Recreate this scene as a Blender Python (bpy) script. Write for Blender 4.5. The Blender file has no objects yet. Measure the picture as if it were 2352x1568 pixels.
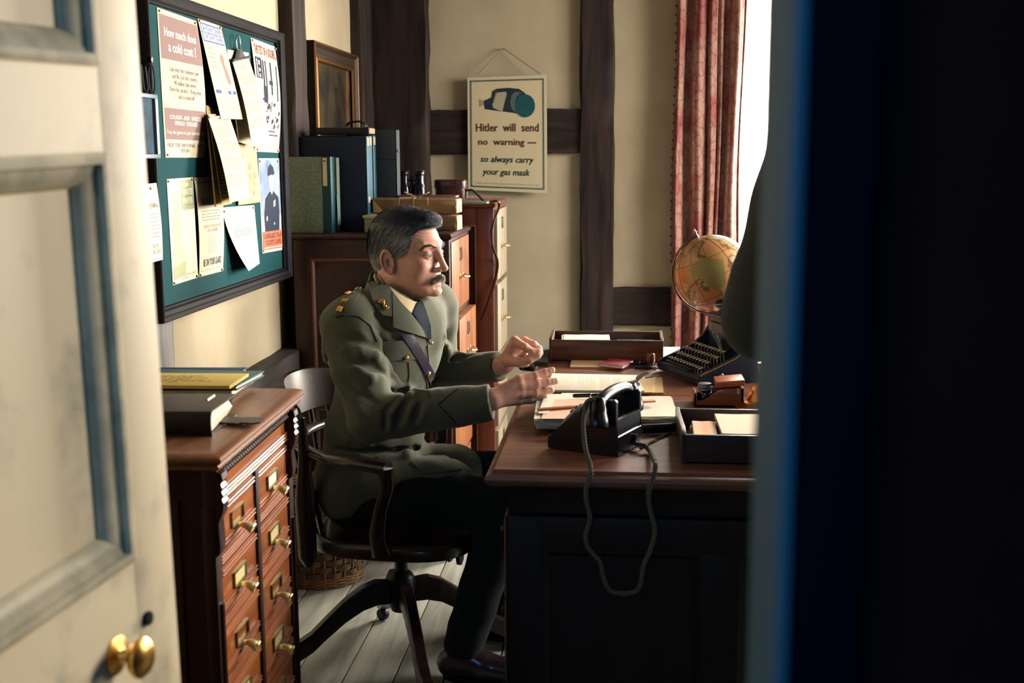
import bpy, bmesh, math, random
import numpy as np
from mathutils import Vector, Matrix, Euler, noise as mnoise
PI = math.pi
C = bpy.context.scene.collection
SC = bpy.context.scene
random.seed(7)

# ------------------------------------------------------------------ camera
F_PX = 2700.0
CAM_ROT = Matrix(((0.9953563850212285, -0.009951684576223932, 0.09574252331940898),
                  (0.09611931283936216, 0.15619388336396353, -0.983038426766204),
                  (-0.005171508170838652, 0.9876762803539326, 0.15642512819064286)))
CAM_POS = Vector((0.0, 0.0, 1.40))
cam_data = bpy.data.cameras.new('camera')
cam = bpy.data.objects.new('camera', cam_data); C.objects.link(cam)
cam.matrix_world = Matrix.Translation(CAM_POS) @ CAM_ROT.to_4x4()
cam_data.sensor_width = 36.0
cam_data.lens = F_PX * 36.0 / 2352.0
cam_data.clip_start = 0.02
cam_data.dof.use_dof = True
cam_data.dof.focus_distance = 3.3
cam_data.dof.aperture_fstop = 7.0
SC.camera = cam

def at(x, y, X=None, Y=None, Z=None):
    """where the sight line through a photo pixel meets a real plane of the room"""
    d = CAM_ROT @ Vector((x - 1176.0, 784.0 - y, -F_PX))
    if X is not None: t = (X - CAM_POS.x) / d.x
    elif Y is not None: t = (Y - CAM_POS.y) / d.y
    else: t = (Z - CAM_POS.z) / d.z
    return CAM_POS + d * t

# ------------------------------------------------------------------ world, light, exposure
w = bpy.data.worlds.new('hall_dusk'); SC.world = w; w.use_nodes = True
bg = w.node_tree.nodes['Background']
bg.inputs[0].default_value = (0.06, 0.28, 0.66, 1)
bg.inputs[1].default_value = 0.10

def area_light(name, loc, target, sx, sy, power, col, spread=PI):
    l = bpy.data.lights.new(name, 'AREA'); l.shape = 'RECTANGLE'; l.size = sx; l.size_y = sy
    l.energy = power; l.color = col; l.spread = spread
    o = bpy.data.objects.new(name, l); C.objects.link(o)
    o.location = loc
    o.rotation_euler = (Vector(target) - Vector(loc)).to_track_quat('-Z', 'Y').to_euler()
    return o
# daylight falling through the side window (right wall) and the back window
area_light('daylight_side_window', (2.30, 4.02, 1.88), (0.2, 4.3, 0.6), 1.3, 1.0, 84, (1.0, 0.915, 0.82), math.radians(140))
area_light('daylight_side_window_low', (2.30, 4.02, 1.05), (-0.8, 3.0, 0.3), 1.3, 0.55, 28, (1.0, 0.93, 0.86), math.radians(100))
area_light('daylight_back_window', (1.15, 5.85, 1.62), (0.75, 3.0, 1.1), 1.5, 1.4, 800, (1.0, 0.91, 0.80))
area_light('hall_daylight', (-0.20, -0.75, 1.85), (-0.1, 3.0, 0.75), 0.8, 0.8, 4.2, (0.16, 0.52, 1.0), math.radians(120))
area_light('added_door_light', (2.02, 2.62, 1.95), (-0.5, 0.95, 1.15), 0.55, 0.8, 7, (1.0, 0.92, 0.80), math.radians(50))  # added lamp, aimed to brighten the door and card cabinet
SC.view_settings.view_transform = 'Standard'
SC.view_settings.look = 'None'
SC.view_settings.exposure = 0.35
SC.view_settings.gamma = 1.0
SC.view_settings.use_curve_mapping = False
SC.cycles.use_denoising = True
SC.cycles.max_bounces = 6
SC.cycles.diffuse_bounces = 1
SC.cycles.glossy_bounces = 3
SC.cycles.transmission_bounces = 5
SC.cycles.sample_clamp_indirect = 4.0
SC.cycles.caustics_reflective = False
SC.cycles.caustics_refractive = False

# ------------------------------------------------------------------ materials
def lin(r, g, b):
    f = lambda c: (c/255.0)/12.92 if c/255.0 <= 0.04045 else (((c/255.0)+0.055)/1.055)**2.4
    return (f(r), f(g), f(b))
_M = {}
def mat(name, col, rough=0.6, metal=0.0, kind=None, col2=None, scale=20.0, bump=0.0, axis=0, coat=0.0, spec=0.3, detail=4.0, sheen=0.0, trans=0.0, sss=0.0, lo=0.35, hi=0.68, vor=False, sq=12.0):
    if name in _M: return _M[name]
    m = bpy.data.materials.new(name); m.use_nodes = True
    nt = m.node_tree; N = nt.nodes; L = nt.links
    p = N['Principled BSDF']
    c1 = lin(*col) + (1,)
    p.inputs['Base Color'].default_value = c1
    p.inputs['Roughness'].default_value = rough
    p.inputs['Metallic'].default_value = metal
    p.inputs['Specular IOR Level'].default_value = spec
    p.inputs['Coat Weight'].default_value = coat
    p.inputs['Coat Roughness'].default_value = 0.15
    p.inputs['Sheen Weight'].default_value = sheen
    p.inputs['Sheen Roughness'].default_value = 0.5
    p.inputs['Transmission Weight'].default_value = trans
    if sss:
        p.inputs['Subsurface Weight'].default_value = sss
        p.inputs['Subsurface Radius'].default_value = (0.010, 0.004, 0.002)
        p.inputs['Subsurface Scale'].default_value = 0.6
    if kind:
        tc = N.new('ShaderNodeTexCoord'); mp = N.new('ShaderNodeMapping')
        L.new(tc.outputs['Object'], mp.inputs['Vector'])
        if kind == 'wood':
            s = [scale]*3; s[axis] = scale/sq
            mp.inputs['Scale'].default_value = s
        else:
            mp.inputs['Scale'].default_value = (scale,)*3
        nz = N.new('ShaderNodeTexNoise'); nz.inputs['Scale'].default_value = 1.0
        nz.inputs['Detail'].default_value = detail; nz.inputs['Roughness'].default_value = 0.6
        nz.inputs['Distortion'].default_value = 0.6 if kind == 'wood' else 0.1
        L.new(mp.outputs['Vector'], nz.inputs['Vector'])
        src = nz.outputs['Fac']
        if vor:
            vo = N.new('ShaderNodeTexVoronoi'); vo.feature = 'DISTANCE_TO_EDGE'
            mx0 = N.new('ShaderNodeMixRGB'); mx0.inputs[0].default_value = 0.35
            L.new(mp.outputs['Vector'], mx0.inputs[1]); L.new(nz.outputs['Color'], mx0.inputs[2])
            L.new(mx0.outputs[0], vo.inputs['Vector']); vo.inputs['Scale'].default_value = 3.0
            src = vo.outputs['Distance']
        cr = N.new('ShaderNodeValToRGB')
        cr.color_ramp.elements[0].position = lo; cr.color_ramp.elements[1].position = hi
        c2 = lin(*(col2 or tuple(int(v*0.6) for v in col))) + (1,)
        cr.color_ramp.elements[0].color = c2; cr.color_ramp.elements[1].color = c1
        L.new(src, cr.inputs['Fac'])
        L.new(cr.outputs['Color'], p.inputs['Base Color'])
        if bump:
            b = N.new('ShaderNodeBump'); b.inputs['Strength'].default_value = bump
            b.inputs['Distance'].default_value = 0.002
            L.new(src, b.inputs['Height']); L.new(b.outputs['Normal'], p.inputs['Normal'])
    _M[name] = m
    return m

PLASTER = mat('cream_plaster', (200, 187, 158), 0.85, spec=.2, kind='noise', col2=(188, 174, 144), scale=5, bump=0.25, detail=8)
TIMBER = mat('old_timber', (62, 49, 43), 0.7, kind='wood', spec=.2, col2=(20, 17, 18), scale=26, bump=0.9, axis=2, detail=8, lo=0.3, hi=0.7)
TIMBER_H = mat('old_timber_across', (62, 49, 43), 0.7, kind='wood', spec=.2, col2=(20, 17, 18), scale=26, bump=0.9, axis=0, detail=8, lo=0.3, hi=0.7)
TIMBER_Y = mat('old_timber_along', (78, 74, 70), 0.6, kind='wood', col2=(36, 34, 34), scale=26, bump=0.9, axis=1, detail=8, lo=0.3, hi=0.7)
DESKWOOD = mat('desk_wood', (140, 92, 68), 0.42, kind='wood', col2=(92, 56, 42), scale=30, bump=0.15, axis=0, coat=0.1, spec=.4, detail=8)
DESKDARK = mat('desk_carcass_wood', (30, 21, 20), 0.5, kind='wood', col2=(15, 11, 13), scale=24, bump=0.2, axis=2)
CABWOOD = mat('cabinet_wood', (178, 102, 48), 0.36, kind='wood', col2=(126, 66, 30), scale=26, bump=0.12, axis=1, coat=0.18)
CABTOP = mat('cabinet_top_wood', (150, 104, 74), 0.42, kind='wood', col2=(112, 72, 48), scale=26, bump=0.12, axis=1, coat=0.2)
CABDARK = mat('cabinet_dark_wood', (60, 25, 17), 0.45, kind='wood', col2=(32, 13, 10), scale=24, bump=0.15, axis=2, coat=0.1)
OAKFILE = mat('filing_oak', (146, 92, 54), 0.45, kind='wood', col2=(104, 60, 34), scale=24, bump=0.15, axis=2, coat=0.15)
REDFILE = mat('filing_dark_mahogany', (112, 60, 40), 0.42, kind='wood', col2=(72, 36, 26), scale=22, bump=0.15, axis=2, coat=0.2)
CHAIRWOOD = mat('chair_wood', (50, 36, 30), 0.34, kind='wood', col2=(24, 17, 16), scale=30, bump=0.12, axis=2, coat=0.3)
BRASS = mat('aged_brass', (206, 160, 84), 0.32, 1.0)
PALEBRASS = mat('pale_brass', (222, 204, 150), 0.34, 1.0)
STEEL = mat('blued_steel', (150, 156, 164), 0.3, 1.0)
BLACKMETAL = mat('black_iron', (26, 28, 32), 0.4, 0.6)
PAPER = mat('cream_paper', (224, 211, 182), 0.85, spec=.2, kind='noise', col2=(217, 203, 172), scale=9)
PAPERW = mat('white_paper', (240, 230, 206), 0.85, spec=.2)
BUFF = mat('buff_paper', (224, 192, 136), 0.8)
INK = mat('typed_ink', (120, 112, 104), 0.9)

# ------------------------------------------------------------------ mesh helpers
XF = {}            # world matrix of every thing / part
def place(o, M):
    o.matrix_world = M; XF[o.name] = M.copy()
def thing(name, label, cat, loc=(0, 0, 0), rz=0.0, group=None, kind=None, M=None):
    o = bpy.data.objects.new(name, None); C.objects.link(o)
    o.empty_display_size = 0.05
    place(o, M if M is not None else (Matrix.Translation(Vector(loc)) @ Matrix.Rotation(rz, 4, 'Z')))
    if label: o['label'] = label
    if cat: o['category'] = cat
    if group: o['group'] = group
    if kind: o['kind'] = kind
    return o
def xf(o): return XF.get(o.name, Matrix.Identity(4)) if o is not None else Matrix.Identity(4)
def RX(a): return Matrix.Rotation(a, 4, 'X')
def RY(a): return Matrix.Rotation(a, 4, 'Y')
def RZ(a): return Matrix.Rotation(a, 4, 'Z')
def TR(*a): return Matrix.Translation(Vector(a))

class MB:
    def __init__(s): s.bm = bmesh.new()
    def box(s, x0, x1, y0, y1, z0, z1, bev=0.0, M=None):
        r = bmesh.ops.create_cube(s.bm, size=1.0)
        vs = r['verts']
        bmesh.ops.scale(s.bm, vec=(abs(x1-x0), abs(y1-y0), abs(z1-z0)), verts=vs)
        bmesh.ops.translate(s.bm, vec=((x0+x1)/2, (y0+y1)/2, (z0+z1)/2), verts=vs)
        if bev > 0:
            es = list({e for v in vs for e in v.link_edges})
            r2 = bmesh.ops.bevel(s.bm, geom=es, offset=bev, segments=2, affect='EDGES', profile=0.6)
            vs = list({v for f in r2['faces'] for v in f.verts})
        if M is not None: bmesh.ops.transform(s.bm, matrix=M, verts=vs)
        return s
    def ngon_prism(s, pts, z0, z1, M=None, bev=0.0):
        """pts: 2D outline in XY, extruded z0..z1"""
        a = [s.bm.verts.new((p[0], p[1], z0)) for p in pts]
        b = [s.bm.verts.new((p[0], p[1], z1)) for p in pts]
        n = len(pts)
        f0 = s.bm.faces.new(list(reversed(a))); f1 = s.bm.faces.new(b)
        for i in range(n): s.bm.faces.new((a[i], a[(i+1) % n], b[(i+1) % n], b[i]))
        vs = a + b
        if bev > 0:
            es = list(f0.edges) + list(f1.edges)
            r2 = bmesh.ops.bevel(s.bm, geom=es, offset=bev, segments=2, affect='EDGES', profile=0.6)
            vs = list({v for v in vs if v.is_valid} | {v for f in r2['faces'] for v in f.verts})
        if M is not None: bmesh.ops.transform(s.bm, matrix=M, verts=vs)
        return s
    def rings(s, rings, cap=True, closed=True, M=None):
        vr = [[s.bm.verts.new(p) for p in r] for r in rings]
        n = len(rings[0])
        for i in range(len(vr)-1):
            for j in range(n if closed else n-1):
                k = (j+1) % n
                try: s.bm.faces.new((vr[i][j], vr[i][k], vr[i+1][k], vr[i+1][j]))
                except ValueError: pass
        if cap and closed:
            s.bm.faces.new(list(reversed(vr[0]))); s.bm.faces.new(vr[-1])
        if M is not None: bmesh.ops.transform(s.bm, matrix=M, verts=[v for r in vr for v in r])
        return s
    def lathe(s, prof, seg=24, M=None, cap=True):
        R = [[(r*math.cos(2*PI*j/seg), r*math.sin(2*PI*j/seg), z) for j in range(seg)] for r, z in prof]
        return s.rings(R, cap=cap, M=M)
    def rectrings(s, x0, x1, y0, y1, prof, M=None, cap=True):
        """stack of rectangles: prof = (outward offset, z)"""
        R = [[(x0-d, y0-d, z), (x1+d, y0-d, z), (x1+d, y1+d, z), (x0-d, y1+d, z)] for d, z in prof]
        return s.rings(R, M=M, cap=cap)
    def tube(s, pts, r, seg=8, rz=None, cap=True, M=None, up=None):
        pts = [Vector(p) for p in pts]; n = len(pts)
        rr = r if isinstance(r, (list, tuple)) else [r]*n
        rings = []; prev = None
        for i, p in enumerate(pts):
            t = (pts[min(i+1, n-1)] - pts[max(i-1, 0)]).normalized()
            if prev is None:
                u = up or (Vector((0, 0, 1)) if abs(t.z) < 0.9 else Vector((1, 0, 0)))
                u = Vector(u)
            else: u = prev
            a = (u - t*u.dot(t)); a = a.normalized() if a.length > 1e-6 else t.orthogonal().normalized()
            b = t.cross(a); prev = a
            q = rr[i]; qa, qb = (q if isinstance(q, (tuple, list)) else (q, q))
            rings.append([p + a*qa*math.cos(2*PI*j/seg) + b*qb*math.sin(2*PI*j/seg) for j in range(seg)])
        return s.rings(rings, cap=cap, M=M)
    def sphere(s, c, r, M=None, u=16, v=10, sc=(1, 1, 1)):
        q = bmesh.ops.create_uvsphere(s.bm, u_segments=u, v_segments=v, radius=r)
        bmesh.ops.scale(s.bm, vec=sc, verts=q['verts'])
        bmesh.ops.translate(s.bm, vec=c, verts=q['verts'])
        if M is not None: bmesh.ops.transform(s.bm, matrix=M, verts=q['verts'])
        return s
    def grid(s, fn, nu, nv, thick=0.0, M=None):
        P = [[Vector(fn(i/nu, j/nv)) for i in range(nu+1)] for j in range(nv+1)]
        vs = [[s.bm.verts.new(p) for p in row] for row in P]
        fs = []
        for j in range(nv):
            for i in range(nu):
                fs.append(s.bm.faces.new((vs[j][i], vs[j][i+1], vs[j+1][i+1], vs[j+1][i])))
        allv = [v for r in vs for v in r]
        if thick:
            s.bm.normal_update()
            r = bmesh.ops.solidify(s.bm, geom=fs, thickness=thick)
            allv = list(set(allv) | {g for g in r['geom'] if isinstance(g, bmesh.types.BMVert)})
        if M is not None: bmesh.ops.transform(s.bm, matrix=M, verts=allv)
        return s
    def build(s, name, m, parent=None, world=False, smooth=35, label=None, base=False):
        if world and parent is not None:
            bmesh.ops.transform(s.bm, matrix=xf(parent).inverted(), verts=s.bm.verts)
        bmesh.ops.recalc_face_normals(s.bm, faces=s.bm.faces)
        me = bpy.data.meshes.new(name); s.bm.to_mesh(me); s.bm.free()
        return finish(me, name, m, parent, smooth, label, base)

def finish(me, name, m, parent=None, smooth=35, label=None, base=False):
    if smooth:
        me.shade_smooth()
        if smooth < 180:
            try: me.set_sharp_from_angle(angle=math.radians(smooth))
            except Exception: pass
    if m is not None: me.materials.append(m)
    o = bpy.data.objects.new(name, me); C.objects.link(o)
    if base and parent is None:
        co = np.empty(len(me.vertices)*3); me.vertices.foreach_get('co', co); co = co.reshape(-1, 3)
        c = Vector(((co[:, 0].min()+co[:, 0].max())/2, (co[:, 1].min()+co[:, 1].max())/2, co[:, 2].min()))
        me.transform(Matrix.Translation(-c)); o.location = c
        XF[o.name] = Matrix.Translation(c)
    else:
        XF[o.name] = xf(parent).copy()
    if parent is not None: o.parent = parent
    if label: o['label'] = label
    return o
def tag(o, label=None, cat=None, group=None, kind=None):
    if label: o['label'] = label
    if cat: o['category'] = cat
    if group: o['group'] = group
    if kind: o['kind'] = kind
    return o
def struct(name, mb, m, parent=None, smooth=35):
    o = mb.build(name, m, parent, smooth=smooth)
    if parent is None: o['kind'] = 'structure'
    return o

# text as real lettering lying in its own XY plane (x right, y up), returned as verts/faces
def text_mesh(txt, size=0.01, bold=0.0, shear=0.0, align='CENTER', sx=1.0, line=1.0, spacing=1.0, extrude=0.0):
    cu = bpy.data.curves.new('lettering', 'FONT'); cu.body = txt; cu.size = 1.0
    cu.align_x = align; cu.align_y = 'CENTER'; cu.offset = bold; cu.shear = shear
    cu.space_line = line; cu.space_character = spacing; cu.resolution_u = 2; cu.extrude = extrude
    o = bpy.data.objects.new('lettering_tmp', cu); C.objects.link(o)
    dg = bpy.context.evaluated_depsgraph_get()
    me = bpy.data.meshes.new_from_object(o.evaluated_get(dg))
    V = [Vector((v.co.x*size*sx, v.co.y*size, v.co.z*size)) for v in me.vertices]
    Fc = [tuple(p.vertices) for p in me.polygons]
    bpy.data.objects.remove(o); bpy.data.curves.remove(cu); bpy.data.meshes.remove(me)
    return V, Fc
# ================================================================== THE ROOM
WL, WB, WR, WF = -1.18, 5.40, 1.95, 0.385
b = MB()
nb = 27; y0, y1 = -0.9, WB+0.1; bw = 0.137; x = -1.30
rnd = random.Random(3)
while x < WR+0.1:
    ys = [y0, rnd.uniform(0.5, 4.8), y1]
    for a, c in zip(ys[:-1], ys[1:]):
        b.box(x+0.002, x+bw-0.002, a+0.001, c-0.001, -0.03, 0.0+rnd.uniform(-0.0008, 0), bev=0.0015)
    x += bw
FLOORM = mat('scrubbed_floorboards', (172, 172, 158), 0.5, kind='wood', col2=(130, 132, 122), scale=22, bump=0.35, axis=1, detail=8, sq=14)
struct('floor', b, FLOORM)
struct('floor_base', MB().box(-1.4, WR+0.2, -1.0, WB+0.2, -0.08, -0.031), mat('dark_joists', (12, 12, 14), 0.9))

struct('wall_left', MB().box(WL-0.15, WL, 0.15, WB+0.15, 0, 2.5), PLASTER)
# back wall with a window opening X 0.62..1.75, Z 0.8..2.25
b = MB()
b.box(WL, 0.50, WB, WB+0.2, 0, 2.5).box(1.75, WR, WB, WB+0.2, 0, 2.5)
b.box(0.50, 1.75, WB, WB+0.2, 0, 0.85).box(0.50, 1.75, WB, WB+0.2, 2.3, 2.5)
struct('wall_back', b, PLASTER)
# right wall with a window opening Y 3.95..5.15, Z 0.95..2.2
b = MB()
b.box(WR, WR+0.2, WF, 2.30, 0, 2.5).box(WR, WR+0.2, 2.95, 3.30, 0, 2.5).box(WR, WR+0.2, 2.30, 2.95, 0, 1.4).box(WR, WR+0.2, 2.30, 2.95, 2.42, 2.5).box(WR, WR+0.2, 4.75, WB+0.2, 0, 2.5)
b.box(WR, WR+0.2, 3.30, 4.75, 0, 0.75).box(WR, WR+0.2, 3.30, 4.75, 2.42, 2.5)
struct('wall_right', b, mat('bounce_cut_wall', (46, 38, 34), .7))  # unseen wall coloured dark to cut bounced light
struct('ceiling', MB().box(WL-0.15, WR+0.2, -0.2, WB+0.2, 2.5, 2.6), mat('bounce_cut_ceiling', (60, 54, 48), .8))  # out of view, darkened to keep the bounce low

# windows
FRM = mat('white_window_paint', (220, 214, 198), 0.5)
def window(name, M, w, z0, z1, nx, nz):
    t = bpy.data.objects.new(name, None); C.objects.link(t); place(t, M); t['kind'] = 'structure'
    f = MB()
    f.box(-w/2, w/2, -0.03, 0.03, z0, z0+0.05, .004).box(-w/2, w/2, -0.03, 0.03, z1-0.05, z1, .004)
    f.box(-w/2, -w/2+0.05, -0.03, 0.03, z0, z1, .004).box(w/2-0.05, w/2, -0.03, 0.03, z0, z1, .004)
    for i in range(1, nx): f.box(-w/2+w*i/nx-0.012, -w/2+w*i/nx+0.012, -0.02, 0.02, z0, z1)
    for i in range(1, nz):
        z = z0+(z1-z0)*i/nz; f.box(-w/2, w/2, -0.02, 0.02, z-0.012, z+0.012)
    f.build('window_frame', FRM, t)
    g = MB().box(-w/2+0.04, w/2-0.04, -0.002, 0.002, z0+0.04, z1-0.04).build('glass_pane', GLASS, t)
    return t
GLASS = bpy.data.materials.new('window_glass'); GLASS.use_nodes = True
nt = GLASS.node_tree; nt.nodes.clear()
_o = nt.nodes.new('ShaderNodeOutputMaterial'); _t = nt.nodes.new('ShaderNodeBsdfTransparent'); _g = nt.nodes.new('ShaderNodeBsdfGlossy')
_g.inputs['Roughness'].default_value = 0.05; _mx = nt.nodes.new('ShaderNodeMixShader'); _mx.inputs[0].default_value = 0.06
nt.links.new(_t.outputs[0], _mx.inputs[1]); nt.links.new(_g.outputs[0], _mx.inputs[2]); nt.links.new(_mx.outputs[0], _o.inputs[0])
window('window_1', TR(1.125, WB+0.12, 0), 1.25, 0.85, 2.3, 3, 3)
window('window_2', TR(WR+0.12, 4.025, 0) @ RZ(PI/2), 1.45, 0.75, 2.42, 3, 3)
window('added_window', TR(WR+0.05, 2.625, 0) @ RZ(PI/2), 0.65, 1.4, 2.42, 2, 3)  # added unseen window for the lamp that brightens the door

# ---- timber frame on the walls (uneven old posts and rails)
def timber(name, p0, p1, w, d, nrm, m, amp=0.004, seed=1, n=28):
    """rough-hewn beam from p0 to p1, width w across, depth d along nrm out of the wall"""
    p0, p1, nrm = Vector(p0), Vector(p1), Vector(nrm)
    t = (p1-p0).normalized(); s = t.cross(nrm)
    R = []
    for i in range(n+1):
        c = p0.lerp(p1, i/n); ring = []
        for k, (a, q) in enumerate([(-1, 0), (-1, .85), (-.93, 1), (-.3, 1.0), (.3, 1.0), (.93, 1), (1, .85), (1, 0)]):
            nx = mnoise.noise(Vector((seed*7+k*3.1, i*0.55, 0))) * amp * 1.6 + mnoise.noise(Vector((seed*7+k, i*0.17, 4))) * amp * 1.5
            ring.append(c + s*(a*w/2 + nx*(1 if abs(a) > .5 else 0)) + nrm*(d*q + (nx*0.7 if q > 0 else 0)))
        R.append(ring)
    b = MB().rings(R, cap=True)
    o = b.build(name, m, None, smooth=40); o['kind'] = 'structure'
    return o
NB = (0, -1, 0); NL = (1, 0, 0)
timber('trim_1', (-1.02, WB, 0), (-1.016, WB, 2.5), 0.25, 0.10, NB, TIMBER, .006, 1)           # corner post
timber('trim_2', (-0.128, WB, 0), (-0.138, WB, 2.5), 0.15, 0.04, NB, TIMBER, .006, 2)
timber('trim_3', (-0.905, WB, 1.505), (-0.205, WB, 1.507), 0.198, 0.025, NB, TIMBER_H, .005, 3, 14)
timber('trim_4', (-0.06, WB, 0.71), (0.7, WB, 0.715), 0.175, 0.025, NB, TIMBER_H, .005, 4, 12)
timber('trim_5', (WL, 4.07, 0), (WL, 4.10, 2.5), 0.17, 0.05, NL, TIMBER, .005, 5)
timber('trim_6', (WL, 5.17, 0), (WL, 5.17, 2.5), 0.20, 0.05, NL, TIMBER, .005, 6)
timber('trim_7', (WL, 2.70, 0), (WL, 2.76, 2.5), 0.22, 0.05, NL, mat('weathered_timber', (150, 144, 134), 0.6, kind='wood', col2=(84, 82, 82), scale=26, bump=.9, axis=2, detail=8), .005, 7)
timber('trim_8', (WL, 2.72, 0.70), (WL, 3.96, 0.695), 0.10, 0.065, NL, TIMBER_Y, .004, 8, 14)
struct('baseboard_back', MB().box(WL, WR, WB-0.015, WB, 0, 0.14, .003), DESKDARK)

# ---- the opened door on the left
DOORM = mat('cream_door_paint', (206, 190, 158), 0.55, kind='noise', col2=(150, 142, 124), scale=7, bump=0.15, detail=9, lo=.30, hi=.47)
GRIME = mat('grimy_door_moulding', (188, 176, 146), 0.55, spec=.2, kind='noise', col2=(128, 122, 104), scale=14, lo=.3, hi=.6, bump=0.2, detail=6)
dang = -math.atan2(0.122, 0.993)
door = bpy.data.objects.new('door_1', None); C.objects.link(door)
place(door, TR(-0.4138, 0.999, 1.25) @ RZ(dang) @ RX(math.radians(1.6)) @ TR(0, 0, -1.25)); door['kind'] = 'structure'      # local: +x is the face towards the room, -y runs to the hinges
DW, DT, DH = 0.80, 0.04, 2.02
def door_px(x, y):
    n = Vector((0.993, -0.122, 0)); d = CAM_ROT @ Vector((x-1176.0, 784.0-y, -F_PX))
    t = n.dot(Vector((-0.41, 1.03, 0))-CAM_POS)/n.dot(d)
    return xf(door).inverted() @ (CAM_POS + d*t)
pr_, pb_, pt_ = door_px(300, 1180), door_px(300, 1290), door_px(228, 350)
ub_ = door_px(205, 150)
sty = pr_.y            # inner edge of the stile
L0 = -DW+0.11
pan = [(L0, sty, pb_.z, pt_.z), (L0, sty, ub_.z, 1.92), (L0, sty, 0.20, 0.72)]
f = MB()
f.box(-DT, 0, sty, 0, 0, DH, .002).box(-DT, 0, -DW, L0, 0, DH, .002)
zs = [(0, .20), (.72, pb_.z), (pt_.z, ub_.z), (1.92, DH)]
for a, c in zs: f.box(-DT, -0.0003, L0, sty, a, c)
for (a, c, z0_, z1_) in pan: f.box(-DT+.006, -0.016, a, c, z0_, z1_)
f.build('door_leaf', DOORM, door)
for (a, c, z0_, z1_) in pan:
    g = MB(); M = Matrix(((0, 0, 1, 0), (1, 0, 0, 0), (0, 1, 0, 0), (0, 0, 0, 1)))   # local (u,v,w)->(y,z,x)
    prof = [(0, -.016), (0, .003), (-.004, .005), (-.009, .004), (-.010, -.001), (-.018, -.004), (-.025, -.010), (-.028, -.0155)]
    g.rectrings(a, c, z0_, z1_, prof, M=M, cap=False)
    g.build('panel_moulding', GRIME, door)
kn = door_px(268, 1505)
k = MB()
MK = TR(kn.x, kn.y, kn.z) @ RY(PI/2) @ Matrix.Diagonal((.70, .70, .44, 1))
k.lathe([(0, 0), (.0235, 0), (.0235, .003), (.020, .006), (.012, .009), (.009, .012), (.0075, .022), (.0075, .030), (.012, .034), (.020, .040), (.0245, .049), (.0245, .056), (.019, .065), (.009, .070), (0, .0705)], 28, MK)
k.build('door_knob', BRASS, door)
kk = MB().lathe([(0, 0), (.006, 0), (.007, .002), (.006, .004), (0, .0045)], 16, TR(kn.x, kn.y+0.05, kn.z+.012) @ RY(PI/2))
kk.build('keyhole_cover', BLACKMETAL, door)

# ---- door frame on the right of the opening, the wall the photographer looks past
REVEAL_LIT = mat('lit_reveal_paint', (50, 92, 108), 0.6, spec=.2)  # lighter teal puts the light caught by the reveal into its colour
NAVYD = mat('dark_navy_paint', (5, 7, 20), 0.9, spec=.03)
jx = at(1748, 600, Y=.45).x
b = MB().box(jx, jx+.004, .376, .46, 0, 2.1, .001)
struct('trim_9', b, REVEAL_LIT)
xa = at(1995, 700, Y=.38).x
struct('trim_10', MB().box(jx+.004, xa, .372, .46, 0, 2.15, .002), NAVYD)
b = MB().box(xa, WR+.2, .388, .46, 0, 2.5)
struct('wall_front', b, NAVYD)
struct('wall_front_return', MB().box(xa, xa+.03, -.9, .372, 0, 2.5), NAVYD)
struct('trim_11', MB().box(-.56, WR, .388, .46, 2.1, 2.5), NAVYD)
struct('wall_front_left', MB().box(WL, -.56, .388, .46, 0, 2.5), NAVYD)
# ================================================================== DESK
DX0, DX1, DY0, DY1, DZ = -0.262, 0.66, 2.35, 3.86, 0.76
desk = thing('desk', 'large dark wooden pedestal desk with a moulded top, covered in papers', 'desk', ((DX0+DX1)/2, (DY0+DY1)/2, 0))
b = MB(); prof = [(-.004, .722), (.008, .724), (.016, .728), (.022, .734), (.024, .741), (.0215, .747), (.014, .7505), (.009, .752), (.0085, .7555), (.005, .759), (-.002, .760)]
b.rectrings(DX0, DX1, DY0, DY1, prof)
b.build('desktop', DESKWOOD, desk, world=True, smooth=30)
b = MB().rectrings(DX0+.02, DX1-.02, DY0+.02, DY1-.02, [(0, .655), (0, .715), (.004, .722)])
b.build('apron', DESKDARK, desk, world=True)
def pedestal(y0, y1, near):
    b = MB()
    X0, X1 = DX0+.022, DX1-.022
    b.box(X0, X1, y0, y1, .07, .66)
    b.rectrings(X0, X1, y0, y1, [(.010, 0), (.010, .055), (.004, .062), (.002, .070), (0, .0705)])
    # framed end panel
    yy = y0 if near else y1; s = -1 if near else 1
    for (a, c, z0, z1) in [(X0, X0+.07, .07, .655), (X1-.07, X1, .07, .655), (X0+.07, X1-.07, .07, .15), (X0+.07, X1-.07, .585, .655), ((X0+X1)/2-.035, (X0+X1)/2+.035, .15, .585)]:
        b.box(a, c, min(yy, yy+s*.011), max(yy, yy+s*.011), z0, z1, .001)
    for (a, c) in [(X0+.07, (X0+X1)/2-.035), ((X0+X1)/2+.035, X1-.07)]:
        M = TR(0, yy+s*.011, 0) @ RX(PI/2)
        b.rectrings(a, c, .15, .585, [(0, -.011 if near else .011), (0, 0), (-.006, 0), (-.010, -.004*s*-1), (-.016, -.009*s*-1)], M=M, cap=False)
    # corner bead
    b.tube([(X0-.002, yy+s*.006, .07), (X0-.002, yy+s*.006, .655)], .005, 8)
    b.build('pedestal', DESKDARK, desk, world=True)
    for k in range(3):
        z0 = .085+k*.19; d = MB()
        d.box(X0-.012, X0, y0+.02, y1-.02, z0, z0+.178, .003)
        dr = d.build('drawer', DESKWOOD, desk, world=True)
        h = MB().lathe([(0, 0), (.008, 0), (.006, .008), (.011, .014), (.013, .02), (.009, .026), (0, .027)], 16, TR(X0-.012, (y0+y1)/2, z0+.09) @ RY(-PI/2))
        h.build('drawer_knob', DESKDARK, dr, world=True)
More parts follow.
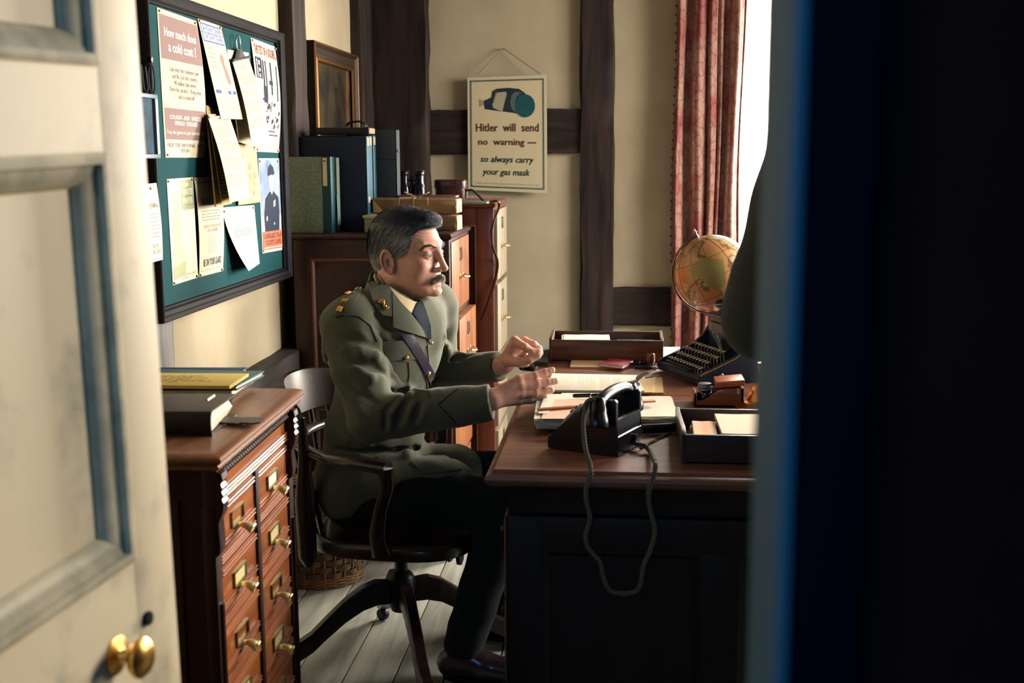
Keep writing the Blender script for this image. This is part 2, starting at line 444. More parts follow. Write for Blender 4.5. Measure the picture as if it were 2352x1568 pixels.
pedestal(DY0+.02, DY0+.42, True); MB().box(DX0+.03, DX1-.03, DY1-.06, DY1-.03, 0, .66, .002).build('end_panel', DESKDARK, desk, world=True)

# ================================================================== CARD INDEX CABINET (left foreground)
cc = thing('card_index_cabinet', 'carved wooden card index cabinet beside the opened door, two columns of small drawers', 'cabinet', M=TR(-0.632, 1.715, 0) @ RZ(math.radians(1.8)))
CW, CD, CH = 0.475, 0.47, 0.952       # local: x front at 0 (towards +x), y 0..CW
b = MB().rectrings(-CD, .004, -.012, CW+.012, [(-.01, .9225), (.004, .9235), (.010, .926), (.012, .930), (.008, .9335), (.013, .936), (.0165, .940), (.0165, .944), (.012, .9485), (.004, .9515), (-.004, .952)])
b.build('top_board', CABTOP, cc)
b = MB().box(-CD+.01, -.02, 0, CW, .03, .9235, .001)
for (z0, z1) in [(.10, .30), (.36, .86)]:
    M = RX(PI/2)
    b.rectrings(-CD+.06, -.07, z0, z1, [(.012, 0), (.012, .004), (0, .004), (-.006, .0005)], M=M, cap=False)
b.build('carcass', CABDARK, cc)
b = MB().rectrings(-CD+.01, -.012, 0, CW, [(.014, 0), (.014, .05), (.008, .06), (0, .07)]); b.build('plinth', CABDARK, cc)
b = MB().box(-.022, -.006, .02, CW-.02, .875, .915, .001)          # frieze board
b.build('frieze', CABWOOD, cc)
b = MB()                                                          # bead moulding row
nbead = 38
for i in range(nbead):
    y = .0+CW*(i+.5)/nbead
    b.sphere((-.001, y, .9155), .0052, u=10, v=6, sc=(1, .9, 1))
    b.tube([(-.006, y, .912), (-.001, y, .905), (-.008, y, .898)], .0045, 6)
b.box(-.022, -.004, 0, CW, .896, .9225)
b.build('bead_moulding', CABDARK, cc)
def reed(b, y0, y1, z, n=3, x=0.0, st=.0055, r=.0026):
    for i in range(n): b.tube([(x, y0, z+i*st), (x, y1, z+i*st)], r, 8)
b = MB(); reed(b, .012, CW-.012, .861, 3, -.004, .006, .003); b.box(-.02, -.005, .012, CW-.012, .857, .878)
b.build('cornice_band', CABWOOD, cc)
# posts and scroll brackets
for y0, y1 in [(-.004, .026), (CW-.026, CW+.004)]:
    b = MB().box(-.022, -.002, y0, y1, .06, .86, .002)
    b.tube([(-.002, (y0+y1)/2, .07), (-.002, (y0+y1)/2, .70)], .006, 8)
    b.build('corner_post', CABDARK, cc)
    b = MB(); s = [(-.006, .92), (.012, .915), (.014, .905), (.009, .898), (.013, .892), (.010, .886), (.014, .880), (.010, .874), (.014, .868), (.011, .850), (.003, .835), (.006, .80), (.004, .785), (-.006, .775)]
    M = TR(0, (y0+y1)/2, 0) @ Matrix(((1, 0, 0, 0), (0, 0, 1, 0), (0, 1, 0, 0), (0, 0, 0, 1)))
    b.ngon_prism([(p[0]+.0, p[1]) for p in s] + [(-.02, .775), (-.02, .92)], -.013, .013, M=M, bev=.001)
    b.build('scroll_bracket', CABDARK, cc)
cy = [(0.030, 0.2245), (0.2475, 0.445)]
b = MB().box(-.022, -.001, .2255, .2465, .06, .86, .003); b.build('divider_post', CABDARK, cc)
pitch = .1035
CARDM = mat('buff_label_card', (226, 206, 140), 0.7); LABW = mat('white_label_card', (232, 226, 206), 0.7)
for col, (y0, y1) in enumerate(cy):
    for r in range(8):
        zt = .853 - r*pitch; zb = zt - pitch + .004
        if zb < .06: continue
        d = MB().box(-.022, -.006, y0, y1, zb, zt, .0008)
        reed(d, y0, y1, zt-.006, 1, -.005); reed(d, y0, y1, zt-.0125, 1, -.005)
        reed(d, y0, y1, zb+.004, 3, -.005, .0052, .0023)
        reed(d, y0, y1, zb+.030, 2, -.005, .0065, .0022)
        dr = d.build('drawer', CABWOOD, cc)
        if zt < .3: continue
        yc = (y0+y1)/2-.005; zc = zt-.042; hw, hh = .034, .0135
        h = MB()
        h.box(-.006, -.002, yc-hw, yc+hw, zc+hh-.003, zc+hh, .0005).box(-.006, -.002, yc-hw, yc+hw, zc-hh, zc-hh+.003, .0005)
        h.box(-.006, -.002, yc-hw, yc-hw+.003, zc-hh, zc+hh, .0005).box(-.006, -.002, yc+hw-.003, yc+hw, zc-hh, zc+hh, .0005)
        h.ngon_prism([(yc-.012, zc-hh-.012), (yc+.012, zc-hh-.012), (yc+.016, zc-hh), (yc-.016, zc-hh)], -.006, -.004, M=Matrix(((0, 0, 1, 0), (1, 0, 0, 0), (0, 1, 0, 0), (0, 0, 0, 1))))
        h.build('label_holder', mat('greenish_brass', (150, 146, 100), .38, 1.0), dr)
        if (col, r) not in [(0, 0), (0, 2), (1, 2)]:
            c = MB().box(-.0055, -.0047, yc-hw+.002, yc+hw-.002, zc-hh+.002, zc+hh-.002)
            c.build('label_card', LABW if (col, r) == (1, 0) else CARDM, dr)
        # flared thumb pull
        q = MB()
        def pull(u, v, yc=yc, zc=zc):
            s = (v-.5)*2; wdt = .010 + .006*abs(u-.25)**1.2*2.2
            x = -.004 + .026*u
            z = zc-hh-.001 - .003*u + .004*math.sin(u*PI) + (.006*u if u > .7 else 0)*0 - (abs(s)**2)*.008*(.4+.6*u)
            return (x, yc+s*wdt, z)
        q.grid(pull, 12, 10, thick=.0022)
        q.tube([(.0205, yc-.0125, zc-hh-.012), (.0225, yc-.006, zc-hh-.0052), (.0225, yc+.006, zc-hh-.0052), (.0205, yc+.0125, zc-hh-.012)], .0024, 8)
        q.build('pull', PALEBRASS, dr)

# ================================================================== FILING CABINETS
def filing(name, label, x0, x1, y0, y1, h, nd, mwood, mfront, openk=()):
    t = thing(name, label, 'filing cabinet', ((x0+x1)/2, (y0+y1)/2, 0))
    b = MB()
    b.box(x0, x1-.022, y0+.008, y1, .06, h-.02)
    b.rectrings(x0, x1, y0, y1, [(-.004, 0), (-.004, .05), (0, .06)])
    b.build('carcass', mwood, t, world=True)
    MB().rectrings(x0, x1, y0, y1, [(-.002, h-.022), (.008, h-.018), (.010, h-.010), (.006, h-.004), (0, h)]).build('top_board', mwood, t, world=True)
    # side framing towards the camera
    for zz0, zz1 in [(.06, .13), (h*.47, h*.47+.075), (h-.085, h-.022)]:
        MB().box(x0+.06, x1-.06, y0, y0+.009, zz0, zz1).build('side_rail', mwood, t, world=True)
    for a, c in [(x0, x0+.06), (x1-.065, x1)]: MB().box(a, c, y0-.001, y0+.009, .06, h-.022, .001).build('stile', mwood, t, world=True)
    b = MB()
    for z0, z1 in [(.13, h*.47), (h*.47+.075, h-.085)]:
        b.rectrings(x0+.06, x1-.065, z0, z1, [(0, -.008), (0, .0015), (-.006, .002), (-.009, -.002), (-.013, -.006)], M=TR(0, y0, 0) @ RX(PI/2), cap=False)
    b.build('panel_moulding', mat('worn_moulding', (104, 66, 48), .4, coat=.2), t, world=True)
    b = MB()
    for a, c in [(y0, y0+.03), (y1-.03, y1)]: b.box(x1-.022, x1, a, c, .06, h-.022, .001)
    for k in range(nd+1):
        z = .06+(h-.082)*k/nd; b.box(x1-.022, x1, y0+.03, y1-.03, z-.008, z+.008)
    b.build('front_frame', mwood, t, world=True)
    for k in range(nd):
        z0 = .06+(h-.082)*k/nd+.010; z1 = .06+(h-.082)*(k+1)/nd-.010
        ox = openk.get(nd-1-k, 0.012) if isinstance(openk, dict) else .002
        dd = MB().box(x1-.02, x1+ox, y0+.032, y1-.032, z0, z1, .0015)
        dr = dd.build('drawer', mfront, t, world=True)
        yc = (y0+y1)/2; X = x1+ox
        zc = z1-.055
        hh = MB()
        for (a, c, e, g) in [(-.022, .022, .018, .022), (-.022, .022, -.022, -.018), (-.022, -.018, -.022, .022), (.018, .022, -.022, .022)]:
            hh.box(X, X+.003, yc+a, yc+c, zc+e, zc+g)
        hh.build('label_holder', STEEL, dr, world=True)
        zh = z0+(z1-z0)*.46
        hb = MB()
        for s in (-1, 1):
            hb.lathe([(0, 0), (.010, 0), (.010, .003), (.004, .005), (.004, .02), (0, .021)], 12, TR(X, yc+s*.03, zh) @ RY(PI/2))
        hb.tube([(X+.016, yc-.034, zh), (X+.024, yc-.02, zh-.003), (X+.030, yc, zh-.004), (X+.024, yc+.02, zh-.003), (X+.016, yc+.034, zh)], .004, 8)
        hb.build('handle', PALEBRASS, dr, world=True)
    return t
filing('filing_cabinet', 'dark panelled wooden filing cabinet standing behind the seated officer', -1.125, -.590, 3.90, 4.40, 1.142, 4, CABDARK, OAKFILE, {0: .004, 1: .028, 2: .010, 3: .004})
filing('filing_cabinet', 'taller reddish wooden filing cabinet with a grey drawer front, against the back corner', -1.10, -.500, 4.425, 4.84, 1.226, 4, REDFILE, mat('grey_oak_front', (146, 134, 112), .5, kind='wood', col2=(110, 100, 84), scale=22, bump=.15, axis=2), {})

# ================================================================== SWIVEL CHAIR
chx, chy = -.61, 3.07
ch = thing('swivel_chair', 'dark wooden swivel armchair with a slatted back, under the seated officer', 'chair', (chx, chy, 0), math.radians(-6))
def M2(o): return o
# four curved legs (local), leg directions
for k in range(4):
    a = math.radians(-68 + 90*k - (-6))
    P = []; n = 14
    b = MB()
    prof = [(.035, .235, .055), (.07, .238, .058), (.11, .225, .056), (.16, .19, .050), (.21, .145, .044), (.25, .108, .042), (.29, .085, .042), (.325, .078, .040)]
    R = []
    for (r, zc, hh) in prof:
        hw = .016
        R.append([(r, -hw, zc-hh/1.0), (r, hw, zc-hh/1.0), (r+.004, hw, zc), (r+.003, hw*.8, zc+.008), (r+.003, -hw*.8, zc+.008), (r+.004, -hw, zc)])
    b.rings(R, M=RZ(a)); b.build('leg', CHAIRWOOD, ch)
    c = MB().lathe([(0, -.012), (.016, -.012), (.019, -.006), (.019, .006), (.016, .012), (0, .012)], 20, RZ(a) @ TR(.315, 0, .019) @ RZ(.5) @ RX(PI/2))
    c.tube([(.315, .0, .019), (.315, .0, .046)], .006, 8, M=RZ(a)).build('caster', BLACKMETAL, ch)
b = MB().lathe([(0, .155), (.03, .155), (.036, .17), (.036, .25), (.028, .262), (.018, .27), (.016, .33), (.03, .345), (.03, .355), (0, .355)], 20); b.build('hub', BLACKMETAL, ch)
b = MB()
b.box(-.12, .14, -.02, .02, .352, .372, .003).box(-.02, .02, -.13, .13, .352, .372, .003)
b.build('seat_iron', BLACKMETAL, ch)
b = MB()   # tilt spring and hand wheel under the seat front
pts = [(.03+.10*i/120, .013*math.cos(i*.55), .325+.013*math.sin(i*.55)) for i in range(121)]
b.tube(pts, .0035, 6); b.tube([(0, 0, .325), (.17, 0, .325)], .006, 8)
b.lathe([(0, 0), (.022, 0), (.024, .004), (.022, .008), (0, .008)], 20, TR(.135, 0, .325) @ RY(PI/2))
b.lathe([(0, 0), (.03, 0), (.032, .005), (.03, .01), (0, .01)], 8, TR(.163, 0, .325) @ RY(PI/2))
b.build('tilt_spring', mat('blued_iron', (34, 44, 62), .35, .7), ch)
def sq(t, a, c, e=3.2):
    q = abs(math.cos(t))**(2/e)*(1 if math.cos(t) >= 0 else -1); r = abs(math.sin(t))**(2/e)*(1 if math.sin(t) >= 0 else -1)
    return (a*q, c*r)
R = []
for (k, z) in [(.93, .372), (.99, .376), (1.0, .385), (1.0, .402), (.97, .412), (.9, .415), (.6, .408), (.2, .405)]:
    R.append([(sq(2*PI*j/40, .225*k, .235*k)[0]+.01, sq(2*PI*j/40, .225*k, .235*k)[1], z) for j in range(40)])
MB().rings(R).build('seat', CHAIRWOOD, ch, smooth=50)
# back: curved top rail, slats, arm bow
def arc(a, r=.245, sx=1.0): return (-r*math.cos(a)*sx, r*math.sin(a))
def armpath(u):   # u -1..1 : bow from one hand to the other
    a = u*1.55
    if abs(a) < 1.25: x, y = -.235*math.cos(a)-.03, .262*math.sin(a)
    else:
        x = -.235*math.cos(1.25)-.03 + (abs(a)-1.25)*.52; y = math.copysign(.262*math.sin(1.25)+ (abs(a)-1.25)*.05, a)
    return x, y
R = []
for i in range(61):
    u = -1+2*i/60; x, y = armpath(u)
    z = .640 + .012*math.cos(u*PI*.5)
    e = max(0, abs(u)-.86)/.14
    x2, y2 = armpath(min(1, u+.02)); x1_, y1_ = armpath(max(-1, u-.02))
    t = Vector((x2-x1_, y2-y1_, 0)).normalized(); n = Vector((-t.y, t.x, 0))
    wv = .019+.012*(abs(u) > .7)*min(1, (abs(u)-.7)/.15); hv = .013+.006*e
    cpt = Vector((x, y, z-.010*e))
    R.append([cpt+n*wv*math.cos(2*PI*j/12)+Vector((0, 0, 1))*hv*math.sin(2*PI*j/12) for j in range(12)])
MB().rings(R).build('arm_bow', CHAIRWOOD, ch, smooth=60)
R = []
for i in range(25):
    a = -1.02+2.04*i/24; x, y = -.235*math.cos(a)-.055, .262*math.sin(a)
    z0 = .70; z1 = .812-.05*abs(a/1.02)**3; lean = .02
    n = Vector((-math.cos(a), math.sin(a), 0))*.010
    R.append([Vector((x, y, z0))-n, Vector((x, y, z0))+n, Vector((x-lean, y, z1))+n*.8, Vector((x-lean, y, z1))-n*.8])
MB().rings(R).build('top_rail', CHAIRWOOD, ch, smooth=30)
for k in range(7):
    a = -.84+1.68*k/6
    x, y = -.235*math.cos(a)-.053, .262*math.sin(a)
    b = MB().tube([(x+.045, y*.82, .41), (x+.012, y*.96, .62), (x-.002, y, .71)], [(.007, .011)]*3, 8, up=Vector((1, 0, 0)))
    b.build('slat', CHAIRWOOD, ch, smooth=60)
for s in (-1, 1):   # outer back posts + front arm supports
    a = s*1.0; x, y = -.235*math.cos(a)-.05, .262*math.sin(a)
    MB().tube([(x-.004, y*1.0, .345), (x-.008, y*1.0, .37), (x-.010, y, .52), (x-.008, y, .62), (x-.012, y, .74)], [(.012, .010), (.026, .016), (.028, .016), (.018, .014), (.010, .011)], 10, up=Vector((1, 0, 0))).build('back_post', CHAIRWOOD, ch, smooth=60)
    pts = [(.02, s*.235, .39), (.015, s*.25, .45), (.03, s*.262, .52), (.05, s*.268, .58), (.045, s*.268, .63)]
    MB().tube(pts, [(.026, .012), (.022, .012), (.018, .011), (.018, .011), (.024, .014)], 10, up=Vector((1, 0, 0))).build('arm_support', CHAIRWOOD, ch, smooth=60)
# ================================================================== PAPERS, POSTERS, BOARD
class Sheet:
    """a sheet of paper through four real corners (tl, tr, bl, br), curling outward along nrm"""
    def __init__(s, tl, tr, bl, br, nrm, curl=None):
        s.c = [Vector(v) for v in (tl, tr, bl, br)]; s.n = Vector(nrm).normalized(); s.curl = curl or (lambda u, v: .00015*math.sin(PI*u)*math.sin(PI*v))
        s.side = 1 if (s.c[1]-s.c[0]).cross(s.c[2]-s.c[0]).dot(s.n) > 0 else -1
    def pos(s, u, v, off=0.0):
        a = s.c[0].lerp(s.c[1], u); b = s.c[2].lerp(s.c[3], u)
        return a.lerp(b, v) + s.n*(off + (s.curl(u, v) if s.curl else 0.0))
    def paper(s, name, m, parent, nu=20, nv=28, th=-.0006):
        b = MB(); th = abs(th)
        A = [[b.bm.verts.new(s.pos(i/nu, j/nv)) for i in range(nu+1)] for j in range(nv+1)]
        B = [[b.bm.verts.new(s.pos(i/nu, j/nv, -th)) for i in range(nu+1)] for j in range(nv+1)]
        for j in range(nv):
            for i in range(nu):
                b.bm.faces.new((A[j][i], A[j][i+1], A[j+1][i+1], A[j+1][i])); b.bm.faces.new((B[j][i], B[j+1][i], B[j+1][i+1], B[j][i+1]))
        rim = [(0, i) for i in range(nu)]+[(j, nu) for j in range(nv)]+[(nv, i) for i in range(nu, 0, -1)]+[(j, 0) for j in range(nv, 0, -1)]
        for (j, i), (l, k) in zip(rim, rim[1:]+rim[:1]): b.bm.faces.new((A[j][i], B[j][i], B[l][k], A[l][k]))
        return b.build(name, m, parent, world=True, smooth=60)
    def poly(s, name, shapes, m, parent, off=.0003, div=True):
        """flat printed shapes: lists of (u, v) outlines, draped on the sheet"""
        b = MB()
        for sh in shapes:
            if len(sh) == 4 and div:
                P = sh
                def q(i, j):
                    x = (P[0][0]*(1-i)+P[1][0]*i)*(1-j) + (P[3][0]*(1-i)+P[2][0]*i)*j
                    y = (P[0][1]*(1-i)+P[1][1]*i)*(1-j) + (P[3][1]*(1-i)+P[2][1]*i)*j
                    return s.pos(x, y, off)
                n = max(1, int(abs(P[1][0]-P[0][0])*10)); k = max(1, int(abs(P[3][1]-P[0][1])*14))
                b.grid(q, n, k)
            else:
                vs = [b.bm.verts.new(s.pos(p[0], p[1], off)) for p in sh]
                f = b.bm.faces.new(vs); bmesh.ops.triangulate(b.bm, faces=[f])
        return b.build(name, m, parent, world=True, smooth=0)
    def rect(s, name, rs, m, parent, off=.0003):
        return s.poly(name, [[(a, c), (b_, c), (b_, d), (a, d)] for (a, b_, c, d) in rs], m, parent, off)
    def text(s, txt, u0, u1, v0, v1, m, parent, bold=0.0, shear=0.0, off=.0005, name='lettering', spacing=1.0, line=1.0, align='CENTER'):
        V, Fc = text_mesh(txt, 1.0, bold, shear, align, spacing=spacing, line=line)
        xs = [p.x for p in V]; ys = [p.y for p in V]
        if not xs: return
        x0, x1, y0, y1 = min(xs), max(xs), min(ys), max(ys)
        b = MB(); vs = []
        for p in V:
            u = u0+(p.x-x0)/(x1-x0)*(u1-u0); v = v1-(p.y-y0)/(y1-y0)*(v1-v0)
            vs.append(b.bm.verts.new(s.pos(u, v, off)))
        for f in Fc:
            try: b.bm.faces.new([vs[i] for i in f])
            except ValueError: pass
        return b.build(name, m, parent, world=True, smooth=0)
    def lines(s, name, m, parent, u0, u1, v0, v1, n, h=.35, rag=.25, seed=1, words=True, off=.0002):
        """typed lines as short printed word bars"""
        r = random.Random(seed); rs = []
        for i in range(n):
            v = v0+(v1-v0)*i/n; hh = (v1-v0)/n*h; u = u0; e = u1-(r.random()*rag*(u1-u0) if r.random() < .4 else 0)
            if not words: rs.append((u0, e, v, v+hh)); continue
            while u < e-.01:
                w_ = r.uniform(.04, .13)*(u1-u0); rs.append((u, min(e, u+w_), v, v+hh)); u += w_+.018*(u1-u0)
        return s.rect(name, rs, m, parent, off)

def pins(sheet, spots, parent, nrm):
    for (u, v) in spots:
        p = sheet.pos(u, v, .001); q = Vector(nrm).to_track_quat('Z', 'Y').to_matrix().to_4x4()
        MB().lathe([(0, 0), (.0042, 0), (0.0004, .0008), (.0034, .0026), (.0015, .0034), (0, .0036)], 12, Matrix.Translation(p) @ q).build('drawing_pin', BRASS, parent, world=True)

def wall_thing(name, label, cat, c, group=None):
    return thing(name, label, cat, c, 0, group)

BX = -1.105                        # face of the green baize
def bl_(x, y, dx=0.0): return at(x, y, X=BX+.0015+dx)
# ---- the noticeboard
nbt, nbb, ny0, ny1 = 1.784, 1.012, at(352, 350, X=-1.085).y, at(660, 350, X=-1.085).y
board = thing('noticeboard', 'large noticeboard of dark green baize in a dark wooden frame on the left wall', 'noticeboard', (-1.125, (ny0+ny1)/2, nbb))
MLW = Matrix(((0, 0, 1, 0), (1, 0, 0, 0), (0, 1, 0, 0), (0, 0, 0, 1)))       # (u,v,w) -> (Y,Z,X)
MB().box(-1.129, BX, ny0+.012, ny1-.012, nbb+.012, nbt-.012).build('baize_panel', mat('green_baize', (3, 70, 74), .95, spec=.1, kind='noise', col2=(2, 60, 66), scale=160, sheen=.1), board, world=True)
fprof = [(0, -1.129), (0, BX+.022), (-.003, BX+.025), (-.007, BX+.022), (-.010, BX+.020), (-.016, BX+.022), (-.024, BX+.017), (-.028, BX+.009), (-.031, BX+.007), (-.033, BX-.001)]
def strip(b, a0, a1, prof, inward, along):   # one side of a frame with mitred ends
    pass
b = MB(); b.rectrings(ny0, ny1, nbb, nbt, fprof, M=MLW, cap=False)
b.build('frame', mat('dark_frame_wood', (22, 20, 28), .65, kind='wood', spec=.15, col2=(9, 10, 16), scale=40, bump=.3, axis=1), board, world=True, smooth=25)

MAUVE = mat('mauve_print', (138, 110, 106), .8); TXT_CREAM = mat('cream_print', (250, 240, 214), .8)
GREYP = mat('grey_print', (118, 108, 102), .85); PALEGREY = mat('pale_grey_print', (168, 160, 146), .85)
NAVYP = mat('navy_print', (22, 36, 58), .85); BLUEP = mat('blue_print', (62, 90, 158), .8); REDP = mat('red_print', (140, 44, 44), .8)
PINKP = mat('pink_print', (226, 122, 116), .8); SAGE = mat('sage_print', (172, 178, 134), .8); SAGEL = mat('pale_sage_print', (212, 206, 168), .85)

def poster(name, label, px, group=None, curl=None, X=None, m=PAPER, pin=((.05, .02), (.95, .02), (.05, .98), (.95, .98)), cat='poster', dx=(0, 0, 0, 0)):
    c = [bl_(p[0], p[1], d) for p, d in zip(px, dx)]
    t = thing(name, label, cat, (c[2]+c[3])/2, 0, group)
    sh = Sheet(*c, (1, 0, 0), curl)
    sh.paper('paper', m, t)
    pins(sh, pin, t, (1, 0, 0))
    return t, sh

G = 'papers pinned on the noticeboard'
# A
t, s = poster('poster', 'mauve poster asking How much does a cold cost, top left', [(360.5, 16.6), (451, 48.5), (380.4, 361.7), (469.6, 362)], G, lambda u, v: .012*math.sin(PI*v)*u)
s.rect('printed_panel', [(.03, .99, .035, .33), (.03, .99, .66, .875)], MAUVE, t)
s.text('How much does', .13, .90, .115, .175, TXT_CREAM, t, .02)
s.text('a cold cost ?', .20, .86, .205, .275, TXT_CREAM, t, .02)
s.text('Last year the common cold\nand flu cost the country\n40 million days work\nDon\'t be careless - Keep your\ncold to yourself', .17, .90, .375, .60, GREYP, t, 0)
s.text('COUGHS  AND  SNEEZES\nSPREAD  DISEASES', .14, .90, .705, .775, TXT_CREAM, t, .015)
s.text('Trap the germs in your handkerchief', .06, .97, .81, .845, TXT_CREAM, t, 0)
s.text('HELP  THE  NATIONAL  WAR\nEFFORT', .06, .94, .90, .965, GREYP, t, .005)
# B
t, s = poster('poster', 'narrow tilted poster with a blue lettered heading and a pink dressed figure', [(453.8, 42), (507, 60), (497.7, 273), (548.7, 274)], G, lambda u, v: .012*v, pin=((.06, .02), (.95, .02)), dx=(0, 0, .02, .03))
s.rect('printed_panel', [(.04, .96, .03, .215)], BLUEP, t)
s.rect('heading_panes', [(.07+.3*i, .34+.3*i, .045+.083*j, .118+.083*j) for i in range(3) for j in range(2)], TXT_CREAM, t, .0004)
for (w_, i, j) in [('SAVE', 0, 0), ('WASTE', 1, 0), ('PAPER', 2, 0), ('SORT', 0, 1), ('WASTE', 1, 1), ('PAPER', 2, 1)]:
    s.text(w_, .09+.3*i, .32+.3*i, .057+.083*j, .106+.083*j, BLUEP, t, .02, off=.0007)
s.poly('pink_figure', [[(.62, .33), (.72, .31), (.76, .36), (.73, .41), (.77, .45), (.86, .60), (.80, .635), (.70, .62), (.64, .44), (.60, .38)]], PINKP, t, div=False)
s.poly('figure_arms', [[(.62, .26), (.66, .25), (.69, .32), (.65, .33)], [(.44, .40), (.50, .38), (.52, .46), (.46, .47)]], mat('pale_blue_print', (170, 180, 200), .8), t)
s.rect('blue_band', [(.06, .30, .70, .735), (.60, .74, .70, .735), (.82, .96, .70, .735)], BLUEP, t)
s.lines('small_print', PALEGREY, t, .10, .40, .27, .50, 5, .3, .2, 3)
s.lines('caption_print', PALEGREY, t, .15, .88, .83, .92, 4, .3, .2, 4)
# D
t, s = poster('poster', 'cream poster headed The test of a soldier with a blue battle scene', [(575.5, 86), (633.7, 108.4), (588.3, 348), (640.6, 350.8)], G, lambda u, v: .010*math.sin(PI*v))
s.text('THE TEST OF A SOLDIER...', .08, .94, .045, .125, REDP, t, .02)
r = random.Random(5); P1, P2 = [], []
s.rect('trees', [(.06, .30, .155, .34), (.32, .38, .17, .50), (.42, .47, .17, .52), (.62, .68, .17, .47), (.55, .70, .34, .38), (.86, .91, .19, .52), (.30, .46, .40, .55)], NAVYP, t)
s.rect('tree_gaps', [(.10, .13, .17, .33), (.17, .23, .18, .22), (.17, .23, .25, .28), (.17, .23, .30, .33)], TXT_CREAM, t, .0005)
for i in range(46):
    u, v = r.uniform(.10, .92), r.uniform(.50, .76); w_, h = r.uniform(.03, .10), r.uniform(.008, .035)
    (P1 if r.random() < .75 else P2).append([(u, v), (u+w_, v+r.uniform(-.02, .02)), (u+w_*.7, v+h), (u-w_*.3, v+h*1.4)])
s.poly('soldiers', P1, NAVYP, t, .0004, div=False); s.poly('soldiers_pale', P2, GREYP, t, .0005, div=False)
s.lines('caption_print', NAVYP, t, .45, .92, .80, .87, 2, .4, .3, 8)
s.lines('caption_print', PALEGREY, t, .10, .95, .93, .96, 1, .5, .0, 9)
# C hanging clip of papers
cl = thing('clipboard', 'clipboard of typed papers hanging from a bulldog clip on the noticeboard', 'clipboard', bl_(578, 329), 0, G)
sb = Sheet(bl_(522, 113.5, .004), bl_(571, 121, .004), bl_(548, 326, .030), bl_(592, 338, .030), (1, 0, 0)); sb.paper('board', mat('pale_board', (238, 220, 180), .7), cl, th=.003)
sp = Sheet(bl_(533, 139, .014), bl_(570.5, 132.6, .016), bl_(578, 329, .065), bl_(620, 317.6, .070), (1, 0, 0), lambda u, v: .006*math.sin(PI*v)); pp = sp.paper('typed_sheet', PAPER, cl, th=.001)
for k, (a, c, n) in enumerate([(.07, .13, 3), (.19, .32, 6), (.36, .46, 5), (.50, .66, 8), (.70, .85, 6)]):
    sp.lines('typing', PALEGREY, pp, .08 if k else .35, .92 if k else .65, a, c, n, .5, .15, 10+k)
b = MB(); p = sp.pos(.5, .0, .004)
b.tube([sp.pos(-.05, .0, .004), sp.pos(1.0, -.01, .004)], .004, 8)
b.grid(lambda u, v: sp.pos(.15+.6*u*(1-v*.5)+.25*v, -.02-.10*v, .004+.004*math.sin(PI*u)), 6, 6, thick=.002)
b.build('bulldog_clip', mat('dull_steel', (128, 132, 134), .35, 1.0), cl, world=True)
b = MB(); q = bl_(547, 98, .012); b.tube([q+Vector((0, .018*math.cos(a*.5236), .02*math.sin(a*.5236))) for a in range(13)], .002, 6)
b.build('hanging_ring', STEEL, cl, world=True)
# E hanging wad
wd = thing('paper_wad', 'thick wad of typed sheets and a buff folder hanging open below the clipboard', 'papers', bl_(520, 470), 0, G)
se = Sheet(bl_(473.5, 241, .004), bl_(520, 262, .012), bl_(496.4, 475, .045), bl_(533, 467.6, .020), (1, 0, 0)); se.paper('folder', mat('ochre_folder', (206, 170, 104), .7), wd, th=.004)
s2 = Sheet(bl_(478.6, 262, .020), bl_(528, 262, .020), bl_(510, 470, .060), bl_(560, 458, .045), (1, 0, 0)); s2.paper('under_sheet', BUFF, wd)
s2.lines('typing', GREYP, wd, .06, .7, .35, .95, 16, .4, .1, 21)
s3 = Sheet(bl_(478.6, 272, .026), bl_(528, 270, .026), bl_(528.3, 465, .085), bl_(575.5, 453.5, .085), (1, 0, 0), lambda u, v: .006*math.sin(PI*v)); p3 = s3.paper('typed_sheet', PAPER, wd)
for k, (a, c, n) in enumerate([(.02, .06, 2), (.10, .24, 6), (.28, .42, 6), (.46, .64, 8), (.68, .84, 6)]): s3.lines('typing', PALEGREY, p3, .08, .93, a, c, n, .5, .15, 30+k)
MB().tube([s3.pos(.0, -.01, .002), s3.pos(1.0, -.02, .002)], .003, 8).build('fold', PAPER, wd, world=True)
# map
t, s = poster('sketch_map', 'beige sketch map pinned behind the hanging typed sheets', [(540, 330), (588, 334), (548, 471), (599.7, 463.7)], G, None, m=mat('beige_map', (226, 196, 150), .8, kind='noise', col2=(210, 176, 130), scale=30), pin=((.9, .04),), dx=(0, 0, .006, .008), cat='map')
r = random.Random(2)
s.poly('ink_line', [[(a, b_), (a+.02, b_), (a+.02+r.uniform(-.1, .1), b_+.12), (a+r.uniform(-.1, .1), b_+.12)] for a, b_ in [(r.uniform(.3, .8), r.uniform(.1, .75)) for _ in range(14)]], mat('map_ink', (170, 140, 104), .8), t, div=False)
# F
t, s = poster('poster', 'pale green Save Waste Paper poster with a faded figure, bottom left of the noticeboard', [(382.9, 411.4), (442.9, 406.8), (397.4, 655), (455, 637)], G, None, m=mat('pale_cream_paper', (238, 228, 194), .8))
s.rect('printed_panel', [(.50, .985, .02, .31)], SAGE, t)
s.text('Save', .62, .80, .035, .085, TXT_CREAM, t, .02, .2); s.text('WASTE', .54, .95, .105, .165, TXT_CREAM, t, .03); s.text('PAPER', .56, .95, .19, .25, TXT_CREAM, t, .03)
s.poly('faded_figure', [[(.22, .13), (.34, .10), (.42, .14), (.42, .24), (.36, .30), (.44, .36), (.50, .52), (.42, .54), (.40, .62), (.52, .74), (.54, .86), (.08, .90), (.10, .70), (.14, .50), (.12, .36), (.20, .30), (.18, .20)]], SAGEL, t, div=False)
s.poly('faded_basket', [[(.06, .84), (.56, .80), (.52, .93), (.08, .96)]], SAGE, t, .0005)
